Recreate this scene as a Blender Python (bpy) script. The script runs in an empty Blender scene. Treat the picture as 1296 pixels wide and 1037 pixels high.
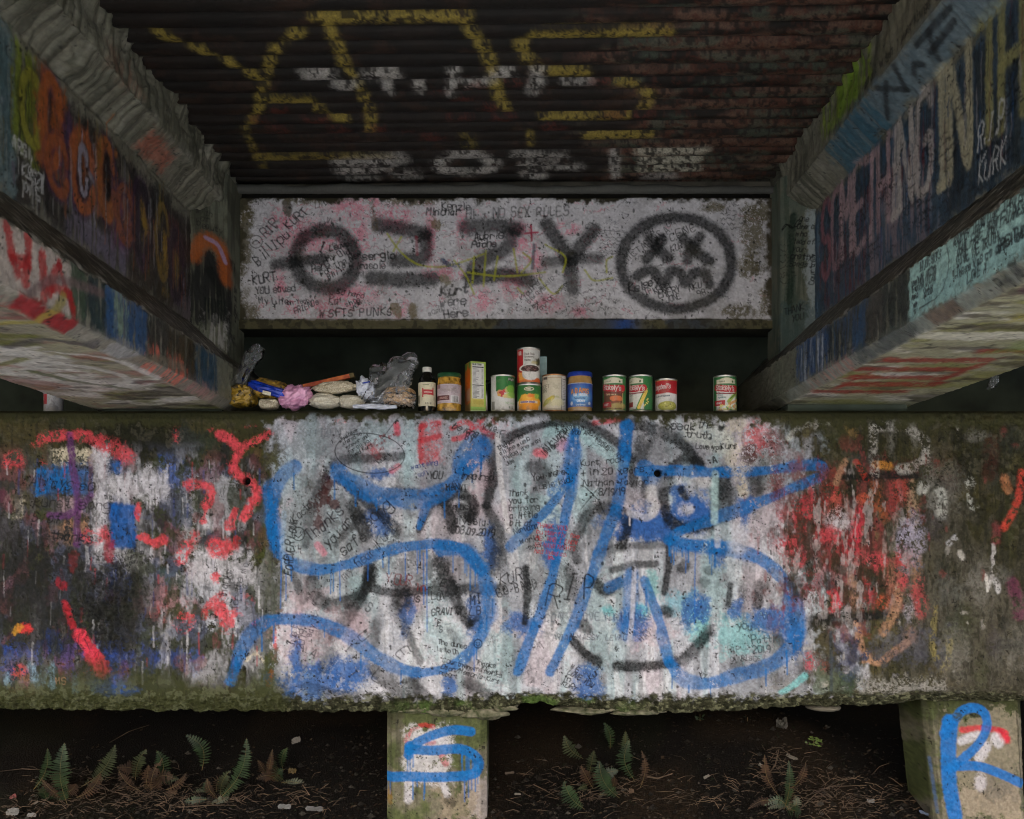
import bpy, bmesh, math, random
import numpy as np
from mathutils import Vector, Matrix, noise as mnoise

# ------------------------------------------------------------------ camera, sky, sun, exposure
sc = bpy.context.scene
COL = sc.collection
F, CX, HY = 1150.0, 648.0, 690.0          # focal length, principal point (photo pixels); the eye is the origin
cam_d = bpy.data.cameras.new('camera')
cam_d.sensor_width = 36.0
cam_d.lens = F / 1296.0 * 36.0
cam_d.shift_y = (HY - 518.5) / 1296.0
cam_d.clip_start = 0.05
cam_d.clip_end = 500.0
cam = bpy.data.objects.new('camera', cam_d)
cam.location = (0, 0, 0)
cam.rotation_euler = (math.radians(90), 0, 0)
COL.objects.link(cam)
sc.camera = cam

SUN_EL, SUN_AZ = math.radians(42), math.radians(188)     # overcast daylight from the open side behind the camera
world = bpy.data.worlds.new('World')
sc.world = world
world.use_nodes = True
wn = world.node_tree.nodes
sky = wn.new('ShaderNodeTexSky')
sky.sky_type = 'NISHITA'
sky.sun_disc = False
sky.sun_elevation = SUN_EL
sky.sun_rotation = SUN_AZ
sky.air_density = 1.0
sky.dust_density = 6.0
sky.ozone_density = 1.0
world.node_tree.links.new(sky.outputs[0], wn['Background'].inputs[0])
wn['Background'].inputs[1].default_value = 0.15
sun_d = bpy.data.lights.new('sun', 'SUN')
sun_d.energy = 1.5
sun_d.angle = math.radians(30)
sun_d.color = (1.0, 0.98, 0.95)
sun = bpy.data.objects.new('sun', sun_d)
sdir = Vector((math.sin(SUN_AZ) * math.cos(SUN_EL), math.cos(SUN_AZ) * math.cos(SUN_EL), math.sin(SUN_EL)))
sun.rotation_euler = sdir.to_track_quat('Z', 'Y').to_euler()
COL.objects.link(sun)
sc.view_settings.view_transform = 'Standard'
sc.view_settings.look = 'None'
sc.view_settings.gamma = 1.0
sc.view_settings.exposure = 1.92
sc.cycles.max_bounces = 6
sc.cycles.diffuse_bounces = 3
sc.cycles.adaptive_threshold = 0.02
sc.cycles.transparent_max_bounces = 16
sc.cycles.use_denoising = True
sc.cycles.filter_width = 1.05

rng = np.random.default_rng(7)
random.seed(7)
K = 3.0 / F                                # metres per photo pixel on the cap's front plane

# ------------------------------------------------------------------ helpers: tags, meshes
def tag(o, label=None, cat=None, group=None, kind=None):
    if label: o['label'] = label
    if cat: o['category'] = cat
    if group: o['group'] = group
    if kind: o['kind'] = kind
    return o

def empty(name, loc=(0, 0, 0), rz=0.0):
    o = bpy.data.objects.new(name, None)
    o.location = loc
    o.rotation_euler = (0, 0, rz)
    o.empty_display_size = 0.05
    COL.objects.link(o)
    return o

def link_mesh(name, me, mat, parent=None):
    o = bpy.data.objects.new(name, me)
    if mat: me.materials.append(mat)
    if parent: o.parent = parent
    COL.objects.link(o)
    return o

def mesh_pd(name, verts, faces, mat, parent=None, smooth=False):
    me = bpy.data.meshes.new(name)
    me.from_pydata([tuple(v) for v in verts], [], faces)
    me.update()
    if smooth:
        me.polygons.foreach_set('use_smooth', [True] * len(me.polygons))
    return link_mesh(name, me, mat, parent)

def grid_mesh(name, P, C, mat, parent=None, wrap=False, flip=False, smooth=True):
    """P (ny,nx,3) positions, C (ny,nx,3) linear colours stored on the points."""
    ny, nx = P.shape[:2]
    me = bpy.data.meshes.new(name)
    me.vertices.add(ny * nx)
    me.vertices.foreach_set('co', np.ascontiguousarray(P, dtype=np.float32).ravel())
    idx = np.arange(ny * nx).reshape(ny, nx)
    if wrap:
        idx = np.concatenate([idx, idx[:, :1]], axis=1)
    a, b, c, d = idx[:-1, :-1], idx[:-1, 1:], idx[1:, 1:], idx[1:, :-1]
    q = np.stack([a, d, c, b] if flip else [a, b, c, d], -1).reshape(-1, 4).astype(np.int32)
    n = len(q)
    me.loops.add(n * 4)
    me.loops.foreach_set('vertex_index', q.ravel())
    me.polygons.add(n)
    me.polygons.foreach_set('loop_start', np.arange(0, n * 4, 4, dtype=np.int32))
    me.polygons.foreach_set('loop_total', np.full(n, 4, dtype=np.int32))
    me.polygons.foreach_set('use_smooth', np.full(n, smooth, dtype=bool))
    me.update(calc_edges=True)
    if C is not None:
        at = me.color_attributes.new('paint', 'FLOAT_COLOR', 'POINT')
        rgba = np.ones((ny * nx, 4), dtype=np.float32)
        rgba[:, :3] = C.reshape(-1, 3)
        at.data.foreach_set('color', rgba.ravel())
    return link_mesh(name, me, mat, parent)

def box_vf(x0, x1, y0, y1, z0, z1):
    v = [(x0, y0, z0), (x1, y0, z0), (x1, y1, z0), (x0, y1, z0), (x0, y0, z1), (x1, y0, z1), (x1, y1, z1), (x0, y1, z1)]
    f = [(0, 3, 2, 1), (4, 5, 6, 7), (0, 1, 5, 4), (1, 2, 6, 5), (2, 3, 7, 6), (3, 0, 4, 7)]
    return v, f

# ------------------------------------------------------------------ materials
def srgb(c):
    c = np.asarray(c, dtype=float) / 255.0
    return np.where(c <= 0.04045, c / 12.92, ((c + 0.055) / 1.055) ** 2.4)

def paint_mat(name, rough=0.75, bump=0.3, scale=120.0, var=0.25, spec=0.3, bdist=0.004):
    m = bpy.data.materials.new(name); m.use_nodes = True
    nt = m.node_tree; N = nt.nodes; L = nt.links; B = N['Principled BSDF']
    at = N.new('ShaderNodeAttribute'); at.attribute_name = 'paint'
    tc = N.new('ShaderNodeTexCoord')
    n1 = N.new('ShaderNodeTexNoise'); n1.inputs['Scale'].default_value = scale; n1.inputs['Detail'].default_value = 6
    L.new(tc.outputs['Object'], n1.inputs['Vector'])
    mr = N.new('ShaderNodeMapRange'); mr.inputs[1].default_value = .3; mr.inputs[2].default_value = .7
    mr.inputs[3].default_value = 1 - var; mr.inputs[4].default_value = 1 + var * .6
    L.new(n1.outputs[0], mr.inputs[0])
    vm = N.new('ShaderNodeVectorMath'); vm.operation = 'SCALE'
    L.new(at.outputs['Color'], vm.inputs[0]); L.new(mr.outputs[0], vm.inputs['Scale'])
    L.new(vm.outputs[0], B.inputs['Base Color'])
    mr2 = N.new('ShaderNodeMapRange'); mr2.inputs[3].default_value = rough - .15; mr2.inputs[4].default_value = min(1, rough + .15)
    L.new(n1.outputs[0], mr2.inputs[0]); L.new(mr2.outputs[0], B.inputs['Roughness'])
    B.inputs['Specular IOR Level'].default_value = spec
    if bump:
        n2 = N.new('ShaderNodeTexNoise'); n2.inputs['Scale'].default_value = scale * 2.2; n2.inputs['Detail'].default_value = 5
        L.new(tc.outputs['Object'], n2.inputs['Vector'])
        bp = N.new('ShaderNodeBump'); bp.inputs['Strength'].default_value = bump; bp.inputs['Distance'].default_value = bdist
        L.new(n2.outputs[0], bp.inputs['Height']); L.new(bp.outputs[0], B.inputs['Normal'])
    return m

def plain_mat(name, c, rough=.6, metal=0.0, var=.2, scale=60., bump=0.0, spec=.4, c2=None, bdist=.003):
    m = bpy.data.materials.new(name); m.use_nodes = True
    nt = m.node_tree; N = nt.nodes; L = nt.links; B = N['Principled BSDF']
    tc = N.new('ShaderNodeTexCoord')
    n1 = N.new('ShaderNodeTexNoise'); n1.inputs['Scale'].default_value = scale; n1.inputs['Detail'].default_value = 6
    L.new(tc.outputs['Object'], n1.inputs['Vector'])
    rp = N.new('ShaderNodeValToRGB')
    a = srgb(c); b = srgb(c2) if c2 is not None else a
    rp.color_ramp.elements[0].position = .33; rp.color_ramp.elements[1].position = .67
    rp.color_ramp.elements[0].color = (*(a * (1 - var)), 1)
    rp.color_ramp.elements[1].color = (*np.minimum(b * (1 + var), 1), 1)
    L.new(n1.outputs[0], rp.inputs[0]); L.new(rp.outputs[0], B.inputs['Base Color'])
    B.inputs['Roughness'].default_value = rough
    B.inputs['Metallic'].default_value = metal
    B.inputs['Specular IOR Level'].default_value = spec
    if bump:
        bp = N.new('ShaderNodeBump'); bp.inputs['Strength'].default_value = bump; bp.inputs['Distance'].default_value = bdist
        L.new(n1.outputs[0], bp.inputs['Height']); L.new(bp.outputs[0], B.inputs['Normal'])
    return m

def film_mat(name, tint=(1, 1, 1), clear=.75, rough=.12):
    """thin clear plastic: see-through, with sharp glints on the creases"""
    m = bpy.data.materials.new(name); m.use_nodes = True
    nt = m.node_tree; N = nt.nodes; L = nt.links; B = N['Principled BSDF']; out = N['Material Output']
    B.inputs['Base Color'].default_value = (*tint, 1); B.inputs['Roughness'].default_value = .4
    tr = N.new('ShaderNodeBsdfTransparent'); gl = N.new('ShaderNodeBsdfGlossy'); gl.inputs['Roughness'].default_value = rough
    gl.inputs['Color'].default_value = (.95, .97, 1, 1)
    fr = N.new('ShaderNodeFresnel'); fr.inputs['IOR'].default_value = 1.26
    m1 = N.new('ShaderNodeMixShader'); m1.inputs[0].default_value = 1 - clear
    m2 = N.new('ShaderNodeMixShader')
    L.new(tr.outputs[0], m1.inputs[1]); L.new(B.outputs[0], m1.inputs[2]); L.new(fr.outputs[0], m2.inputs[0]); L.new(m1.outputs[0], m2.inputs[1]); L.new(gl.outputs[0], m2.inputs[2]); L.new(m2.outputs[0], out.inputs[0])
    return m

# ------------------------------------------------------------------ the painter: value noise, spray strokes, marker lettering
def vnoise(xs, ys, sx, sy, seed, octaves=3, gain=.5):
    """value noise on the grid ys x xs, roughly uniform in 0..1"""
    r = np.random.default_rng(seed)
    out = np.zeros((len(ys), len(xs)), dtype=np.float32); amp = 1.0
    for o in range(octaves):
        gx = (xs - xs[0]) / sx; gy = (ys - ys[0]) / sy
        nx, ny = int(gx[-1]) + 3, int(gy[-1]) + 3
        if nx * ny > 4e6: break
        lat = r.random((ny, nx), dtype=np.float32)
        ix = gx.astype(int); iy = gy.astype(int)
        fx = (gx - ix).astype(np.float32); fy = (gy - iy).astype(np.float32)
        fx = fx * fx * (3 - 2 * fx); fy = fy * fy * (3 - 2 * fy)
        row = lat[:, ix] * (1 - fx) + lat[:, ix + 1] * fx
        out += amp * (row[iy] * (1 - fy)[:, None] + row[iy + 1] * fy[:, None])
        amp *= gain; sx /= 2.03; sy /= 2.03
    out -= out.mean(); out /= (out.std() * 3.4 + 1e-9)
    return np.clip(out + .5, 0, 1)

def sstep(a, b, x):
    t = np.clip((x - a) / (b - a), 0, 1)
    return t * t * (3 - 2 * t)

GL = {
'A':'022842 1434','B':'020828373625052534332202','C':'4738180703123243','D':'02082837332202','E':'48080242 0535','F':'480802 0535',
'G':'47381807031232434525','H':'0802 4842 0545','I':'1838 2822 1232','J':'4843321203','K':'0802 480542','L':'080242','M':'0208254842',
'N':'02084248','O':'180703123243473818','P':'02083847463505','Q':'180703123243473818 2442','R':'02083847463505 2542',
'S':'473818070615354443321203','T':'0848 2822','U':'080312324348','V':'082248','W':'0812263248','X':'0842 4802','Y':'082548 2522','Z':'08480242',
'a':'361605031233 3632','b':'0802 0516364533221203','c':'4536160503123243','d':'4842 4536160503123243','e':'04444536160503123243',
'f':'47382722 0636','g':'4536160504133344 4641301001','h':'0802 0516364542','i':'2622 2827','j':'3631201001 3837','k':'0802 460442',
'l':'2822','m':'0602 05162522 25364542','n':'0602 0516364542','o':'160503123243453616','p':'0600 0516364543321203','q':'4640 4536160503123243',
'r':'0602 05163645','s':'45361605143443321203','t':'28233243 0646','u':'0603123243 4642','v':'062246','w':'0612253246','x':'0642 4602',
'y':'0623 4610','z':'06460242','0':'180703123243473818','1':'172822','2':'07183847460242','3':'071838473625354443321203','4':'32380444',
'5':'480805354443321203','6':'38180603123243443505','7':'084812','8':'180706153544433212030415 3546473818','9':'451506071838474532',
'.':'2223','!':'2824 2322',',':'2311','-':'1535','/':'4802',"'":'2826','+':'2723 0545',':':'2625 2322','(':'38261432','(':'38272332',')':'18272312','?':'07183847462524 2322','&':'420718270312',
}
NARROW = {'i': .6, 'l': .55, 'I': .85, '.': .5, '!': .6, ',': .5, "'": .5, 't': .85, 'r': .9, '1': .7, 'f': .9, 'm': 1.2, 'w': 1.15, 'W': 1.2, 'M': 1.15}

class Canvas:
    def __init__(s, xs, ys, base=(100, 98, 90), seed=1, unit=1.0):
        s.xs = np.asarray(xs, dtype=np.float64); s.ys = np.asarray(ys, dtype=np.float64)
        s.ny, s.nx = len(s.ys), len(s.xs)
        s.C = np.empty((s.ny, s.nx, 3), dtype=np.float32); s.C[:] = srgb(base)
        s.H = np.zeros((s.ny, s.nx), dtype=np.float32)
        s.seed = seed; s.u = unit; s.r = np.random.default_rng(seed)
        s.G = np.clip(.6 * s.noise(2.2 * unit, 2.2 * unit, 901, 2) + .4 * s.r.random((s.ny, s.nx), dtype=np.float32), 0, 1)        # fine spray grain
        s.M = s.noise(12 * unit, 14 * unit, 902, 5, .72)     # patchy wear
        s.Q = s.noise(34 * unit, 34 * unit, 904, 3)          # slow change of pressure
        s.V = s.noise(4 * unit, 60 * unit, 903, 3)           # vertical streaks
        s.tf = None                                          # optional pixel -> canvas transform
    def noise(s, sx, sy, seed, octaves=4, gain=.55):
        return vnoise(s.xs, s.ys, sx, sy, s.seed * 1000 + seed, octaves, gain)
    def win(s, x0, y0, x1, y1):
        a, b = np.searchsorted(s.xs, [x0, x1]); c, d = np.searchsorted(s.ys, [y0, y1])
        return slice(c, d), slice(a, b)
    def over(s, w, al, col):
        c = srgb(col).astype(np.float32)
        s.C[w] += al[..., None].astype(np.float32) * (c - s.C[w])
    def map(s, pts):
        p = np.asarray(pts, dtype=float)
        return np.array([s.tf(a, b) for a, b in p]) if s.tf else p
    def stroke(s, pts, w, col, a=1.0, soft=.35, grain=.25, worn=0.0, halo=0.0, vary=0.0, smooth=True, drips=0, closed=False, wob=.0, streak=0.0, raw=False):
        p = np.asarray(pts, dtype=float) if raw else s.map(pts)
        if closed: p = np.vstack([p, p[:1]])
        if smooth and len(p) > 2:
            q = np.vstack([2 * p[0] - p[1], p, 2 * p[-1] - p[-2]]) if not closed else np.vstack([p[-2], p, p[1]])
            o = []
            t = np.linspace(0, 1, 6, endpoint=False)[:, None]
            for i in range(1, len(q) - 2):
                a0, a1, a2, a3 = q[i - 1], q[i], q[i + 1], q[i + 2]
                o.append(.5 * (2 * a1 + (a2 - a0) * t + (2 * a0 - 5 * a1 + 4 * a2 - a3) * t ** 2 + (3 * a1 - a0 - 3 * a2 + a3) * t ** 3))
            p = np.vstack(o + [q[-2:-1]])
        r = w / 2; pad = r * max(1 + soft, 2.0 if halo else 0) * (1 + vary) + 1.5 * s.u
        W = s.win(p[:, 0].min() - pad, p[:, 1].min() - pad, p[:, 0].max() + pad, p[:, 1].max() + pad)
        if W[0].stop <= W[0].start or W[1].stop <= W[1].start: return
        xs, ys = s.xs[W[1]], s.ys[W[0]]
        D = np.full((len(ys), len(xs)), 1e9)
        if len(p) == 1: p = np.vstack([p, p + 1e-3])
        for (x0, y0), (x1, y1) in zip(p[:-1], p[1:]):
            i0, i1 = np.searchsorted(xs, [min(x0, x1) - pad, max(x0, x1) + pad])
            j0, j1 = np.searchsorted(ys, [min(y0, y1) - pad, max(y0, y1) + pad])
            if i1 <= i0 or j1 <= j0: continue
            X = xs[i0:i1][None] - x0; Y = ys[j0:j1][:, None] - y0
            dx, dy = x1 - x0, y1 - y0; L2 = dx * dx + dy * dy + 1e-12
            t = np.clip((X * dx + Y * dy) / L2, 0, 1)
            d2 = (X - t * dx) ** 2 + (Y - t * dy) ** 2
            S = D[j0:j1, i0:i1]; np.minimum(S, d2, out=S)
        D = np.sqrt(D)
        if vary: D = D / (1 + vary * (s.Q[W] - .5) * 2)
        if wob: D = D + (s.M[W] - .5) * 2 * wob
        D = D + (s.G[W] - .5) * soft * r * .8
        al = 1 - sstep(r * (1 - soft) - .3 * s.u, r * (1 + soft) + .3 * s.u, D)
        if halo:
            hz = np.clip(1 - D / (r * 1.9), 0, 1) ** 1.5 * halo; al = np.maximum(al, hz * (s.G[W] > .45))
            al = al * (1 - min(.35, vary) * sstep(.55, .95, s.Q[W]))
        al = al * a * (1 - grain * s.G[W])
        if worn: al = al * sstep(worn - .12, worn + .12, .55 * s.M[W] + .45 * s.G[W])
        if streak: al = al * sstep(streak - .2, streak + .2, s.V[W])
        s.over(W, al, col)
        for _ in range(drips):
            c = p[s.r.integers(len(p))]
            x = c[0] + s.r.uniform(-r, r) * .8; ln = s.r.uniform(6, 30) * s.u
            s.stroke([(x, c[1] + r * .5), (x + s.r.uniform(-.5, .5), c[1] + r * .7 + ln)], s.r.uniform(1.2, 2.4) * s.u, col, a=a * .85, soft=.3, grain=.2, smooth=False, raw=True)
    def blob(s, x, y, rx, ry, col, a=1.0, edge=.5, worn=0.0, rot=0.0, soft=.3, streak=0.0):
        if s.tf:
            q = s.map([(x, y), (x + rx, y), (x, y + ry)])
            rx = max(abs(q[1][0] - q[0][0]), abs(q[2][0] - q[0][0]), 1.); ry = max(abs(q[1][1] - q[0][1]), abs(q[2][1] - q[0][1]), 1.); x, y = q[0]
        m = 1 + edge + soft + .2
        R = max(rx, ry) if rot else 0
        W = s.win(x - max(rx, R) * m, y - max(ry, R) * m, x + max(rx, R) * m, y + max(ry, R) * m)
        if W[0].stop <= W[0].start or W[1].stop <= W[1].start: return
        X = s.xs[W[1]][None] - x; Y = s.ys[W[0]][:, None] - y
        if rot:
            c, n = math.cos(rot), math.sin(rot); X, Y = X * c + Y * n, -X * n + Y * c
        if edge > .35: soft = soft * 1.45; edge = edge * .8
        D = np.sqrt((X / rx) ** 2 + (Y / ry) ** 2) + (s.M[W] - .5) * 2 * edge + (s.G[W] - .5) * .55 * min(1, edge * 2)
        al = (1 - sstep(1 - soft, 1 + soft, D)) * a
        if worn: al = al * sstep(worn - .12, worn + .12, .5 * s.M[W] + .5 * s.G[W])
        if streak: al = al * sstep(streak - .2, streak + .2, s.V[W])
        s.over(W, al, col)
    def rect(s, x0, y0, x1, y1, col, a=1.0, soft=3.0, edge=4.0, worn=0.0, streak=0.0):
        if s.tf:
            q = s.map([(x0, y0), (x1, y1), (x0, y1), (x1, y0)]); x0, y0 = q.min(0); x1, y1 = q.max(0)
        W = s.win(x0 - 2 * soft - edge, y0 - 2 * soft - edge, x1 + 2 * soft + edge, y1 + 2 * soft + edge)
        if W[0].stop <= W[0].start or W[1].stop <= W[1].start: return
        X = s.xs[W[1]][None]; Y = s.ys[W[0]][:, None]
        if edge > 2: soft = soft * 1.5; edge = edge * .75
        D = np.maximum(np.maximum(x0 - X, X - x1), np.maximum(y0 - Y, Y - y1)) + (s.M[W] - .5) * 2 * edge + (s.G[W] - .5) * soft
        al = (1 - sstep(-soft, soft, D)) * a
        if worn: al = al * sstep(worn - .12, worn + .12, .5 * s.M[W] + .5 * s.G[W])
        if streak: al = al * sstep(streak - .2, streak + .2, s.V[W])
        s.over(W, al, col)
    def grit(s, amt=.22, pores=.012):
        """fine mottling, open pores and chips of the concrete under the paint"""
        f = s.noise(3.2 * s.u, 3.2 * s.u, 990, 3, .7)
        s.C *= (1 - amt * .5 + amt * f)[..., None].astype(np.float32)
        p = s.noise(2.6 * s.u, 2.6 * s.u, 991, 2) * (.6 + .8 * s.M)
        s.glaze((24, 23, 19), sstep(np.quantile(p, 1 - pores * 3), np.quantile(p, 1 - pores), p) * .85)
    def glaze(s, col, mask):
        s.over((slice(None), slice(None)), np.clip(mask, 0, 1), col)
    def text(s, t, x, y, size, rot=0.0, col=(28, 28, 30), w=1.35, a=.97, jit=.1, slant=0.0, track=1.0, basis=None, wide=1.0, soft=.35):
        """single-line marker lettering; (x, y) is the start of the base line, size the cap height"""
        if basis is None:
            c, n = math.cos(math.radians(rot)), math.sin(math.radians(rot))
            ex, ey = np.array([c, n]), np.array([n, -c])
        else: ex, ey = basis
        o = np.array([x, y], dtype=float); u = size / 6.0; pen = 0.0
        if jit > .02: w = w * s.r.uniform(.88, 1.28); slant = slant + s.r.normal(.06, .13); wide = wide * s.r.uniform(.86, 1.12); jit = jit * s.r.uniform(.6, 1.15)
        else: w *= 1.25
        for ch in t:
            if ch == ' ': pen += 3.6 * u * wide; continue
            g = GL.get(ch) or GL.get(ch.upper())
            if not g: pen += 3 * u; continue
            nw = NARROW.get(ch, 1.0)
            jx, jy = s.r.normal(0, jit * size, 2) * .5; js = 1 + s.r.normal(0, jit * .8); jr = s.r.normal(0, jit * .8)
            for st in g.split(' '):
                p = np.array([(float(st[i]), float(st[i + 1])) for i in range(0, len(st) - 1, 2)])
                p[:, 1] -= 2
                if ch in 'il.!,\'I': p[:, 0] = (p[:, 0] - 2) * .8 + 1.2
                p = p * np.array([.82 * wide, 1.0]) + s.r.normal(0, jit * 1.5, p.shape)
                p *= u * js
                q = np.stack([p[:, 0] + p[:, 1] * (slant + jr), p[:, 1] - p[:, 0] * jr], 1)
                q = o + np.outer(pen + q[:, 0] + jx, ex) + np.outer(q[:, 1] + jy, ey)
                s.stroke(q, w, col, a=a * s.r.uniform(.85, 1), soft=soft, grain=.25, smooth=len(q) > 2, raw=True)
            pen += (4.9 * nw if nw < 1 or nw > 1 else 4.6) * u * track * wide
        return pen
    def lines(s, rows, x, y, size, lead, rot=0.0, **kw):
        n, c = math.sin(math.radians(rot)), math.cos(math.radians(rot))
        for i, r_ in enumerate(rows):
            s.text(r_, x - n * lead * i, y + c * lead * i, size, rot, **kw)
    def squiggle(s, x, y, ln, h, rot=0.0, col=(30, 30, 32), w=1.1, a=.7):
        """a line of handwriting too small to read"""
        n = max(4, int(ln / (h * .45))); c, m = math.cos(math.radians(rot)), math.sin(math.radians(rot))
        px = 0.0; seg = []
        for i in range(n):
            if s.r.random() < .17 and len(seg) > 1:
                s.stroke(seg, w, col, a=a, soft=.4, grain=.3, raw=True); seg = []; px += h * .5
            yy = s.r.uniform(-.1, 1.0) * h * (1.4 if s.r.random() < .2 else .8)
            seg.append((x + c * px + m * yy, y + m * px - c * yy)); px += h * .42 * s.r.uniform(.6, 1.3)
        if len(seg) > 1: s.stroke(seg, w, col, a=a, soft=.4, grain=.3, raw=True)
    def note(s, x, y, ln, rows, h, lead, rot=0.0, **kw):
        n, c = math.sin(math.radians(rot)), math.cos(math.radians(rot))
        for i in range(rows): s.squiggle(x - n * lead * i, y + c * lead * i, ln * s.r.uniform(.6, 1), h, rot, **kw)

WHITE = (196, 194, 202); LILAC = (184, 187, 198); BLUE = (16, 102, 172); LBLUE = (46, 94, 160); CORAL = (214, 76, 86); RED = (190, 40, 48)
INK = (8, 8, 10); CHAR = (20, 22, 24); TEAL = (160, 192, 198); MOSS = (54, 52, 31); DMOSS = (32, 32, 21); CONC = (112, 108, 96); PURP = (96, 52, 104)
CREAM = (206, 196, 172); TAN = (176, 134, 106); ORANGE = (164, 86, 46)
# ------------------------------------------------------------------ shared materials
M_PAINT = paint_mat('painted_concrete', rough=.72, bump=.22, scale=130, var=.13, spec=.12)
M_MOSSY = paint_mat('mossy_concrete', rough=.9, bump=.5, scale=80, var=.35)
M_DECK = paint_mat('rusted_painted_steel', rough=.7, bump=.35, scale=160, var=.4, spec=.35)
M_SOIL = paint_mat('dark_soil', rough=.95, bump=.8, scale=70, var=.5, spec=.15, bdist=.01)
M_CONC = plain_mat('weathered_concrete', (78, 76, 66), rough=.92, var=.35, scale=9, bump=.4, c2=(96, 92, 82), bdist=.01)
M_DARKC = plain_mat('dark_concrete', (62, 70, 58), rough=.85, var=.4, scale=6, bump=.4, bdist=.01)  # dark greenish concrete: wall behind the gap, bearing pads

def nonuni(a, b, step, far_a, far_b, coarse):
    core = np.arange(a, b + step * .5, step)
    l = np.arange(far_a, a - coarse * .3, coarse); r = np.arange(b + coarse, far_b + coarse, coarse)
    return np.concatenate([l, core, r])

# ------------------------------------------------------------------ ground: one sheet, level by the river, a soil bank behind the columns
gx = np.concatenate([-np.geomspace(2.3, 220, 40)[::-1], np.arange(-2.25, 2.26, .0135), np.geomspace(2.3, 220, 40)])
gy = np.concatenate([-np.geomspace(.2, 220, 40)[::-1], np.linspace(0, 2.7, 14), np.arange(2.75, 4.3, .013), np.geomspace(4.35, 220, 30)])
GXX, GYY = np.meshgrid(gx, gy)
def ground_base(x, y):
    z = np.interp(y, [-220, -8, 0, 2.2, 3.0, 3.4, 4.6, 5.2, 220], [-3.2, -2.4, -1.45, -1.12, -.965, -.84, -.36, -.2, -.2])
    z = z + .05 * np.sin(x * 1.9 + .6) * np.clip(y - 2.4, 0, 1) + .03 * np.sin(x * 4.3 + y * 3)
    z = z + .07 * np.exp(-((x - 1.0) / .5) ** 2 - ((y - 3.45) / .35) ** 2) + .05 * np.exp(-((x + .95) / .5) ** 2 - ((y - 3.3) / .3) ** 2)
    return z
gn1 = vnoise(gx, gy, .16, .16, 11, 5, .6); gn2 = vnoise(gx, gy, .04, .04, 12, 3, .6)
near = np.exp(-np.clip(np.abs(GXX) - 2.2, 0, None) * .8) * np.exp(-np.clip(np.abs(GYY - 3.4) - 1.2, 0, None))
GZ = ground_base(GXX, GYY) + near * ((gn1 - .5) * .11 + (gn2 - .5) * .045)
def ground_z(x, y):
    i = min(max(int(np.searchsorted(gx, x)), 1), len(gx) - 1); j = min(max(int(np.searchsorted(gy, y)), 1), len(gy) - 1)
    return float(GZ[j, i])
gc = Canvas(np.arange(2), np.arange(2))
soilA, soilB, soilC, soilD = srgb((18, 15, 12)), srgb((36, 28, 20)), srgb((12, 11, 9)), srgb((25, 27, 17))
cm = vnoise(gx, gy, .3, .3, 13, 5, .6)[..., None]; cm2 = vnoise(gx, gy, .05, .05, 14, 3, .6)[..., None]; cm3 = vnoise(gx, gy, .5, .5, 15, 4)[..., None]
gcol = soilA + (soilB - soilA) * sstep(.45, .85, cm) + (soilC - soilA) * sstep(.55, .9, cm2) * .8
gcol = gcol + (soilD - gcol) * sstep(.7, .95, cm3) * .5
bounce_ground = srgb((160, 165, 168)) * (.75 + .5 * vnoise(gx, gy, .25, .25, 16, 4)[..., None])  # pale unseen ground towards the camera, added to bounce light up under the deck
gcol = gcol + (bounce_ground - gcol) * sstep(2.3, 1.2, GYY + (gn1 - .5) * .8)[..., None]
gcol = np.clip(gcol, .004, 1)
ground = grid_mesh('ground', np.stack([GXX, GYY, GZ], -1), gcol, M_SOIL)
tag(ground, kind='structure')

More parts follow.
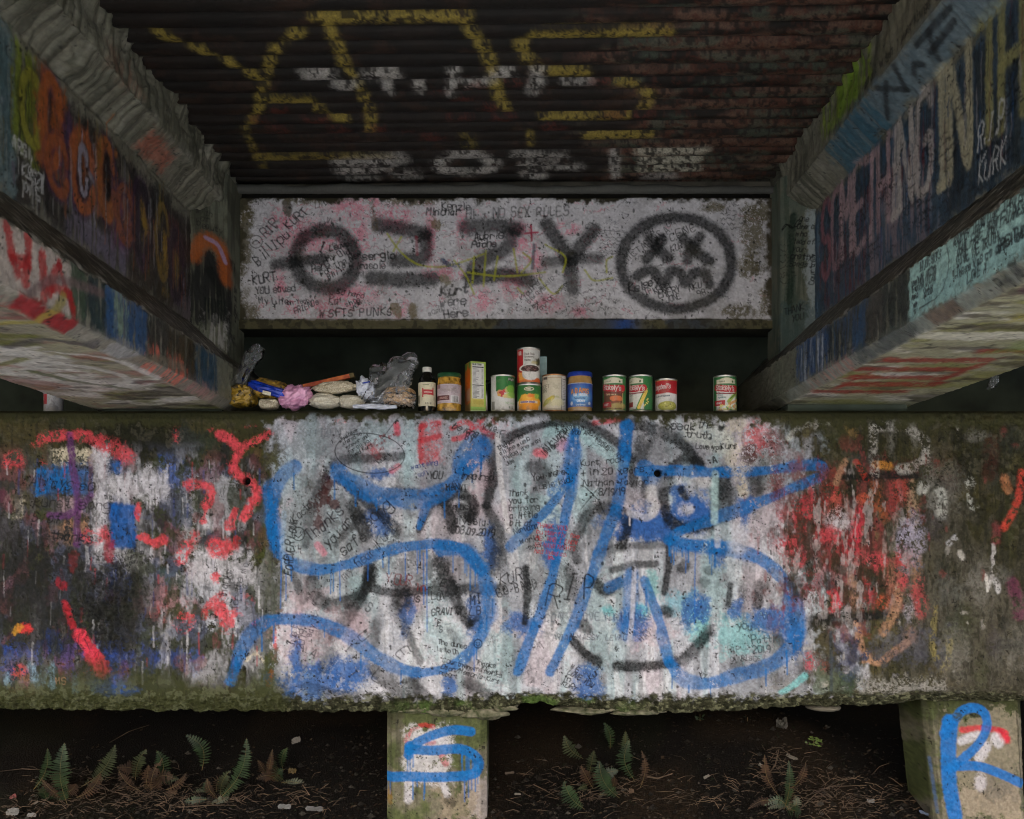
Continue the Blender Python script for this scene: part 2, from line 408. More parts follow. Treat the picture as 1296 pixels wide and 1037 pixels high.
# ------------------------------------------------------------------ pier cap: the long graffitied concrete beam
cxs = nonuni(-30, 1326, .9, -560, 1860, 7.0)
cys = np.concatenate([np.arange(440, 506, 6), np.arange(506, 912, .92), np.arange(912, 960, 6)])
cap = Canvas(cxs, cys, MOSS, seed=3)
X2, Y2 = cxs[None, :], cys[:, None]
def paint_cap(c):
    n1 = c.noise(40, 60, 1, 5, .6); n2 = c.noise(9, 9, 2, 4, .6); n3 = c.noise(120, 120, 3, 4); v = c.V; n4 = c.noise(5, 14, 4, 4, .6)
    c.glaze(DMOSS, sstep(.5, .8, n1) * .9); c.glaze((92, 88, 72), sstep(.6, .9, n2) * .6); c.glaze((84, 76, 44), sstep(.6, .95, n3) * .6)
    c.glaze((30, 30, 20), sstep(.62, .9, v) * .55)
    # right third: grey brown worn concrete
    c.glaze((88, 84, 74), sstep(1060, 1230, X2 + (n1 - .5) * 200) * sstep(640, 760, Y2 + (n1 - .5) * 120) * .75)
    c.glaze((40, 40, 30), sstep(.55, .8, n4) * sstep(980, 1080, X2) * .6)
    # --- old white and grey coats of paint over the middle
    edge = (n1 - .5) * 60 + (n2 - .5) * 26
    mid = sstep(322, 384, X2 + edge * 1.3) * (1 - sstep(925, 1010, X2 + edge * 1.5 - (Y2 - 560) * .28)) * sstep(523, 536, Y2 + (n2 - .5) * 18 + (n1 - .5) * 10) * (1 - sstep(878, 892, Y2 + (n2 - .5) * 14))
    c.glaze(LILAC, mid * .95)
    c.glaze((196, 196, 204), mid * sstep(.5, .85, n3) * .8)
    c.glaze((134, 138, 146), mid * sstep(.5, .85, c.noise(60, 90, 5, 3, .4)) * .6)
    c.glaze((206, 176, 184), mid * sstep(.66, .92, c.noise(50, 70, 6, 3, .4)) * .3)
    c.glaze(TEAL, mid * sstep(.62, .92, c.noise(22, 150, 7, 3, .4)) * .42)
    c.glaze((214, 214, 220), mid * sstep(.72, .9, c.noise(14, 90, 8, 3)) * .5)
    c.glaze((84, 87, 92), mid * sstep(.56, .9, c.noise(12, 80, 31, 4, .5)) * .42)
    c.glaze((96, 98, 104), mid * sstep(.55, .85, c.noise(90, 60, 32, 3, .4)) * .34)
    for i in range(170):
        x, y = (c.r.uniform(-20, 345), c.r.uniform(545, 880)) if i % 2 else (c.r.uniform(930, 1310), c.r.uniform(540, 885))
        c.blob(x, y, c.r.uniform(4, 18), c.r.uniform(6, 30), [(104, 104, 100), (52, 56, 50), (36, 36, 34), (128, 126, 120), (66, 70, 44), (60, 54, 62), (86, 78, 60)][c.r.integers(7)], a=.5, edge=.8, worn=.25, soft=.5)
    # --- LEFT FIELD
    for a in [(70, 600, 60, 34), (20, 640, 40, 50), (110, 700, 60, 60)]: c.blob(*a, (86, 84, 70), a=.6, edge=.8)
    c.blob(60, 760, 110, 95, (42, 43, 42), a=.95, edge=.55); c.blob(20, 700, 60, 60, (40, 40, 38), a=.9, edge=.6); c.blob(150, 790, 60, 80, (48, 50, 48), a=.95, edge=.5)
    c.blob(110, 700, 40, 40, (46, 46, 44), a=.9, edge=.6); c.blob(170, 740, 20, 50, (46, 48, 46), a=.9, edge=.5); c.blob(5, 640, 30, 40, (60, 52, 54), a=.7, edge=.8)
    c.rect(66, 568, 128, 592, CREAM, a=.9, edge=7, worn=.35); c.rect(44, 590, 118, 628, BLUE, a=.95, edge=6, worn=.18); c.rect(136, 582, 162, 604, LBLUE, a=.9, edge=5, worn=.3)
    c.rect(75, 628, 118, 650, (176, 150, 160), a=.75, edge=6, worn=.25); c.rect(66, 660, 108, 690, TAN, a=.75, edge=8, worn=.3); c.blob(18, 640, 12, 17, CREAM, a=.8, edge=.5, worn=.3)
    c.rect(118, 568, 136, 712, WHITE, a=.98, edge=4, soft=4); c.rect(132, 600, 214, 636, WHITE, a=.95, edge=6, soft=4); c.stroke([(190, 600), (240, 596)], 26, WHITE, a=.85, worn=.35)
    c.rect(137, 636, 173, 696, (28, 92, 176), a=.98, edge=3, soft=2); c.rect(134, 692, 208, 712, WHITE, a=.98, edge=6); c.stroke([(136, 716), (170, 712), (196, 704)], 24, WHITE, a=.95)
    for x, l in [(150, 3), (158, 6), (163, 5), (170, 9), (186, 16), (190, 20), (194, 16), (198, 10)]: c.stroke([(x, 632), (x, 638 + l * .4)], 3, WHITE, soft=.3); 
    for x, l in [(184, 14), (188, 20), (193, 16), (197, 12), (168, 6)]: c.stroke([(x, 712), (x + .5, 720 + l * .5)], 2.6, WHITE, soft=.3, smooth=False)
    c.rect(130, 712, 165, 765, (44, 78, 150), a=.75, edge=9, worn=.3)
    c.rect(203, 578, 240, 618, (56, 92, 168), a=.85, edge=8, worn=.35); c.rect(225, 585, 300, 615, (96, 104, 132), a=.7, edge=9, worn=.35)
    c.blob(245, 570, 24, 26, (44, 48, 44), a=.95, edge=.6); c.blob(285, 575, 12, 28, (40, 42, 40), a=.95, edge=.5); c.blob(268, 560, 14, 14, (52, 58, 44), a=.9, edge=.5)
    c.blob(328, 580, 22, 22, (70, 68, 32), a=.95, edge=.6); c.blob(320, 590, 14, 14, (48, 40, 46), a=.8, edge=.6)
    c.rect(232, 700, 318, 740, WHITE, a=.95, edge=14); c.rect(246, 740, 320, 800, LILAC, a=.9, edge=18, worn=.25); c.rect(225, 610, 300, 700, (150, 150, 152), a=.8, edge=18, worn=.35)
    c.rect(255, 650, 290, 668, WHITE, a=.9, edge=6); c.stroke([(236, 645), (228, 690)], 14, WHITE, a=.8, worn=.3); c.stroke([(300, 690), (312, 640)], 10, WHITE, a=.75, worn=.35)
    for i in range(10):
        x = 256 + c.r.uniform(0, 40); c.stroke([(x, 664), (x, 674 + c.r.uniform(0, 10))], 2, WHITE, a=.9, smooth=False)
    c.blob(268, 682, 16, 10, (44, 46, 50), a=.9, edge=.5); c.blob(300, 680, 14, 10, (36, 36, 36), a=.9, edge=.5); c.blob(225, 660, 14, 30, (58, 66, 46), a=.9, edge=.6); c.blob(255, 640, 10, 16, (60, 66, 48), a=.85, edge=.6)
    c.blob(290, 635, 22, 18, (70, 76, 70), a=.8, edge=.7); c.blob(212, 690, 14, 30, (74, 52, 36), a=.7, edge=.7); c.blob(205, 660, 20, 24, (52, 48, 58), a=.75, edge=.6)
    c.blob(215, 735, 26, 18, (66, 84, 84), a=.85, edge=.6); c.blob(240, 745, 12, 20, (52, 62, 62), a=.85, edge=.6); c.blob(225, 770, 34, 14, (168, 130, 136), a=.75, edge=.7); c.blob(195, 765, 20, 22, (150, 60, 62), a=.8, edge=.7, worn=.3)
    c.blob(210, 755, 26, 20, (150, 118, 124), a=.75, edge=.6, streak=.4); c.blob(230, 775, 24, 9, (52, 58, 34), a=.9, edge=.7); c.blob(268, 775, 8, 8, (60, 64, 34), a=.9, edge=.6)
    c.rect(190, 800, 280, 855, (56, 60, 48), a=.9, edge=16); c.blob(210, 835, 34, 16, (44, 66, 128), a=.85, edge=.6); c.blob(245, 838, 9, 14, (64, 100, 170), a=.8, edge=.6); c.blob(180, 790, 16, 40, (120, 116, 108), a=.5, edge=.8)
    c.rect(322, 640, 350, 890, (66, 72, 36), a=.95, edge=14); c.rect(318, 730, 345, 780, (58, 62, 38), a=.85, edge=10); c.blob(350, 745, 10, 40, (92, 96, 92), a=.7, edge=.6)
    c.blob(300, 775, 6, 40, LILAC, a=.8, edge=.6)
    c.rect(0, 812, 190, 848, (46, 74, 148), a=.85, edge=20, worn=.22); c.rect(60, 795, 110, 830, (48, 78, 156), a=.8, edge=16); c.blob(150, 872, 26, 20, (30, 96, 190), a=.98, edge=.5); c.blob(125, 862, 16, 12, (40, 92, 180), a=.8, edge=.5)
    c.blob(60, 855, 20, 16, (58, 62, 34), a=.9, edge=.6); c.blob(30, 855, 22, 30, (150, 110, 88), a=.5, edge=.8, worn=.35)
    for x, y, h in [(42, 850, 18), (47, 862, 14), (55, 855, 16), (65, 845, 16), (66, 866, 12), (95, 873, 10), (96, 864, 8), (117, 866, 16), (127, 858, 12), (38, 842, 9), (8, 862, 12)]:
        c.blob(x, y, 4.5, h * .7, (140, 178, 196), a=.85, edge=.5, worn=.2)
    # pale washes, smears and runs that tie the left field together
    lf = sstep(350, 320, X2) * sstep(555, 590, Y2) * sstep(880, 850, Y2)
    c.glaze((172, 172, 180), lf * sstep(.5, .8, c.noise(22, 60, 51, 5, .6)) * sstep(110, 150, X2) * .6); c.glaze((60, 62, 66), lf * sstep(.52, .8, c.noise(14, 50, 52, 5, .65)) * .6); c.glaze((86, 92, 118), lf * sstep(.64, .88, c.noise(30, 40, 53, 4, .6)) * .5); c.glaze((120, 70, 74), lf * sstep(.7, .9, c.noise(26, 40, 54, 4, .6)) * .45); c.glaze((58, 64, 40), lf * sstep(.7, .88, c.noise(20, 30, 55, 5, .7)) * .7); c.glaze((104, 100, 108), lf * sstep(.6, .85, c.noise(8, 40, 56, 4, .6)) * sstep(190, 150, X2) * .35)
    for i in range(150):
        x, y = c.r.uniform(0, 345), c.r.uniform(580, 840); c.stroke([(x, y), (x + c.r.uniform(-1, 1), y + c.r.uniform(8, 34))], c.r.uniform(1, 3), [(190, 190, 196), (190, 190, 196), (34, 36, 36), (60, 70, 120), (160, 60, 66), (110, 112, 110)][c.r.integers(6)], a=.6, soft=.4, smooth=False)
    c.rect(120, 570, 135, 712, WHITE, a=.8, edge=4, soft=4); c.rect(136, 604, 212, 630, WHITE, a=.75, edge=6, soft=5); c.rect(138, 638, 172, 694, (16, 84, 156), a=.85, edge=3, soft=2); c.rect(232, 704, 316, 736, WHITE, a=.7, edge=12, soft=6)
    c.blob(60, 765, 80, 62, (34, 35, 35), a=.72, edge=.6); c.blob(150, 775, 34, 70, (36, 37, 36), a=.75, edge=.5); c.blob(20, 710, 50, 40, (34, 34, 33), a=.6, edge=.6)
    # corals and reds
    def S(p, w, col, **k):
        if col == CORAL: k['worn'] = k.get('worn', 0) + .2; k['vary'] = .3; k['soft'] = .42; k['wob'] = k.get('wob', 0) + 1.5
        c.stroke(p, w, col, **k)
    S([(52, 556), (75, 552), (100, 551), (120, 556), (134, 566)], 13, CORAL, a=.95, wob=3, worn=.15); S([(152, 572), (160, 577)], 24, CORAL, a=.92, wob=5, worn=.2); S([(12, 585), (18, 583)], 20, CORAL, a=.95, wob=4, worn=.2)
    S([(42, 563), (46, 565)], 8, CORAL, a=.8, wob=3, worn=.4); S([(52, 584), (56, 588)], 9, CORAL, a=.8, wob=3, worn=.4); S([(175, 637), (174, 658)], 7, CORAL, wob=1); S([(177, 681), (192, 685), (208, 684)], 11, CORAL, wob=3)
    S([(223, 540), (223, 558)], 8, CORAL, a=.75, wob=3, worn=.35); S([(268, 543), (265, 545)], 5, CORAL, a=.7, worn=.3); S([(305, 540), (328, 538)], 6, CORAL, a=.7, worn=.4)
    S([(280, 550), (290, 556), (299, 565), (301, 575), (296, 588), (304, 602), (320, 612), (324, 625), (316, 642), (308, 656)], 13, CORAL, wob=1.5, grain=.15); S([(338, 549), (326, 557), (312, 564), (303, 572)], 10, CORAL, wob=2, worn=.12)
    S([(240, 614), (258, 614), (268, 622), (264, 638), (257, 658)], 10, CORAL, wob=2); S([(297, 645), (290, 668)], 9, CORAL, wob=2); S([(274, 692), (286, 692)], 18, CORAL, wob=4); S([(246, 678), (238, 692), (230, 708)], 13, CORAL, wob=3, worn=.12)
    S([(300, 682), (296, 690)], 8, (150, 44, 44), wob=3, a=.8); S([(278, 770), (284, 780)], 24, CORAL, wob=6); S([(236, 780), (232, 792)], 18, CORAL, wob=5, worn=.25); S([(273, 728), (276, 732)], 9, CORAL, wob=3)
    S([(312, 755), (316, 760)], 9, CORAL, a=.6, wob=3, worn=.3); S([(133, 668), (140, 705)], 12, (160, 44, 60), a=.85, wob=3, worn=.2); S([(112, 680), (126, 682), (132, 674)], 14, CORAL, a=.9, wob=4, worn=.2)
    S([(81, 763), (88, 778), (91, 790)], 10, (176, 40, 52), a=.85, wob=2); S([(103, 804), (112, 820), (124, 838), (130, 848)], 17, (222, 66, 84), wob=2.5, worn=.1); S([(112, 850), (122, 848)], 12, CORAL, a=.8, wob=3, worn=.35)
    S([(74, 736), (80, 741)], 12, (150, 34, 48), a=.85, wob=3); S([(30, 797), (38, 796)], 14, (214, 60, 60), a=.9, wob=4, worn=.15); S([(21, 798), (24, 794)], 9, (190, 140, 50), a=.8, wob=3); S([(95, 700), (92, 720)], 9, (110, 40, 44), a=.6, wob=3); S([(22, 852), (26, 848)], 14, (200, 70, 70), a=.7, wob=4, worn=.35)
    S([(320, 790), (345, 787)], 6, CORAL, a=.85, wob=2, worn=.3); S([(350, 800), (348, 818)], 7, CORAL, a=.85, wob=2, worn=.2); S([(344, 850), (340, 868)], 6, ORANGE, a=.7, wob=3, worn=.4); S([(312, 835), (322, 828), (332, 836)], 7, CREAM, a=.7, wob=3, worn=.3)
    S([(88, 550), (91, 580), (96, 612), (98, 650), (98, 690)], 9, PURP, a=.9, wob=1, grain=.3); S([(62, 652), (82, 653), (100, 643), (114, 628)], 9, PURP, a=.85, wob=1, grain=.35); S([(2, 625), (10, 640)], 14, (110, 50, 76), a=.6, wob=3)
    c.text('Always so', 37, 616, 14, 4, w=1.5, jit=.1); c.text('kurst song', 42, 641, 13, 3, w=1.4, jit=.1); c.text('S  of', 40, 660, 12, 4, w=1.5, jit=.1); c.text('thanks', 64, 682, 12, 6, w=1.5, jit=.08); c.text('ma.', 132, 632, 7, 0, w=1.1)
    c.lines(['To My Kurt', '8/11 when to', 'remember', '8.15.14'], 140, 711, 4.6, 7, -24, w=.95); c.text('8.15.14', 180, 716, 4.6, -34, w=.95)
    c.text('MS', 71, 866, 8, 0, col=TAN, w=1.4); c.text('Mc', 60, 880, 8, -8, col=(36, 44, 40), w=1.6); c.text('M2', 116, 868, 7, 0, col=(50, 70, 140), w=1)
    for x in range(55, 108, 9): c.stroke([(x, 800 + c.r.uniform(-6, 6)), (x + c.r.uniform(-3, 3), 832 + c.r.uniform(-8, 8))], 1.1, (24, 28, 50), a=.8)
    for i in range(9): c.stroke([(58 + i * 6, 815 + c.r.uniform(-8, 12)), (66 + i * 6, 808 + c.r.uniform(-8, 20))], 1.0, (24, 28, 50), a=.8)
    c.text('thanks', 285, 757, 9, -76, w=1.2, a=.8); c.text('for the', 300, 772, 8, -80, w=1.1, a=.8); c.text('me', 311, 726, 8, -80, w=1.2, a=.8); c.text('ll ll', 256, 715, 7, 0, col=(90, 90, 94), w=1)
    # --- MIDDLE FIELD: tints, soft greys
    for a in [(516, 575, 9, 44), (470, 560, 26, 22), (548, 745, 16, 40), (700, 600, 14, 60), (660, 600, 10, 60), (735, 640, 16, 26), (690, 650, 22, 26), (905, 620, 8, 70), (905, 740, 14, 50), (712, 750, 9, 80), (560, 810, 26, 30), (620, 840, 12, 40), (760, 790, 16, 60), (640, 830, 8, 50), (455, 745, 14, 22), (490, 700, 14, 40), (398, 560, 12, 26), (376, 660, 14, 50)]:
        c.blob(*a, TEAL, a=.42, edge=.55)
    c.rect(688, 535, 740, 552, TEAL, a=.85, edge=3); c.stroke([(746, 552), (790, 588)], 22, TEAL, a=.8); c.rect(735, 618, 760, 634, TEAL, a=.6, edge=3); c.blob(935, 805, 34, 26, (120, 180, 186), a=.7, edge=.5); c.blob(885, 790, 14, 22, (128, 196, 200), a=.7, edge=.5)
    c.blob(865, 765, 20, 16, (110, 170, 190), a=.7, edge=.5); c.blob(810, 775, 12, 9, (80, 180, 196), a=.8, edge=.5); c.blob(772, 772, 8, 7, (90, 180, 190), a=.7, edge=.5); c.stroke([(990, 880), (1018, 856)], 9, (110, 196, 200), a=.7, worn=.15); c.blob(825, 740, 8, 18, (90, 170, 170), a=.6, edge=.5)
    for a in [(400, 640, 36, 40), (470, 640, 40, 30), (530, 700, 30, 30), (700, 720, 30, 60), (770, 640, 30, 40), (830, 570, 30, 24), (420, 560, 50, 22), (580, 720, 40, 30), (450, 690, 34, 26), (520, 720, 36, 22)]:
        c.blob(*a, (104, 106, 110), a=.5, edge=.7)
    for a in [(440, 795, 20, 28), (380, 810, 30, 30), (395, 760, 26, 20), (610, 600, 14, 30), (475, 575, 14, 12), (650, 560, 12, 20), (820, 800, 26, 20), (520, 760, 22, 16)]:
        c.blob(*a, (200, 156, 164), a=.32, edge=.6)
    for a in [(400, 865, 44, 22), (440, 850, 30, 20), (570, 872, 10, 14), (515, 780, 10, 22), (375, 830, 8, 30), (480, 660, 16, 16), (600, 780, 10, 26), (745, 870, 16, 26), (700, 690, 12, 30), (820, 660, 50, 18), (875, 645, 22, 24), (875, 775, 12, 20), (930, 770, 10, 14), (970, 785, 26, 16), (910, 700, 10, 16), (1005, 800, 12, 30), (800, 790, 18, 20), (660, 790, 20, 14), (890, 770, 10, 16), (620, 690, 10, 26), (480, 600, 14, 8), (860, 620, 12, 8), (945, 640, 10, 22)]:
        c.blob(*a, LBLUE, a=.85, edge=.5, worn=.14)
    c.rect(782, 652, 850, 684, (48, 94, 162), a=.9, edge=5); c.rect(858, 632, 898, 660, (48, 94, 162), a=.9, edge=4); c.blob(868, 645, 8, 8, WHITE, a=.8, edge=.4); c.blob(892, 608, 18, 8, (200, 198, 200), a=.7, edge=.4)
    # reds along the top
    c.rect(530, 532, 560, 585, (200, 84, 90), a=.55, edge=8, worn=.4); S([(533, 540), (532, 562), (534, 584)], 8, (190, 52, 62), a=.85, wob=1.5, worn=.25); S([(533, 540), (555, 536)], 7, (190, 52, 62), a=.85, worn=.25); S([(533, 558), (556, 552)], 7, (190, 52, 62), a=.85, worn=.25); S([(540, 585), (552, 575)], 6, (190, 52, 62), a=.6, worn=.35)
    S([(572, 542), (588, 534), (598, 541), (588, 552), (574, 556)], 7, (196, 56, 66), a=.85, worn=.25); S([(606, 534), (612, 545), (624, 552)], 8, (196, 56, 66), a=.8, worn=.25); S([(598, 545), (612, 530)], 6, (196, 56, 66), a=.7, worn=.3); S([(502, 538), (503, 548)], 8, (200, 70, 90), a=.9); S([(426, 534), (438, 533)], 6, CORAL, a=.6, worn=.35)
    S([(626, 532), (640, 536)], 8, CORAL, a=.7, worn=.3); S([(620, 550), (622, 552)], 8, CORAL, a=.7, worn=.3); S([(752, 536), (770, 533), (786, 530)], 7, (206, 70, 78), a=.85, worn=.2); S([(680, 573), (688, 575)], 11, (220, 90, 104), a=.8, worn=.2); S([(710, 565), (714, 562)], 14, (196, 120, 156), a=.6); S([(496, 596), (504, 590)], 8, (206, 90, 110), a=.7, worn=.2); S([(468, 566), (478, 578)], 10, (176, 48, 56), a=.75, worn=.3); S([(402, 690), (410, 700)], 9, (196, 110, 130), a=.7, worn=.2)
    for a in [(610, 560, 4), (398, 640, 5), (408, 632, 4), (418, 612, 5), (422, 640, 4), (402, 660, 4), (412, 600, 4)]: c.blob(a[0], a[1], a[2] * 1.4, a[2] * 2, (70, 32, 30), a=.75, edge=.9)
    # soft charcoal spray
    def B(p, w, a=.85, soft=.5, **k): c.stroke(p, w * 1.05, CHAR, a=min(1, a * 1.15), soft=soft * .8, halo=.35, vary=.3, **k)
    B([(424, 588), (440, 582), (470, 580), (508, 577)], 13, .7); B([(418, 590), (404, 615), (392, 650), (386, 690)], 10, .6); B([(430, 606), (450, 622), (475, 645), (503, 672)], 13, .8); B([(446, 640), (455, 658), (462, 676)], 16, .8); B([(460, 650), (440, 672), (425, 690)], 9, .55)
    B([(490, 628), (510, 622), (535, 628)], 12, .7); B([(545, 640), (538, 655), (530, 672)], 9, .75); B([(552, 632), (580, 624), (600, 640), (596, 655)], 18, .85); B([(565, 640), (572, 660), (573, 670)], 16, .85); B([(585, 645), (592, 650)], 24, .85)
    B([(622, 555), (625, 585), (623, 612), (616, 640)], 15, .85); B([(616, 642), (628, 665), (630, 700), (625, 720)], 18, .75); B([(395, 735), (400, 755), (420, 765), (450, 755), (468, 735), (470, 722)], 16, .8); B([(468, 720), (458, 755), (440, 780), (424, 802)], 14, .8)
    B([(466, 730), (476, 746), (505, 750), (540, 748), (600, 746), (632, 745)], 13, .8); B([(505, 740), (512, 752), (510, 762)], 22, .8); B([(555, 712), (562, 725), (568, 745)], 22, .8); B([(570, 740), (582, 770), (594, 790)], 13, .9); B([(594, 790), (606, 782)], 7, .8)
    B([(505, 752), (500, 770), (515, 800), (532, 838)], 12, .6); B([(475, 790), (474, 815)], 12, .6); B([(478, 850), (500, 875), (512, 890)], 20, .7); B([(520, 865), (545, 890)], 16, .65); B([(527, 850), (522, 880)], 14, .6); B([(592, 865), (615, 880), (630, 900)], 15, .7); B([(570, 800), (580, 815)], 12, .4)
    B([(408, 790), (412, 810)], 14, .5); B([(420, 828), (410, 845)], 14, .6); B([(388, 870), (450, 885)], 14, .5); B([(370, 725), (384, 760)], 10, .6)
    B([(640, 556), (668, 544), (700, 536), (730, 534), (752, 543), (780, 560), (800, 582)], 12, .85); B([(792, 537), (820, 541), (850, 553), (872, 570), (886, 590)], 14, .92); B([(850, 590), (865, 582), (885, 584)], 14, .8); B([(846, 600), (840, 625), (846, 655), (866, 668), (896, 664)], 17, .92); B([(862, 620), (868, 630)], 10, .85); B([(912, 600), (916, 625), (914, 648)], 24, .9); B([(956, 600), (958, 620)], 20, .7)
    B([(815, 560), (812, 580)], 22, .7); B([(800, 590), (802, 612)], 13, .75); B([(817, 605), (816, 626)], 9, .8); B([(745, 650), (735, 668), (726, 690), (730, 710)], 14, .7); B([(760, 642), (785, 648), (795, 665), (788, 690)], 14, .85); B([(755, 700), (790, 692), (820, 690), (848, 690)], 11, .6); B([(846, 692), (846, 720), (840, 750)], 10, .85); B([(672, 590), (690, 598), (686, 610)], 20, .65)
    B([(678, 620), (672, 660), (676, 680)], 14, .35); B([(775, 722), (798, 716), (830, 714)], 9, .75); B([(750, 735), (766, 748), (782, 738)], 14, .85); B([(665, 720), (667, 750), (664, 788)], 10, .85); B([(720, 720), (724, 755)], 15, .65); B([(738, 790), (744, 796)], 16, .7); B([(868, 716), (862, 720)], 13, .8)
    B([(725, 812), (740, 826), (758, 838)], 14, .9); B([(782, 844), (815, 844), (850, 840), (868, 832), (884, 816), (896, 800)], 14, .92); B([(842, 772), (846, 776)], 15, .85); B([(896, 722), (898, 724)], 9, .6); B([(890, 736), (893, 738)], 12, .5); B([(924, 740), (922, 765)], 9, .8); B([(962, 742), (960, 766)], 13, .8); B([(932, 845), (934, 846)], 14, .8); B([(945, 850), (975, 842), (992, 824)], 10, .6); B([(1010, 815), (1004, 825)], 11, .6); B([(985, 808), (990, 815)], 9, .8)
    # --- BLUE tag
    def U(p, w, **k): c.stroke(p, w, BLUE, a=k.pop('a', .9), soft=k.pop('soft', .22), grain=.2, halo=.4, vary=.28, worn=k.pop('worn', .12), **k)
    U([(374, 590), (358, 602), (346, 625), (343, 655), (348, 688), (362, 708), (385, 719), (415, 720), (450, 711), (485, 699), (520, 692), (556, 689), (588, 697), (608, 722), (617, 750), (617, 780), (604, 812), (580, 838), (548, 850), (515, 848), (480, 834), (445, 808), (410, 790), (375, 784), (342, 786), (318, 802), (304, 828), (292, 862)], 15, drips=26)
    U([(343, 620), (345, 660), (349, 690)], 22, a=.8, drips=8); U([(556, 694), (588, 697), (608, 720)], 20, a=.8, drips=6); U([(428, 598), (450, 615), (480, 628), (520, 632), (552, 626), (580, 605), (598, 580), (610, 566)], 22, worn=.22, drips=10); U([(585, 590), (600, 570)], 34, a=.85, worn=.25); U([(540, 640), (530, 668)], 9, a=.9)
    U([(728, 548), (724, 590), (722, 620), (714, 660), (704, 710), (690, 760), (674, 800), (656, 850)], 15, drips=4); U([(726, 552), (724, 590)], 20, a=.8, worn=.3); U([(722, 606), (704, 632), (680, 658), (646, 692)], 13, worn=.15); U([(718, 600), (700, 622)], 20, a=.7, worn=.35)
    U([(793, 537), (792, 575), (787, 612), (778, 650), (762, 690), (748, 730), (726, 790), (696, 850)], 14); U([(793, 540), (790, 575)], 17, a=.8, worn=.2)
    U([(808, 597), (840, 595), (880, 597), (930, 597), (975, 595), (1010, 590), (1038, 590), (1042, 600), (1020, 612), (985, 626), (940, 644), (900, 658), (862, 672), (848, 684)], 14, worn=.2); U([(816, 592), (820, 602)], 24, a=.7, worn=.3); U([(846, 684), (880, 690), (930, 696), (970, 712), (995, 738), (1009, 772), (1008, 805), (990, 832), (960, 848), (925, 858), (890, 866), (862, 858), (846, 838)], 16, worn=.14, drips=14)
    U([(852, 690), (900, 692)], 18, a=.7, worn=.25, drips=10); U([(816, 735), (828, 765), (838, 800), (845, 835)], 14, a=.85, drips=2); U([(800, 728), (798, 760), (794, 800)], 18, a=.75, worn=.2); U([(770, 744), (788, 735), (800, 728)], 14, a=.6, worn=.2); U([(1000, 760), (1008, 800)], 22, a=.6, worn=.25); U([(620, 740), (621, 780)], 16, a=.5, worn=.2)
    c.stroke([(360, 650), (358, 700), (364, 726)], 7, (150, 178, 206), a=.6, worn=.25)
    for x, y0, y1 in [(356, 700, 770), (466, 700, 735), (528, 690, 726), (513, 700, 735), (536, 700, 765), (540, 690, 800), (362, 726, 760), (880, 690, 790), (868, 690, 725), (430, 715, 760), (600, 810, 850)]: c.stroke([(x, y0), (x + c.r.uniform(-1, 1), y1)], 1.6, (40, 104, 186), a=.75, smooth=False)
    # whites over
    S([(630, 552), (632, 590), (637, 630), (643, 672)], 7, (206, 204, 208), a=.85, worn=.1); S([(905, 600), (904, 660)], 9, (168, 196, 198), a=.75, worn=.1); S([(908, 690), (908, 670)], 8, LILAC, a=.7, worn=.2); S([(803, 720), (800, 780), (796, 815)], 6, WHITE, a=.75, worn=.15); S([(798, 650), (820, 655), (832, 640)], 9, WHITE, a=.8, worn=.15); S([(824, 620), (826, 648)], 14, (200, 198, 200), a=.7, worn=.2); S([(936, 605), (942, 625)], 13, CREAM, a=.7, worn=.35); S([(935, 690), (938, 672)], 22, LILAC, a=.8, worn=.25); S([(930, 540), (935, 585)], 34, CREAM, a=.6, worn=.42); S([(880, 545), (915, 560)], 30, (190, 196, 190), a=.75, worn=.2); S([(797, 655), (797, 665)], 2, WHITE, a=.9)
    # --- RIGHT FIELD
    rm = np.exp(-(((X2 - 1065) / 95) ** 2 + ((Y2 - 690) / 105) ** 2) * .9); nr = c.noise(26, 40, 41, 5, .7); nr2 = c.noise(9, 16, 42, 4, .7)
    c.glaze((112, 58, 54), sstep(.42, .7, rm * .9 + (nr - .5) * .7) * .75); c.glaze((138, 58, 60), sstep(.55, .85, rm * .7 + (nr2 - .5) * .6 + (c.V - .5) * .5) * .58); c.glaze((30, 30, 26), sstep(.6, .85, rm * .55 + (c.noise(6, 60, 45, 4, .6) - .5) * .9) * .6); c.glaze((150, 132, 128), sstep(.62, .85, rm * .6 + (c.noise(12, 40, 43, 4, .6) - .5) * .9) * .65); c.glaze((44, 42, 34), sstep(.6, .85, rm * .5 + (c.noise(14, 30, 44, 4, .6) - .4) * .9) * .7)
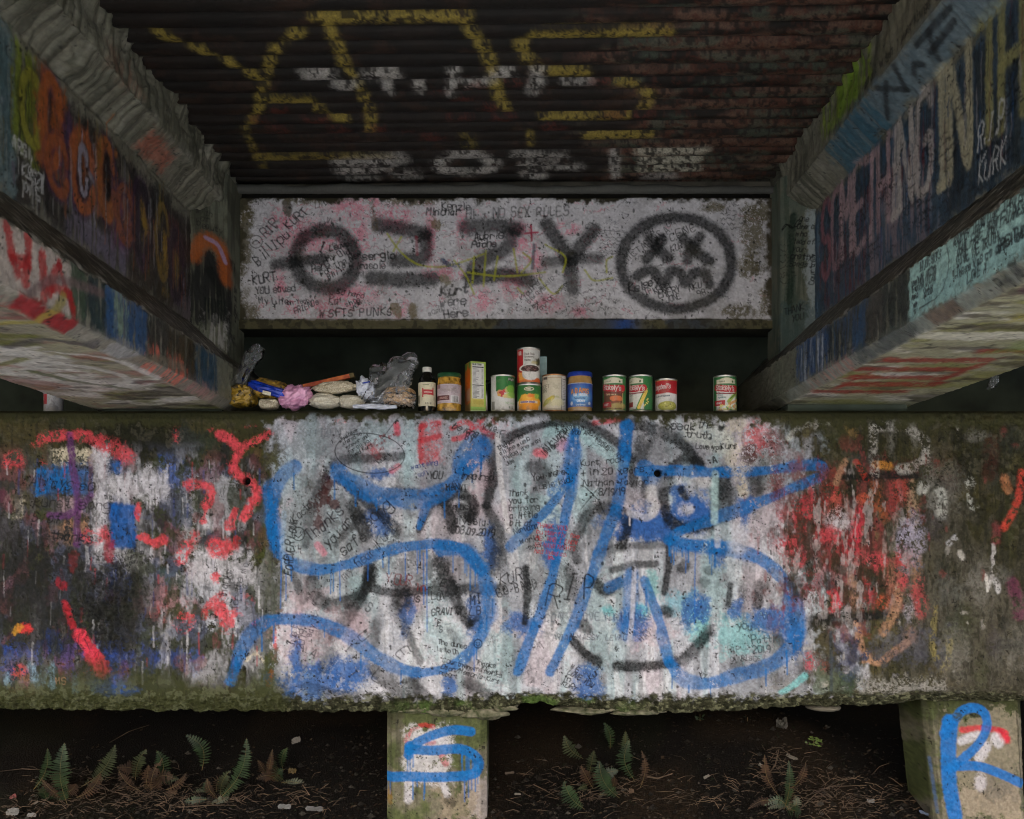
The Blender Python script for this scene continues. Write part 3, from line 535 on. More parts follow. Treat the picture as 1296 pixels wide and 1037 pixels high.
    for (x, y, rx, ry, co, a, wn_) in [(958, 556, 14, 20, CORAL, .85, .3), (952, 545, 9, 10, (214, 96, 96), .6, .4), (976, 560, 12, 18, (140, 34, 34), .75, .4), (950, 575, 10, 10, (60, 34, 30), .9, .2), (985, 568, 14, 18, (110, 36, 30), .65, .45), (984, 615, 10, 26, (120, 34, 34), .8, .35), (998, 652, 16, 12, CORAL, .75, .35), (1014, 655, 10, 22, (190, 46, 56), .85, .3), (1030, 640, 8, 26, CORAL, .8, .35), (1000, 690, 14, 12, CORAL, .9, .25), (1012, 712, 12, 12, CORAL, .85, .3), (1028, 735, 12, 18, (176, 44, 54), .7, .35), (1046, 628, 14, 18, (196, 44, 50), .85, .3), (1056, 640, 8, 14, (214, 110, 90), .6, .3), (1062, 662, 14, 15, (214, 208, 216), .9, .3), (1052, 678, 14, 9, CORAL, .95, .15), (1070, 690, 20, 12, (180, 40, 50), .75, .35), (1086, 668, 7, 22, (226, 60, 80), .9, .2), (1092, 630, 10, 9, (210, 90, 60), .8, .35), (1108, 625, 8, 26, ORANGE, .8, .35), (1118, 650, 7, 16, ORANGE, .7, .4), (1140, 620, 14, 22, (200, 70, 66), .7, .4), (1128, 640, 10, 18, (170, 60, 60), .6, .45), (1155, 640, 8, 40, (206, 170, 140), .6, .4), (1152, 685, 15, 30, (186, 180, 206), .85, .25), (1160, 720, 8, 22, TAN, .6, .4), (1142, 712, 12, 16, (206, 62, 74), .75, .35), (1110, 712, 12, 10, CORAL, .9, .25), (1088, 706, 9, 9, CORAL, .8, .35), (1070, 706, 10, 12, (190, 50, 60), .7, .4), (1030, 700, 20, 12, (70, 34, 34), .5, .3), (1058, 758, 8, 15, (226, 56, 74), .9, .15), (1082, 752, 9, 22, TAN, .75, .25), (1098, 752, 8, 16, (196, 50, 62), .8, .3), (1118, 762, 8, 10, (214, 84, 50), .85, .3), (1130, 745, 12, 40, (196, 130, 110), .65, .42), (1162, 760, 10, 24, CORAL, .75, .35), (1142, 738, 6, 8, CORAL, .85, .2), (1152, 772, 8, 16, (190, 184, 196), .7, .3), (1152, 805, 10, 14, TAN, .7, .38), (1050, 600, 18, 10, (150, 50, 40), .5, .45), (1166, 590, 26, 14, (90, 36, 34), .55, .4), (1200, 600, 20, 30, (80, 40, 36), .4, .5), (1040, 670, 14, 20, (150, 40, 48), .55, .4), (1015, 760, 20, 20, (120, 44, 50), .5, .4), (1040, 845, 10, 8, (190, 80, 60), .4, .4), (1024, 838, 6, 10, (222, 76, 96), .8, .3)]:
        c.blob(x, y, rx, ry, tuple(int(q * .86 + 8) for q in co), a=a * .9, edge=.7, worn=wn_ + .04)
    B([(1062, 604), (1095, 604), (1130, 602), (1160, 603)], 9, .85); B([(1030, 786), (1060, 783), (1095, 781), (1120, 779)], 14, .9); B([(1074, 590), (1078, 640)], 10, .6); B([(1070, 745), (1072, 770)], 10, .5); B([(1000, 735), (1060, 740)], 14, .5)
    S([(1058, 612), (1064, 596), (1070, 584)], 8, TAN, a=.7, worn=.35); S([(1084, 585), (1096, 606)], 8, (200, 60, 40), a=.7, worn=.35); S([(1108, 588), (1125, 590)], 10, (206, 140, 60), a=.7, worn=.4)
    S([(1106, 542), (1105, 565), (1107, 600)], 11, (176, 172, 166), a=.75, worn=.5); S([(1106, 540), (1130, 540), (1155, 545), (1172, 560), (1172, 580), (1155, 592), (1140, 594)], 13, (176, 172, 166), a=.75, worn=.5); S([(998, 555), (1010, 542), (1030, 536), (1060, 534)], 8, (190, 188, 176), a=.75, worn=.5); S([(1075, 540), (1080, 548)], 14, (150, 120, 70), a=.5, worn=.4)
    S([(1190, 625), (1192, 650)], 16, (180, 182, 176), a=.85, worn=.5); S([(1228, 610), (1232, 640)], 14, (180, 182, 176), a=.8, worn=.52); S([(1170, 615), (1168, 620)], 14, (190, 190, 184), a=.75, worn=.45); S([(1202, 688), (1210, 680)], 8, (190, 190, 196), a=.7, worn=.45); S([(1215, 700), (1218, 706)], 8, (200, 196, 190), a=.7, worn=.45); S([(1258, 690), (1256, 725), (1250, 745)], 5, (200, 196, 196), a=.8, worn=.3); S([(1248, 728), (1250, 748)], 4, (214, 210, 206), a=.9); S([(1260, 735), (1264, 748)], 8, (200, 198, 200), a=.85, worn=.3)
    S([(1085, 790), (1088, 812), (1096, 830), (1112, 838), (1128, 828), (1148, 814)], 10, TAN, a=.85, worn=.3); S([(1138, 745), (1132, 775), (1118, 800)], 12, TAN, a=.75, worn=.42); S([(1092, 838), (1120, 836)], 4, TAN, a=.7, worn=.3); S([(1183, 765), (1182, 785), (1180, 815), (1186, 835), (1192, 846)], 8, (150, 138, 84), a=.65, worn=.5); S([(1202, 812), (1200, 838), (1194, 848)], 9, (150, 140, 96), a=.6, worn=.45)
    S([(1294, 598), (1290, 625), (1282, 650), (1272, 668)], 10, (206, 72, 60), a=.8, worn=.4); S([(1272, 605), (1276, 620)], 12, (196, 130, 90), a=.6, worn=.45); S([(1282, 738), (1288, 760), (1290, 778)], 16, (120, 56, 90), a=.6, worn=.42); S([(1262, 665), (1262, 685)], 12, (140, 60, 70), a=.6, worn=.4); S([(1240, 526), (1256, 528)], 10, (150, 52, 44), a=.8, worn=.3); S([(1256, 560), (1252, 600)], 20, (80, 30, 30), a=.35, worn=.4)
    c.rect(1085, 862, 1195, 884, (150, 148, 144), a=.75, edge=12, worn=.35); c.rect(1030, 850, 1080, 890, (86, 96, 76), a=.7, edge=12); c.blob(1072, 868, 12, 14, (44, 62, 44), a=.7, edge=.6); c.stroke([(1051, 800), (1052, 885)], 4, (60, 72, 84), a=.6); c.blob(1150, 815, 40, 24, (78, 80, 96), a=.5, edge=.8); c.blob(1075, 830, 16, 24, (60, 66, 110), a=.4, edge=.7)
    for i in range(60): c.blob(c.r.uniform(1000, 1290), c.r.uniform(535, 880), c.r.uniform(1, 5), c.r.uniform(1.5, 8), [(170, 166, 160), (120, 60, 56), (40, 38, 30), (96, 90, 60)][c.r.integers(4)], a=.55, edge=.8, worn=.35)
    c.glaze((50, 46, 32), sstep(.35, .6, rm) * sstep(.52, .72, c.noise(11, 26, 61, 5, .7)) * .72); c.glaze((168, 160, 160), sstep(.3, .6, rm) * sstep(.74, .9, c.noise(10, 34, 62, 4, .6)) * .55)
    c.grit(.40, .010)
    # --- marker writing
    T = c.text
    T('FOREVER LOVE', 369, 728, 8.5, -85, w=1.7, track=.98); T('Kacto', 374, 662, 9.5, -44, w=1.5)
    for (x, y, r_) in [(378, 676, 8), (605, 815, 5)]:
        c.stroke([(x + r_ * math.cos(t), y + r_ * 1.05 * math.sin(t)) for t in np.linspace(0, 6.2, 14)], 1.3, INK, a=.9); c.stroke([(x - r_ * .5, y + r_ * .2), (x, y + r_ * .55), (x + r_ * .5, y + r_ * .1)], 1.1, INK)
        for d in (-.3, .3): c.stroke([(x + d * r_, y - r_ * .35), (x + d * r_, y - r_ * .15)], 1.2, INK, smooth=False)
    T('Thanks', 394, 686, 13, -42, w=1.6, col=(40, 36, 44)); T('you are', 416, 694, 12, -46, w=1.6); T('safe', 434, 704, 13, -35, w=1.6); T('your', 400, 640, 12, -55, w=1.5, col=(60, 34, 34)); T('song', 466, 668, 13, -40, w=1.5); T('my heart', 436, 734, 11, -40, w=1.4, a=.7); T('Kurt', 480, 692, 11, -42, w=1.4, a=.8)
    c.stroke([(468 + 44 * math.cos(t), 574 + 25 * math.sin(t) + 3 * math.cos(t)) for t in np.linspace(0, 6.4, 26)], 1.2, INK, a=.9); c.lines(['You have', 'shared so', 'forever and', 'for all you', 'lived Kurt'], 432, 558, 4.4, 6.4, -30, w=.85); c.lines(['in the', 'music to me', 'xo'], 474, 560, 4.2, 6.4, -32, w=.85, col=(120, 30, 36)); T('Kurt', 480, 587, 6, -32, w=1)
    c.stroke([(503, 530), (483, 556)], 1.1, INK, a=.8); T('CITIZEN HERE', 384, 552, 9, 0, w=1.2, a=.45, col=(70, 70, 76)); c.note(500, 600, 30, 2, 4, 8, -6, a=.5, w=.8); T('want sing', 521, 594, 5, -12, w=1, col=(40, 60, 120)); T('son', 530, 604, 6, -16, w=1, col=(40, 60, 120))
    T('YOU', 543, 606, 8.5, 2, w=1.6); T('inspired', 582, 606, 8, 3, w=1.5); T('MANY!', 565, 621, 7.5, -3, w=1.6); T('is me', 580, 632, 7, 0, w=1.4); T('much', 574, 645, 8, 0, w=1.5); T('alyssia', 575, 663, 9, 4, w=1.5); T('08.09.2019', 576, 675, 8.5, 5, w=1.5)
    T('be long', 572, 542, 7, 18, w=1.3); T('love', 610, 544, 8, 6, w=1.4); T('By', 588, 556, 8, 6, w=1.4); T('F', 632, 554, 9, -6, w=1.2)
    T('YOUR', 489, 738, 13, 6, w=1.5, col=(110, 40, 42), a=.85); T('is', 522, 762, 9, 4, w=1.5); T('in', 528, 748, 9, 0, w=1.4, col=(120, 44, 44)); T('LOV', 546, 759, 9, 0, w=1.4); T('H', 561, 728, 9, 10, w=1.4); T('E', 556, 742, 9, 4, w=1.4); T('GRAVITY', 546, 779, 8.5, -3, w=1.4); T('E', 554, 792, 8, 4, w=1.3); T('S', 556, 801, 7, 4, w=1.3); T('MI', 595, 764, 11, 0, w=1.6); T('LB', 595, 778, 10, 0, w=1.6)
    for ch, x, y, s_ in [('E', 457, 755, 13), ('S', 462, 772, 12), ('U', 452, 806, 14), ('E', 500, 828, 14), ('L', 470, 858, 15), ('I', 436, 822, 11), ('I', 440, 855, 11), ('M', 505, 866, 10), ('A', 392, 830, 10)]: T(ch, x, y, s_, 40, w=1.5, a=.8)
    c.lines(['Just', '2019'], 372, 820, 9, 12, -78, w=1.3, a=.8, col=(50, 40, 60)); T('say it', 394, 806, 8, -70, w=1.2, a=.8, col=(50, 40, 60))
    c.lines(['The dunes', 'is to Oh'], 555, 815, 6, 9, 10, w=1.05); c.lines(['Courtney - Thanks', 'Cmon/Memoria-Kurt', 'robert'], 560, 838, 5.6, 8, 15, w=1.05); T('Thanks', 602, 842, 6, 8, w=1.1); c.lines(['Nirvana-Kurt'], 585, 846, 5.6, 8, 10, w=1.05)
    T('Kurt, rock', 736, 591, 7.5, -7, w=1.35); T('+ in 20 years', 735, 603, 8, -4, w=1.4); T('Nathan Taylor', 738, 616, 8, -2, w=1.4); T('8/19/19', 758, 627, 8, -2, w=1.5); c.stroke([(735, 645), (757, 618)], 1.2, INK, a=.8); c.stroke([(740, 616), (756, 632), (766, 652)], 1.2, INK, a=.8)
    T('You were', 674, 609, 8, -13, w=1.35); T('music kid', 676, 622, 7.5, -14, w=1.3); c.lines(['Thank', 'you for', 'bringing', 'a little', 'bit of'], 644, 628, 7, 9.6, -3, w=1.3); T('Nirvana', 651, 676, 7, -14, w=1.2, col=(24, 34, 60)); T('world', 659, 688, 6.5, -10, w=1.15); T('-mark', 666, 697, 6, -14, w=1.1)
    T('BE THE PERSON YOU', 689, 541, 4.8, 4, w=1.05); T('THINK YOU ARE', 701, 548, 4.8, 4, w=1.05); T('THANKS FOR ALL', 748, 552, 4.6, 38, w=.95); T('I LOVED', 752, 558, 4.6, 38, w=.95)
    c.lines(['Thanks for', 'all the music', 'living the way', 'Jes'], 631, 570, 5.2, 7.4, -28, w=1.0); T('Nirvana', 693, 573, 9, -48, w=1.3); T('lives on', 690, 578, 8, -40, w=1.2, a=.85)
    c.lines(['THANK YOU', 'butterfly fee', 'ME. AND I KNOW', 'SO MANY NIGHTS', 'had lived so.'], 680, 667, 5.4, 8.2, 7, w=.8, col=(170, 44, 50)); T('in.', 693, 708, 5, 0, col=(176, 34, 40), w=1.1)
    T('KURT', 634, 740, 14, -12, w=1.4); T('GO-BANG', 632, 756, 11, -16, w=1.4); T('R', 686, 766, 30, 4, w=1.9, slant=.1); c.stroke([(708, 761), (709, 762)], 3, INK); T('I', 713, 760, 30, 0, w=1.8); c.stroke([(728, 763), (729, 764)], 2.4, INK); T('P', 738, 757, 28, -4, w=1.7, wide=.7)
    T('CON', 690, 787, 9, -2, w=1.1, a=.6, col=(60, 64, 84), track=1.2); T('LOVE', 730, 786, 9, -2, w=1.1, a=.65, col=(60, 64, 84), track=1.2); T('KURT LIVES', 766, 785, 8, -1, w=1.1, a=.7, col=(40, 50, 90)); T('ARIAN MASSY, LEVAC', 699, 810, 7, 0, w=1.1, a=.75, col=(44, 46, 60)); T('HAY', 812, 812, 9, -35, w=1.1, a=.6); T('PAT', 676, 823, 7, -20, w=1, a=.6)
    c.lines(['WE', 'LOVE YOU', 'in', 'KURT'], 722, 846, 6.5, 8, 30, w=1.2); c.note(640, 850, 30, 5, 5, 9, -55, a=.6, w=.9); T('Kurt', 748, 862, 7, -45, w=1.2)
    T('Speak', 842, 543, 9.5, 2, w=1.6); T('the', 882, 542, 9.5, 0, w=1.6); T('truth', 868, 554, 9, 2, w=1.5); T('Love you', 881, 568, 6, 2, w=1.3); T('Kurt', 913, 568, 7, 0, w=1.2); T('-A', 896, 587, 8, -8, w=1.5); c.blob(913, 542, 5, 4, (24, 26, 24), a=.95, edge=.4)
    T('you', 933, 796, 9, 2, w=1.4, a=.8, col=(44, 52, 60)); c.lines(['Patti', '2019'], 952, 815, 8.5, 11.5, -4, w=1.35, col=(34, 50, 60)); T('RIP', 922, 827, 8, -3, w=1.2, a=.6); T('CANBISCE', 924, 837, 6, -1, w=1.1, a=.7); T('by', 887, 856, 6, 12, w=1.2, a=.8); T('who', 936, 750, 6, 0, w=1, a=.5); T('xxx', 938, 757, 5, 0, w=1, a=.5); T('y!', 858, 605, 8, 0, w=1.2, a=.8); T('th', 965, 785, 9, -10, w=1.2, a=.6)
    for i in range(150): c.note(c.r.uniform(360, 980), c.r.uniform(560, 870), c.r.uniform(14, 34), c.r.integers(1, 4), c.r.uniform(2.5, 5), 6.5, c.r.uniform(-50, 40), a=.42, w=.85)
    for i in range(140):
        x, y = c.r.uniform(345, 1000), c.r.uniform(545, 885); c.blob(x, y, c.r.uniform(.7, 1.8), c.r.uniform(.7, 2.2), (26, 26, 26), a=.8, edge=.5)
    # --- moss, dirt and wear that lie over the paint
    c.glaze(DMOSS, sstep(.74, .95, n2) * .3 * (1 - mid * .8)); c.glaze((58, 58, 34), sstep(537, 523, Y2 + (n2 - .5) * 16 + (n1 - .5) * 10 - sstep(930, 1000, X2) * 8 - sstep(360, 330, X2) * 8) * .97)
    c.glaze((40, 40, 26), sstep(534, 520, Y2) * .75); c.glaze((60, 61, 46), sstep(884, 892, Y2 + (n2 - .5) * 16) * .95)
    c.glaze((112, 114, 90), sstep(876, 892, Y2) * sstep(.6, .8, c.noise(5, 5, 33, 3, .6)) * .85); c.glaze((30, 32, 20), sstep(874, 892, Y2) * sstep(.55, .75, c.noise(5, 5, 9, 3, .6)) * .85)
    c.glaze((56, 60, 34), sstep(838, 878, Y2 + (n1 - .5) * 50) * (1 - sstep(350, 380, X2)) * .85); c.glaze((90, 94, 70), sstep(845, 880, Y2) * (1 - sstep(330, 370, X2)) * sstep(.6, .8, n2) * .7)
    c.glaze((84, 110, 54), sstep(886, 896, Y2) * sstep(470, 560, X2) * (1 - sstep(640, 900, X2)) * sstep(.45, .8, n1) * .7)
    c.glaze((38, 36, 26), sstep(.8, .95, c.noise(3.5, 10, 10, 3)) * .45 * (1 - mid * .6))
    for hx, hy in ((312, 609), (833, 599)):  # two holes, sunk in the relief, their shaded inside painted near black
        d = np.hypot(X2 - hx, Y2 - hy); c.glaze((10, 10, 8), 1 - sstep(4.2, 5.2, d)); c.H -= .03 * (1 - sstep(3.6, 5.2, d))
    # relief
    c.H += (n1 - .5) * .006 + (n2 - .5) * .0035 + (c.G - .5) * .0012
    rough = np.exp(-(((X2 - 140) / 55) ** 2 + ((Y2 - 775) / 80) ** 2)); c.H += rough * ((c.noise(6, 6, 21, 3, .7) - .4) * .02)
    c.H += sstep(1150, 1200, X2) * (np.abs(c.noise(16, 40, 22, 4) - .5) * -.012 + (c.noise(7, 7, 23, 3) - .5) * .006)
    low = sstep(872, 894, Y2 + (n2 - .5) * 10); c.H += low * ((c.noise(4, 4, 24, 3, .6) - .5) * .016 - .002)
    c.H -= .008 * np.exp(-((Y2 - 887 - (n1 - .5) * 3) / 1.3) ** 2) * sstep(380, 420, X2) * (1 - sstep(840, 880, X2))
paint_cap(cap)
# section of the cap: top surface, worn arris, face, ragged lower edge, underside
s_ = cys
bot = np.interp(cxs, [-560, 0, 300, 480, 560, 640, 660, 668, 690, 760, 800, 900, 1000, 1100, 1160, 1300, 1900], [899, 899, 901, 901, 903, 898, 892, 890, 891, 901, 903, 901, 896, 893, 887, 888, 888])
bot = bot + (vnoise(cxs, np.array([0., 1.]), 14, 5, 77, 4, .6)[0] - .5) * 3.5
Yd = np.interp(s_, [440, 506, 517, 523, 531, 890, 905, 912, 960], [3.75, 3.10, 3.018, 3.006, 3.0, 3.0, 3.006, 3.02, 3.70])
Zr = np.interp(s_, [440, 506, 517, 523, 531], [519, 519, 519.5, 523, 531])
ZZ = np.where(s_ > 531, s_, Zr)[:, None] + 0 * X2
t_ = np.clip((Y2 - 868) / (908 - 868), 0, 1)
ZZ = np.where(Y2 > 868, 868 + t_ * (bot[None, :] - 868), ZZ)
ZZ = np.where(Y2 > 908, bot[None, :] - 2 * np.clip((Y2 - 912) / 40, 0, 1), ZZ)
PX = (X2 - CX) * K + 0 * ZZ; PZ = (HY - ZZ) * K; PY = Yd[:, None] - cap.H * sstep(505, 531, Y2)
PZ = PZ + np.where((Y2 < 517), cap.H * .6, 0)
cap_o = empty('pier_cap', (0, 3.35, -.52))
tag(cap_o, 'long concrete cross beam covered in blue, white and coral graffiti below the cans', 'concrete beam')
off = np.array([0, 3.35, -.52])
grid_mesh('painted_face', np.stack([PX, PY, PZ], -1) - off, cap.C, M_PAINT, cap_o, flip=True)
v, f = box_vf(-3.14, 3.14, 3.12 - 3.35, 3.74 - 3.35, -.485 + .52, .42 + .52)
mesh_pd('concrete_core', v, f, M_CONC, cap_o)
# ------------------------------------------------------------------ columns under the cap
def column(name, label, x0t, x1t, x0b, x1b, yf, depth, paint, seed, side_left=True):
    """front painted grid wraps both chamfers; px coordinates at the front plane"""
    kk = yf / F
    ch = .022
    rows = np.arange(884, 1075, 1.0)
    xs = np.concatenate([np.arange(x0t - 30, x0t - 8, 2.0), np.arange(x0t - 8, x1t + 9, 1.0), np.arange(x1t + 10, x1t + 31, 2.0)])
    c = Canvas(xs, rows, (112, 108, 92), seed=seed)
    paint(c)
    tt = (rows - 893) / 140.0
    L = x0t + (x0b - x0t) * tt; R = x1t + (x1b - x1t) * tt
    u = xs
    w0 = (u - x0t) / (x1t - x0t)
    X = L[:, None] + np.clip(w0, 0, 1)[None] * (R - L)[:, None]
    Y = np.full((len(rows), len(xs)), yf)
    kl = np.clip((x0t - u) / 30, 0, 1); kr = np.clip((u - x1t) / 30, 0, 1)
    chl = np.clip(kl / .27, 0, 1); chr_ = np.clip(kr / .27, 0, 1)
    Xm = (X - CX) * kk - (chl - chr_)[None] * ch
    Y = Y + (np.maximum(chl, chr_) * ch)[None] + (np.clip((kl - .27) / .73, 0, 1) + np.clip((kr - .27) / .73, 0, 1))[None] * (depth - ch)
    Z = (HY - rows)[:, None] * kk + 0 * X
    Y = Y - c.H
    cx_, by = (Xm.min() + Xm.max()) / 2, yf + depth / 2
    o = empty(name, (cx_, by, -.9)); tag(o, label, 'concrete column', 'columns carrying the cross beam')
    grid_mesh('painted_shaft', np.stack([Xm, Y, Z], -1) - np.array([cx_, by, -.9]), c.C, M_PAINT, o, flip=True)
    v, f = box_vf(Xm[100].min() - cx_ + .012, Xm[100].max() - cx_ - .012, -depth * .3, depth * .49, -.4, .37)
    mesh_pd('concrete_core', v, f, M_CONC, o)
    return o

def col_base(c):
    n1 = c.noise(30, 40, 1, 4); n2 = c.noise(6, 6, 2, 4)
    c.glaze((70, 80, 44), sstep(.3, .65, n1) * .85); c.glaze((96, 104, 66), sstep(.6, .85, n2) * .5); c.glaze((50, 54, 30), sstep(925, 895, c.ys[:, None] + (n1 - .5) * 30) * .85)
    c.glaze((60, 60, 50), sstep(.6, .9, c.V) * .5); c.H += (n2 - .5) * .004 + (n1 - .5) * .004
    return n1, n2
def paint_s(c):
    n1, n2 = col_base(c)
    c.rect(590, 980, 625, 1040, (168, 158, 158), a=.7, edge=14); c.rect(555, 1000, 600, 1040, (140, 128, 112), a=.7, edge=14)
    c.rect(515, 920, 570, 990, (190, 188, 192), a=.9, edge=10, worn=.25); c.stroke([(518, 985), (517, 1012)], 11, WHITE, a=.85, worn=.25); c.stroke([(560, 990), (566, 1006)], 9, WHITE, a=.85, worn=.25); c.stroke([(558, 930), (565, 948)], 12, WHITE, a=.8, worn=.2)
    c.stroke([(514, 938), (520, 925), (535, 918), (548, 920)], 6, (170, 44, 48), a=.8, worn=.3); c.stroke([(560, 958), (564, 966)], 9, (170, 60, 66), a=.8, worn=.25); c.stroke([(540, 942), (550, 940)], 5, (160, 70, 90), a=.7, worn=.3)
    U = lambda p, w, **k: c.stroke(p, w, BLUE, a=.97, soft=.12, grain=.15, **k)
    U([(596, 926), (575, 924), (550, 930), (528, 940), (518, 950)], 12); U([(518, 948), (545, 950), (580, 948), (600, 956), (606, 970), (598, 980), (575, 983), (545, 984), (515, 983), (488, 984)], 12.5, drips=12)
    U([(518, 944), (517, 956)], 12); 
    for x, l in [(516, 20), (519, 26), (523, 16), (585, 22), (590, 34), (594, 28), (598, 20)]: c.stroke([(x, 955), (x, 955 + l)], 1.8, BLUE, a=.8, smooth=False)
    for x, l in [(588, 30), (593, 24), (597, 14)]: c.stroke([(x, 985), (x, 985 + l)], 1.8, (40, 90, 160), a=.8, smooth=False)
    c.grit(.35, .01); c.blob(492, 1010, 5, 12, (160, 120, 40), a=.5, edge=.6, worn=.3); c.blob(572, 1015, 8, 8, (52, 48, 40), a=.7, edge=.6)
def paint_r(c):
    n1, n2 = col_base(c)
    c.rect(1195, 905, 1290, 1030, (132, 124, 108), a=.8, edge=16); c.rect(1200, 990, 1285, 1035, (150, 138, 122), a=.7, edge=14); c.blob(1250, 1000, 20, 16, (96, 92, 86), a=.6, edge=.7)
    c.stroke([(1215, 924), (1240, 922), (1268, 926), (1272, 936)], 8, (196, 44, 62), a=.9, worn=.15); c.stroke([(1264, 928), (1272, 936)], 12, (196, 44, 62), a=.9)
    c.stroke([(1212, 938), (1235, 930)], 11, WHITE, a=.95, worn=.15); c.stroke([(1258, 934), (1262, 940)], 14, WHITE, a=.95, worn=.15); c.stroke([(1244, 945), (1236, 958)], 15, WHITE, a=.92, worn=.2); c.stroke([(1235, 985), (1233, 994)], 15, (186, 182, 190), a=.9, worn=.3); c.stroke([(1225, 960), (1230, 975)], 5, INK, a=.7, worn=.3)
    U = lambda p, w, **k: c.stroke(p, w, (24, 106, 182), a=.95, soft=.14, grain=.15, **k)
    U([(1204, 916), (1214, 902), (1232, 896), (1246, 904), (1246, 924), (1232, 945), (1208, 964), (1192, 974)], 12); U([(1200, 914), (1196, 940), (1193, 970), (1192, 1000), (1196, 1034)], 20); U([(1206, 970), (1232, 970), (1258, 978), (1290, 992)], 12); U([(1192, 930), (1200, 912)], 14)
    c.blob(1212, 906, 7, 6, (56, 66, 60), a=.8, edge=.7, worn=.3); c.stroke([(1172, 960), (1174, 1030)], 3, (70, 100, 150), a=.6, worn=.3)
    c.grit(.35, .01); c.stroke([(1286, 900), (1290, 990)], 2.2, (30, 28, 20), a=.7)
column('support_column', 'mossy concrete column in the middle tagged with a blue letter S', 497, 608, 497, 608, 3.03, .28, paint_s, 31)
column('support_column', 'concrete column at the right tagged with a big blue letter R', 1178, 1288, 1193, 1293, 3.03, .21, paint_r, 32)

# ragged concrete patch squeezed out above the middle column, and a small block under the beam
def lump(name, loc, rx, ry, rz, seed, mat, parent=None, amp=.35, fr=9.0, sub=3, col=None):
    bm = bmesh.new(); bmesh.ops.create_icosphere(bm, subdivisions=sub, radius=1.0)
    for vv in bm.verts:
        d = vv.co.normalized(); n = mnoise.fractal(d * 1.6 + Vector((seed * 7.1, 0, 0)), 1.0, 2.0, 4) * amp
        vv.co = Vector((d.x * rx, d.y * ry, d.z * rz)) * (1 + n)
    me = bpy.data.meshes.new(name); bm.to_mesh(me); bm.free()
    me.polygons.foreach_set('use_smooth', [True] * len(me.polygons))
    o = link_mesh(name, me, mat, parent); o.location = loc
    return o
M_MOSSC = plain_mat('mossy_crumbled_concrete', (62, 72, 38), rough=.95, var=.35, scale=35, bump=.7, c2=(120, 116, 100), bdist=.01)
for i, (px, py, rx, rz) in enumerate([(560, 905, .10, .022), (608, 908, .075, .03), (520, 903, .08, .018), (636, 900, .05, .02), (745, 904, .11, .018), (810, 906, .09, .016)]):
    o = lump('mortar_lump', ((px - CX) * K, 3.05, (HY - py + 3) * K), rx, .05, rz * .75, i, M_MOSSC, cap_o, .4)
    o.location = Vector(o.location) - Vector((0, 3.35, -.52))
blk = lump('concrete_stub', ((1050 - CX) * K, 3.06 - 3.35 + 3.35, (HY - 899) * K), .055, .06, .013, 9, M_CONC, cap_o, .12)
blk.location = Vector(blk.location) - Vector((0, 3.35, -.52))

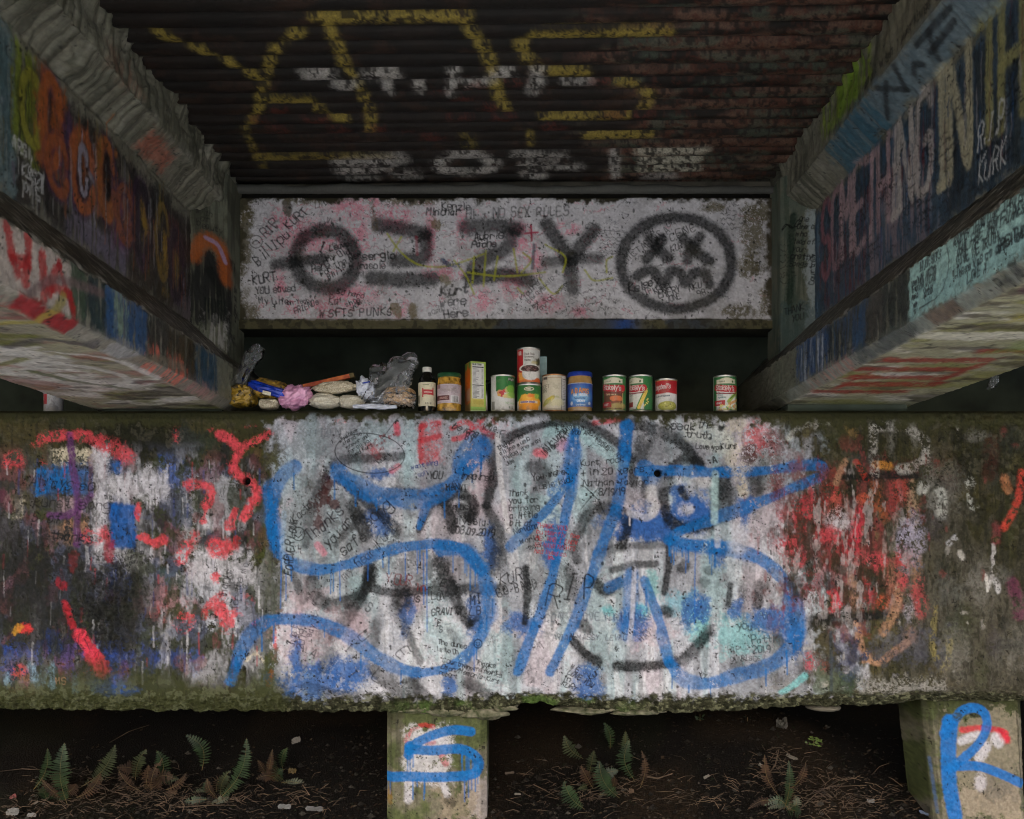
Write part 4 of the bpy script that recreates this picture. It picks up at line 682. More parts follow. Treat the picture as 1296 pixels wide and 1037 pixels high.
# ------------------------------------------------------------------ girders (precast I-beams)
M_GLOSS = paint_mat('glossy_painted_concrete', rough=.46, bump=.25, scale=110, var=.12, spec=.4)
KD = 1000.0 / 2.6        # canvas units per metre on the girders
def girder(name, label, xc, sg, zb, paint=None, seed=40, dense=True, group='concrete girders'):
    prof = [(-sg * .2285, 0), (sg * .200, 0), (sg * .2285, .028), (sg * .2285, .152), (sg * .076, .305), (sg * .076, .686), (sg * .1525, .762), (sg * .1525, .914)]
    back = [(-sg * .1525, .914), (-sg * .1525, .762), (-sg * .076, .686), (-sg * .076, .305), (-sg * .2285, .152), (-sg * .2285, .0)]
    prof = np.array(prof) + [xc, zb]; back = np.array(back) + [xc, zb]
    seg = np.hypot(*np.diff(prof, axis=0).T); cum = np.concatenate([[0], np.cumsum(seg)])
    st = .005 if dense else .06
    s = np.unique(np.concatenate([np.arange(0, cum[-1], st), cum]))
    if dense and sg < 0: s = np.unique(np.round(np.concatenate([s, np.arange(cum[2], cum[3], .0022)]), 5))
    px_ = np.interp(s, cum, prof[:, 0]); pz_ = np.interp(s, cum, prof[:, 1])
    if dense: ys = np.concatenate([np.linspace(-1, 1.2, 64), np.arange(1.22, 1.45, .02), np.arange(1.46, 2.1, .006 if sg > 0 else .0035), np.arange(2.1, 3.30, .006), np.linspace(3.32, 3.6, 12)])
    else: ys = np.linspace(-1, 3.6, 20)
    c = Canvas(ys * KD, s * KD, (116, 114, 100), seed=seed)
    c.cum = cum * KD; c.prof = prof; c.kd = KD; c.fold = 1.0 if sg > 0 else .3
    C = None
    if paint: paint(c, xc, sg, zb)
    else:
        n = c.noise(100, 60, 1, 4); c.glaze((80, 80, 66), sstep(.4, .8, n)); c.glaze((60, 62, 56), sstep(.5, .8, c.V) * .5)
    # outward normals of the section for the relief
    dx = np.gradient(px_, s); dz = np.gradient(pz_, s)
    nx, nz = (dz * sg), (-dx * sg)
    ln = np.hypot(nx, nz); nx, nz = nx / ln * 1.0, nz / ln
    P = np.zeros((len(s), len(ys), 3))
    P[..., 0] = px_[:, None] + nx[:, None] * c.H; P[..., 1] = ys[None]; P[..., 2] = pz_[:, None] + nz[:, None] * c.H
    B = np.zeros((len(back), len(ys), 3)); B[..., 0] = back[:, :1]; B[..., 1] = ys[None]; B[..., 2] = back[:, 1:]
    P = np.vstack([P, B]); CC = np.vstack([c.C, np.repeat(srgb((104, 102, 90))[None, None], len(back) * len(ys), 0).reshape(len(back), len(ys), 3)])
    # close both ends
    ctr = np.array([xc, 0, zb + .4])
    e0 = P[:, :1].copy(); e0[..., 0] = xc; e0[..., 2] = np.clip(e0[..., 2], zb + .05, zb + .86)
    e1 = P[:, -1:].copy(); e1[..., 0] = xc; e1[..., 2] = np.clip(e1[..., 2], zb + .05, zb + .86)
    P = np.concatenate([e0, P, e1], 1); CC = np.concatenate([CC[:, :1], CC, CC[:, -1:]], 1)
    o = empty(name, (xc, 3.2, zb)); tag(o, label, 'girder', group)
    grid_mesh('beam', P - np.array([xc, 3.2, zb]), CC, M_GLOSS, o, flip=(sg < 0))
    return o, c

def facemap(c, xc, sg, zb, face):
    """photo pixel -> girder canvas for one face of the section"""
    if face == 'under':
        return lambda px, py: ((zb * F / (HY - py)) * KD, c.cum[0] + abs((px - CX) * (zb * F / (HY - py)) / F - (xc - sg * .2285)) * KD)
    off, z0, k = {'side': (.2285, .028, 2), 'web': (.076, .305, 4), 'top': (.1525, .762, 6)}[face]
    X = xc + sg * off
    def fn(px, py):
        Y = X * F / (px - CX)
        Z = (HY - py) * Y / F
        return Y * KD, c.cum[k] + (Z - zb - z0) * KD
    return fn
FS = {'under': 0, 'cham': 1, 'side': 2, 'slope': 3, 'web': 4, 'tslope': 5, 'top': 6}
def frange(c, f): return c.cum[FS[f]], c.cum[FS[f] + 1]

def g_common(c):
    n1 = c.noise(70, 40, 1, 5); n2 = c.noise(8, 8, 2, 4); vs = c.noise(5, 90, 3, 4, .6)
    S = c.ys[:, None]
    c.glaze((92, 92, 78), sstep(.35, .75, n1) * .8); c.glaze((140, 138, 126), sstep(.62, .9, c.noise(20, 20, 4, 4)) * .5)
    a, b = c.cum[5] - 4, c.cum[7] + 1
    tm = sstep(a, a + 3, S)
    st = c.noise(6, 160, 5, 4, .6)
    c.glaze((74, 74, 62), tm * sstep(.5, .75, st) * .75); c.glaze((136, 134, 118), tm * sstep(.62, .85, c.noise(4, 120, 6, 3)) * .5)
    c.H += tm * ((st - .5) * .008 + (n1 - .5) * .02) * c.fold
    # ragged squeezed-out grout along the top arris, one bulge to each corrugation
    tt = sstep(c.cum[7] - 34, c.cum[7] - 4, S); c.H += tt * ((c.noise(14, 60, 7, 4, .6) - .35) * .036) * (.5 + .5 * c.fold)
    c.H += (n2 - .5) * .003
    # ledge on the bottom flange: chipped, dirty
    a, b = frange(c, 'slope'); m = sstep(a, a + 2, S) * (1 - sstep(b - 2, b, S))
    c.glaze((70, 66, 56), m * .85); c.glaze((44, 42, 36), m * sstep(.45, .7, n2) * .8)
    return n1, n2, vs, S
def g_over(c, n1, n2, vs, S):
    a, b = frange(c, 'slope'); m = sstep(a, a + 2, S) * (1 - sstep(b - 2, b, S))
    c.glaze((74, 70, 58), m * .8); c.glaze((34, 32, 27), m * sstep(.4, .75, c.noise(14, 9, 9, 5, .65)) * .8); c.grit(.4, .012); c.glaze((150, 146, 136), m * sstep(.7, .85, n2) * .6)
    e = np.exp(-((S - c.cum[3] - 2) / 3.0) ** 2); c.H -= e * (sstep(.5, .8, n2)) * .012; c.glaze((160, 156, 146), e * sstep(.5, .75, n2) * .7)

def band(c, face, y0, y1, col, f0=0.0, f1=1.0, a=.9, streak=0.0, worn=0.0, soft=8.0):
    """paint on one face of the girder between two distances from the camera"""
    s0, s1 = frange(c, face); tf = c.tf; c.tf = None
    lo, hi = s0 + (s1 - s0) * f0, s0 + (s1 - s0) * f1
    c.rect(y0 * KD, lo, y1 * KD, hi, col, a=a, soft=soft * .5, edge=soft, worn=worn, streak=streak); c.tf = tf

def paint_left(c, xc, sg, zb):
    n1, n2, vs, S = g_common(c); Yk = c.xs[None] / KD
    # web: grey blue near the eye, then orange and green letters drowned in black and purple drips
    band(c, 'web', 1.2, 2.02, (96, 116, 120), 0, .95, streak=.1); band(c, 'web', 1.2, 2.0, (60, 84, 88), 0, .9, a=.8, streak=.5); band(c, 'web', 1.75, 1.95, (170, 176, 182), 0, .5, a=.5, streak=.5)
    band(c, 'web', 2.02, 3.2, (52, 48, 44), 0, .9, a=.95, streak=.06)
    for y0, y1, co, f0, f1 in [(2.0, 2.10, (112, 124, 40), .3, .95), (2.10, 2.24, (150, 84, 40), .35, .95), (2.14, 2.17, (32, 30, 30), .1, .9), (2.22, 2.30, (66, 48, 76), .2, .8), (2.28, 2.36, (140, 80, 40), .25, .8), (2.36, 2.40, (150, 148, 156), .2, .75), (2.40, 2.52, (150, 92, 40), .3, .85), (2.46, 2.49, (28, 26, 26), .1, .8), (2.5, 2.58, (100, 60, 90), .15, .6), (2.56, 2.64, (130, 78, 42), .3, .7), (2.62, 2.72, (34, 34, 34), .05, .85), (2.70, 2.76, (150, 120, 36), .15, .7), (2.76, 2.88, (30, 30, 30), .0, .9), (2.86, 2.9, (160, 128, 40), .1, .6), (2.9, 3.0, (76, 40, 40), .2, .8), (2.96, 3.02, (140, 110, 44), .1, .5), (3.0, 3.1, (40, 36, 36), 0, .8)]:
        band(c, 'web', y0, y1, co, f0, f1, a=.9, streak=.22, soft=6)
    band(c, 'web', 2.25, 2.6, (120, 114, 132), 0, .2, a=.7, streak=.3); band(c, 'web', 2.6, 2.95, (52, 46, 20), .0, .35, a=.6, streak=.3); band(c, 'web', 2.95, 3.2, (130, 120, 126), 0, .2, a=.5, streak=.4)
    s0, s1 = frange(c, 'web'); hh = s1 - s0
    for (y, f, ry, rf, co, w) in [(2.08, .62, .045, .2, (140, 138, 50), 9), (2.17, .66, .04, .26, (168, 92, 40), 14), (2.20, .4, .05, .16, (150, 82, 40), 12), (2.33, .5, .055, .24, (166, 92, 42), 15), (2.33, .52, .02, .16, (150, 146, 160), 7), (2.46, .6, .045, .26, (160, 96, 40), 15), (2.47, .62, .015, .14, (24, 22, 24), 6), (2.58, .46, .05, .2, (140, 80, 46), 13), (2.7, .5, .05, .3, (26, 26, 28), 14), (2.86, .5, .05, .3, (130, 106, 40), 9), (2.98, .4, .05, .26, (30, 28, 30), 14)]:
        p = [((y + ry * math.cos(t)) * KD, s0 + hh * (f + rf * math.sin(t))) for t in np.linspace(.4, 6.0, 14)]
        c.stroke(p, w + 5, (70, 44, 78) if w > 11 else (26, 24, 26), a=.8, soft=.4, raw=True, halo=.3); c.stroke(p, w, co, a=.92, soft=.3, raw=True, vary=.3, drips=5)
    for i in range(110):
        y = c.r.uniform(1.5, 3.15); f0 = c.r.uniform(.0, .7); L = c.r.uniform(.1, .5); s0, s1 = frange(c, 'web')
        c.stroke([(y * KD, s0 + (s1 - s0) * f0), (y * KD + c.r.uniform(-1, 1), s0 + (s1 - s0) * min(.95, f0 + L))], c.r.uniform(1, 3.2), [(28, 28, 28), (28, 28, 28), (138, 82, 40), (96, 66, 92), (140, 142, 146), (108, 98, 44)][c.r.integers(6)], a=.65, soft=.4, raw=True, smooth=False)
    # flange face
    for y0, y1, co, f0, f1, st in [(1.2, 1.95, (176, 164, 156), 0, 1, 0), (1.95, 2.12, (52, 72, 54), 0, 1, .15), (2.02, 2.16, (36, 52, 56), 0, 1, .2), (2.12, 2.36, (40, 78, 120), 0, 1, .2), (2.16, 2.24, (120, 140, 120), .2, 1, .5), (2.36, 2.72, (40, 40, 36), 0, 1, .1), (2.5, 2.7, (66, 56, 36), 0, 1, .4), (2.72, 2.94, (32, 66, 86), 0, 1, .2), (2.92, 3.12, (116, 116, 100), 0, 1, .1)]:
        band(c, 'side', y0, y1, co, f0, f1, a=.92, streak=st, soft=5)
    s0, s1 = frange(c, 'side'); h = s1 - s0
    for pts in [[(1.66, .95), (1.66, .3)], [(1.70, .9), (1.74, .3)], [(1.78, .95), (1.77, .2)], [(1.72, .5), (1.78, .55)], [(1.83, .8), (1.84, .1)], [(1.9, .8), (1.86, .3)], [(1.9, .8), (1.96, .15)], [(1.87, .4), (1.94, .4)], [(1.6, .8), (1.6, .1)], [(1.53, .9), (1.57, .1)], [(1.53, .2), (1.5, .8)]]:
        c.stroke([(y * KD, s0 + h * f) for y, f in pts], 10, (168, 34, 36), a=.92, soft=.25, raw=True, smooth=False, wob=2)
    c.stroke([(1.62 * KD, s0 + h * .5), (1.63 * KD, s0 + h * .1)], 8, (50, 84, 130), a=.7, raw=True, smooth=False)
    band(c, 'cham', 1.2, 3.1, (140, 134, 124), 0, 1, a=.6); band(c, 'cham', 1.75, 1.98, (140, 26, 30), 0, 1, a=.95, soft=3); band(c, 'cham', 2.15, 2.3, (150, 150, 150), 0, 1, a=.8); band(c, 'cham', 2.35, 2.62, (206, 110, 90), 0, 1, a=.85, streak=.35); band(c, 'side', 2.36, 2.66, (204, 108, 88), 0, .3, a=.8, streak=.5); band(c, 'cham', 2.7, 2.9, (170, 120, 120), 0, 1, a=.6, streak=.4)
    # underside: pale with olive and dark swirls
    a, b = frange(c, 'under'); u = sstep(b + 2, b - 2, S)
    c.glaze((142, 138, 114), u * .9); c.glaze((206, 202, 198), u * sstep(.5, .8, c.noise(60, 90, 31, 5, .6)) * .75); c.glaze((98, 100, 44), u * sstep(.58, .8, c.noise(50, 90, 32, 5, .55)) * .85); c.glaze((60, 54, 52), u * sstep(.62, .82, c.noise(40, 80, 33, 5, .6)) * .8); c.glaze((140, 92, 86), u * sstep(.68, .88, c.noise(44, 80, 34, 5, .6)) * .65); c.glaze((128, 122, 110), u * sstep(.5, .85, c.noise(14, 30, 36, 4)) * .6)
    c.tf = facemap(c, xc, sg, zb, 'under')
    for p, w, co in [([(20, 475), (60, 462), (110, 465), (160, 478), (150, 490), (110, 485)], 10, (186, 184, 178)), ([(10, 440), (60, 430), (120, 440)], 12, (70, 66, 70)), ([(40, 470), (90, 482), (160, 492)], 11, (74, 84, 40)), ([(0, 410), (50, 408), (110, 416)], 9, (150, 138, 60)), ([(50, 395), (120, 412), (190, 440)], 8, (110, 90, 90)), ([(120, 450), (200, 470), (250, 490)], 9, (120, 112, 96)), ([(0, 462), (30, 455)], 12, (110, 112, 40)), ([(60, 445), (140, 455), (200, 480)], 7, (198, 194, 190))]: c.stroke(p, w, co, a=.85, soft=.4)
    c.tf = None
    band(c, 'under', 1.55, 1.75, (130, 28, 32), .84, 1, a=.7); band(c, 'top', 2.3, 2.5, (150, 90, 70), 0, .4, a=.3, streak=.4); band(c, 'tslope', 2.62, 2.82, (170, 86, 66), .1, .8, a=.55, worn=.3)
    c.text('ARSA', 2.00 * KD, c.cum[4] + 44, 11, 0, col=(186, 188, 186), w=1.5, basis=(np.array([1.0, .0]), np.array([0, 1.0])))
    c.text('KBSZA', 2.04 * KD, c.cum[4] + 27, 11, 0, col=(186, 188, 186), w=1.5, basis=(np.array([1.0, .0]), np.array([0, 1.0]))); c.text('09 15', 2.05 * KD, c.cum[4] + 14, 8, 0, col=(186, 188, 186), w=1.4, basis=(np.array([1.0, .0]), np.array([0, 1.0])))
    for i in range(14):
        y = c.r.uniform(2.0, 2.18); s0 = c.cum[4] + c.r.uniform(14, 46); c.stroke([(y * KD, s0), (y * KD, s0 - c.r.uniform(8, 26))], 1.2, (180, 182, 180), a=.7, raw=True, smooth=False)
    g_over(c, n1, n2, vs, S)

RB = (np.array([-1.0, 0]), np.array([0, 1.0]))      # right girder: words run towards the camera
def paint_right(c, xc, sg, zb):
    n1, n2, vs, S = g_common(c)
    # dark blue and black ground on the web
    band(c, 'web', 1.2, 3.2, (52, 72, 88), 0, .96, a=.95); band(c, 'web', 1.2, 3.2, (40, 92, 128), 0, .9, a=.8, streak=.45); band(c, 'web', 1.2, 3.2, (110, 130, 140), 0, .9, a=.6, streak=.62); band(c, 'web', 1.2, 2.2, (36, 36, 30), 0, .9, a=.8, streak=.35); band(c, 'web', 2.2, 3.1, (30, 30, 34), 0, .9, a=.75, streak=.55); band(c, 'web', 2.3, 3.1, (110, 50, 56), 0, .7, a=.6, streak=.6); band(c, 'web', 2.2, 2.7, (150, 150, 158), 0, .5, a=.45, streak=.55)
    s0, s1 = frange(c, 'web'); h = s1 - s0
    def big(ch, y, wid, ht, base, col, w):
        c.text(ch, y * KD, s0 + h * base, ht * h, 0, col=col, w=w, basis=RB, wide=wid, jit=.02, a=.95)
    pink = (178, 150, 152); cream = (190, 182, 150)
    for ch, y, col in [('S', 3.07, (150, 96, 104)), ('O', 2.975, (166, 130, 136)), ('M', 2.885, pink), ('E', 2.775, pink), ('T', 2.69, pink), ('H', 2.60, pink), ('I', 2.505, (186, 176, 170)), ('N', 2.455, (186, 178, 170)), ('G', 2.355, (190, 180, 172))]:
        big(ch, y, .56 if ch not in 'I' else .4, .62, .33, col, 8.5)
    for ch, y in [('I', 2.235), ('N', 2.175)]: big(ch, y, .6 if ch != 'I' else .45, .72, .26, cream, 9.5)
    for ch, y in [('T', 2.04), ('H', 1.95), ('E', 1.83)]: big(ch, y, .56, .72, .3, (150, 146, 96), 9.5)
    big('W', 1.72, .3, .7, .3, (150, 146, 96), 12); big('A', 1.60, .3, .7, .3, (150, 146, 96), 12)
    for i in range(150):
        y = c.r.uniform(1.5, 3.1); f0 = c.r.uniform(.0, .85); L = c.r.uniform(.1, .45)
        c.stroke([(y * KD, s0 + h * f0), (y * KD + c.r.uniform(-1, 1), s0 + h * min(.97, f0 + L))], c.r.uniform(1, 3), [(22, 24, 30), (22, 24, 30), (30, 74, 120), (110, 46, 52), (150, 146, 150), (30, 50, 70)][c.r.integers(6)], a=.6, soft=.4, raw=True, smooth=False)
    for i in range(46): # small notes over the letters
        y = c.r.uniform(1.75, 2.95); f = c.r.uniform(.05, .75)
        for r_ in range(c.r.integers(2, 5)):
            yy = y; seg = []
            for q in range(7): seg.append((yy * KD, s0 + h * f - r_ * 9 + c.r.uniform(0, 5))); yy -= c.r.uniform(.004, .014)
            c.stroke(seg, 1.5, (20, 20, 24), a=.75, raw=True)
    c.text('R.I.P.', 2.045 * KD, s0 + 42, 22, 0, col=(196, 198, 196), w=1.7, basis=RB, wide=.62); c.text('KuRK', 2.045 * KD, s0 + 12, 22, 0, col=(196, 198, 196), w=1.7, basis=RB, wide=.75)
    # top flange: blue-grey and teal bands, a line of writing, black and lime marks
    band(c, 'tslope', 1.5, 2.8, (96, 118, 130), 0, 1, a=.7); band(c, 'tslope', 2.5, 2.85, (40, 86, 104), 0, 1, a=.8, streak=.3); band(c, 'top', 2.46, 2.85, (120, 138, 44), .2, 1, a=.85, streak=.25, soft=5); band(c, 'top', 2.5, 2.8, (90, 130, 40), .1, 1, a=.5, streak=.55); band(c, 'top', 1.4, 2.4, (110, 104, 84), 0, 1, a=.5)
    t0, t1 = frange(c, 'tslope'); q0, q1 = frange(c, 'top')
    c.text('and I wish I was loved not for who I am', 2.50 * KD, q0 + 8, 9, 0, w=1.9, basis=RB, wide=1.0)
    for p in [[(2.50, .2), (2.40, .8)], [(2.44, .9), (2.36, .3)], [(2.36, .3), (2.33, .9)], [(2.30, .4), (2.27, .55), (2.25, .4)], [(2.2, .2), (2.16, .8)], [(2.22, .8), (2.06, .75)], [(2.2, .45), (2.08, .5)]]: c.stroke([(y * KD, t0 + (t1 - t0) * f) for y, f in p], 7, (26, 28, 30), a=.85, soft=.3, raw=True)
    # flange face: dark blue far end, then the pale blue panel of lettering
    for y0, y1, co, f0, f1, st in [(2.78, 3.1, (104, 106, 92), 0, 1, 0), (2.55, 2.86, (34, 66, 104), 0, 1, .15), (2.6, 2.84, (150, 156, 164), 0, .9, .66), (2.02, 2.58, (38, 44, 42), 0, 1, .1), (2.2, 2.5, (70, 66, 60), 0, 1, .5), (2.3, 2.55, (40, 70, 100), 0, 1, .6)]: band(c, 'side', y0, y1, co, f0, f1, a=.92, streak=st, soft=5)
    band(c, 'side', 1.2, 2.05, (150, 184, 178), 0, 1, a=.97, soft=3); band(c, 'side', 1.2, 2.05, (126, 164, 166), 0, .5, a=.5, worn=.3)
    p0, p1 = frange(c, 'side'); h = p1 - p0
    T = lambda t, y, f, sz, w=1.7, wd=.82: c.text(t, y * KD, p0 + h * f, sz, 0, col=(30, 34, 40), w=w, basis=RB, wide=wd)
    T('DO LOVE SUCKS', 2.0, .80, 7, 1.5, .6); T('IN UTERO', 2.0, .50, 11, 1.6, .55); T('Boddah', 1.98, .3, 7, 1.4, .6); T('Long live', 2.035, .62, 5, 1.2, .5); T('Nirvana', 2.035, .5, 5, 1.2, .5); T('music', 2.035, .38, 5, 1.2, .5); T('ever', 2.03, .22, 5, 1.2, .5); T('you', 2.03, .1, 5, 1.2, .5)
    T('RATHER THAN LOVE THAN MONEY THAN FAITH', 1.845, .84, 7.5); T('THAN FAME THAN FAIRNESS', 1.835, .66, 7.5); T('GIVE ME TRUTH', 1.83, .48, 7.5); T('(There was an awful lot of', 1.845, .30, 7.0); T('BREATHING DEMONS', 1.68, .32, 7.5); T('LOVE A', 1.79, .12, 7.5)
    c.stroke([(1.875 * KD, p0 + h * .95), (1.865 * KD, p0 + h * .6), (1.90 * KD, p0 + h * .2), (2.0 * KD, p0 + h * .15)], 1.4, (30, 34, 40), a=.8, raw=True); c.stroke([(1.575 * KD + 9 * math.cos(t), p0 + h * .8 + 8 * math.sin(t)) for t in np.linspace(0, 6.3, 14)], 1.5, (30, 34, 40), raw=True)
    band(c, 'cham', 1.2, 3.0, (120, 126, 118), 0, 1, a=.7); band(c, 'cham', 1.85, 1.98, (96, 76, 60), 0, 1, a=.8, soft=3); band(c, 'cham', 1.5, 1.72, (60, 58, 52), 0, 1, a=.8, streak=.3); band(c, 'cham', 2.4, 2.75, (160, 110, 96), 0, 1, a=.6, streak=.4); band(c, 'cham', 2.05, 2.4, (50, 54, 50), 0, 1, a=.7)
    a, b = frange(c, 'under'); u = sstep(b + 2, b - 2, S)
    c.glaze((152, 150, 124), u * .9); c.glaze((206, 202, 194), u * sstep(.58, .85, c.noise(40, 100, 31, 5, .6)) * .75); c.glaze((124, 124, 66), u * sstep(.56, .8, c.noise(44, 90, 32, 5, .6)) * .75); c.glaze((66, 60, 54), u * sstep(.66, .85, c.noise(30, 80, 33, 5, .6)) * .7)
    for y0, y1, f0, f1 in [(2.30, 2.36, .25, .95), (2.42, 2.48, .3, 1.0), (2.54, 2.60, .25, .95), (2.64, 2.72, .2, .9), (2.78, 2.84, .3, 1.0), (2.36, 2.64, .25, .33), (2.5, 2.8, .85, .9), (2.2, 2.25, .1, .5)]: band(c, 'under', y0, y1, (140, 44, 38), f0, f1, a=.85, worn=.25, soft=5)
    band(c, 'under', 1.5, 1.72, (86, 50, 66), .3, .95, a=.8, soft=10); band(c, 'under', 1.78, 1.92, (156, 146, 60), .1, .7, a=.75, soft=10, worn=.2); band(c, 'under', 2.1, 2.25, (120, 140, 70), 0, .4, a=.6, soft=10); band(c, 'under', 1.95, 2.0, (70, 64, 60), .2, .9, a=.7, soft=5); band(c, 'under', 2.02, 2.1, (206, 202, 190), .1, 1, a=.7, soft=5)
    g_over(c, n1, n2, vs, S)

XL, XR, ZL, ZR = -1.175, 1.125, .457, .474
gl, _ = girder('girder', 'left concrete girder with orange and black drips above a red lettered flange', XL, 1, ZL, paint_left, 41)
gr, _ = girder('girder', 'right concrete girder with big cream capitals above a pale blue lettered flange', XR, -1, ZR, paint_right, 42)
g3, _ = girder('girder', 'plain outer concrete girder beyond the left painted girder', XL - 2.3, 1, ZL, None, 43, False)
g4, _ = girder('girder', 'plain outer concrete girder beyond the right painted girder', XR + 2.3, -1, ZR, None, 44, False)
# bearing pads between girders and cap
for par, xc, zb in ((gl, XL, ZL), (gr, XR, ZR), (g3, XL - 2.3, ZL), (g4, XR + 2.3, ZR)):
    v, f = box_vf(-.2, .2, 3.05 - 3.2, 3.45 - 3.2, .436 - zb, -.002); mesh_pd('bearing_pad', v, f, M_DARKC, par)

# end blocks of the two girders beside the back wall
def end_block(par, xc, sg, zb, xb, y0, y1, px0, px1, paint, seed):
    xw = xc + sg * .07
    path = np.array([(xw, y0), (xb, y1), (xb, 3.40)])
    t = np.concatenate([np.linspace(0, 1, 60), np.linspace(1.03, 2, 24)])
    X = np.interp(t, [0, 1, 2], path[:, 0]); Y = np.interp(t, [0, 1, 2], path[:, 1])
    rows = np.arange(215, 480, 1.2)
    pc = np.interp(t, [0, 1, 2], [px0, px1, px1 + (30 if sg > 0 else -30)])
    if sg < 0: t, X, Y, pc = t[::-1], X[::-1], Y[::-1], pc[::-1]
    c = Canvas(pc, rows, (104, 106, 92), seed=seed); paint(c)
    Z = (HY - rows) * 3.17 / F
    P = np.zeros((len(rows), len(t), 3)); P[..., 0] = X[None]; P[..., 1] = Y[None] - c.H; P[..., 2] = Z[:, None]
    grid_mesh('end_block', P - np.array([xc, 3.2, zb]), c.C, M_PAINT, par, flip=True)
def paint_el(c):
    n = c.noise(14, 30, 1, 4); c.glaze((74, 74, 62), sstep(.4, .8, n) * .7); c.glaze((52, 54, 46), sstep(.5, .8, c.V) * .5)
    c.rect(236, 320, 300, 420, (36, 36, 36), a=.92, edge=12, streak=.12); c.stroke([(248, 330), (256, 312), (268, 306), (284, 318), (290, 350)], 18, (164, 88, 40), a=.9, soft=.5); c.stroke([(262, 304), (278, 310), (288, 330)], 5, (160, 140, 172), a=.9); c.stroke([(268, 345), (280, 365), (284, 400)], 12, (26, 28, 26), a=.9)
    c.rect(258, 395, 290, 440, (150, 148, 144), a=.85, edge=8, streak=.25)
    for x in range(262, 290, 4): c.stroke([(x, 380), (x, 396 + c.r.uniform(0, 25))], 3, (24, 28, 26), a=.8, smooth=False)
    c.text('with', 250, 276, 7, 0, w=1, a=.7); c.text('of', 256, 284, 7, 0, w=1, a=.7); c.text('beauty', 252, 292, 7, 4, w=1, a=.7); c.H += (n - .5) * .006
def paint_er(c):
    n = c.noise(14, 30, 1, 4); c.glaze((86, 96, 86), sstep(.3, .7, n) * .7); c.glaze((56, 70, 58), sstep(.5, .8, c.V) * .5)
    c.rect(1022, 265, 1036, 420, (160, 170, 172), a=.75, edge=6); c.stroke([(1003, 270), (1000, 320), (998, 390)], 10, (26, 44, 34), a=.9, soft=.5); c.rect(985, 380, 1030, 440, (66, 84, 84), a=.6, edge=10)
    c.stroke([(988, 282), (994, 277), (1002, 284), (1010, 276), (1014, 280), (1004, 284), (996, 278), (988, 284)], 1.4, INK)
    c.lines(['One', 'One only', 'who', 'lead off', 'your', 'pretty', 'Songs'], 1011, 278, 6.2, 9.2, 14, w=1.25); c.text('Courtney', 1031, 362, 6, -88, w=1.2)
    c.note(986, 305, 14, 8, 4, 7, 0, w=1, a=.8); c.note(1002, 320, 10, 6, 4, 7, 0, w=1, a=.6); c.text('THANK', 992, 394, 8, -8, w=1.2, a=.8); c.text('YOU', 1002, 404, 7, -6, w=1.2, a=.8); c.H += (n - .5) * .006
end_block(gl, XL, 1, ZL, -1.003, 3.10, 3.20, 240, 290, paint_el, 51)
end_block(gr, XR, -1, ZR, .957, 3.14, 3.24, 1035, 986, paint_er, 52)

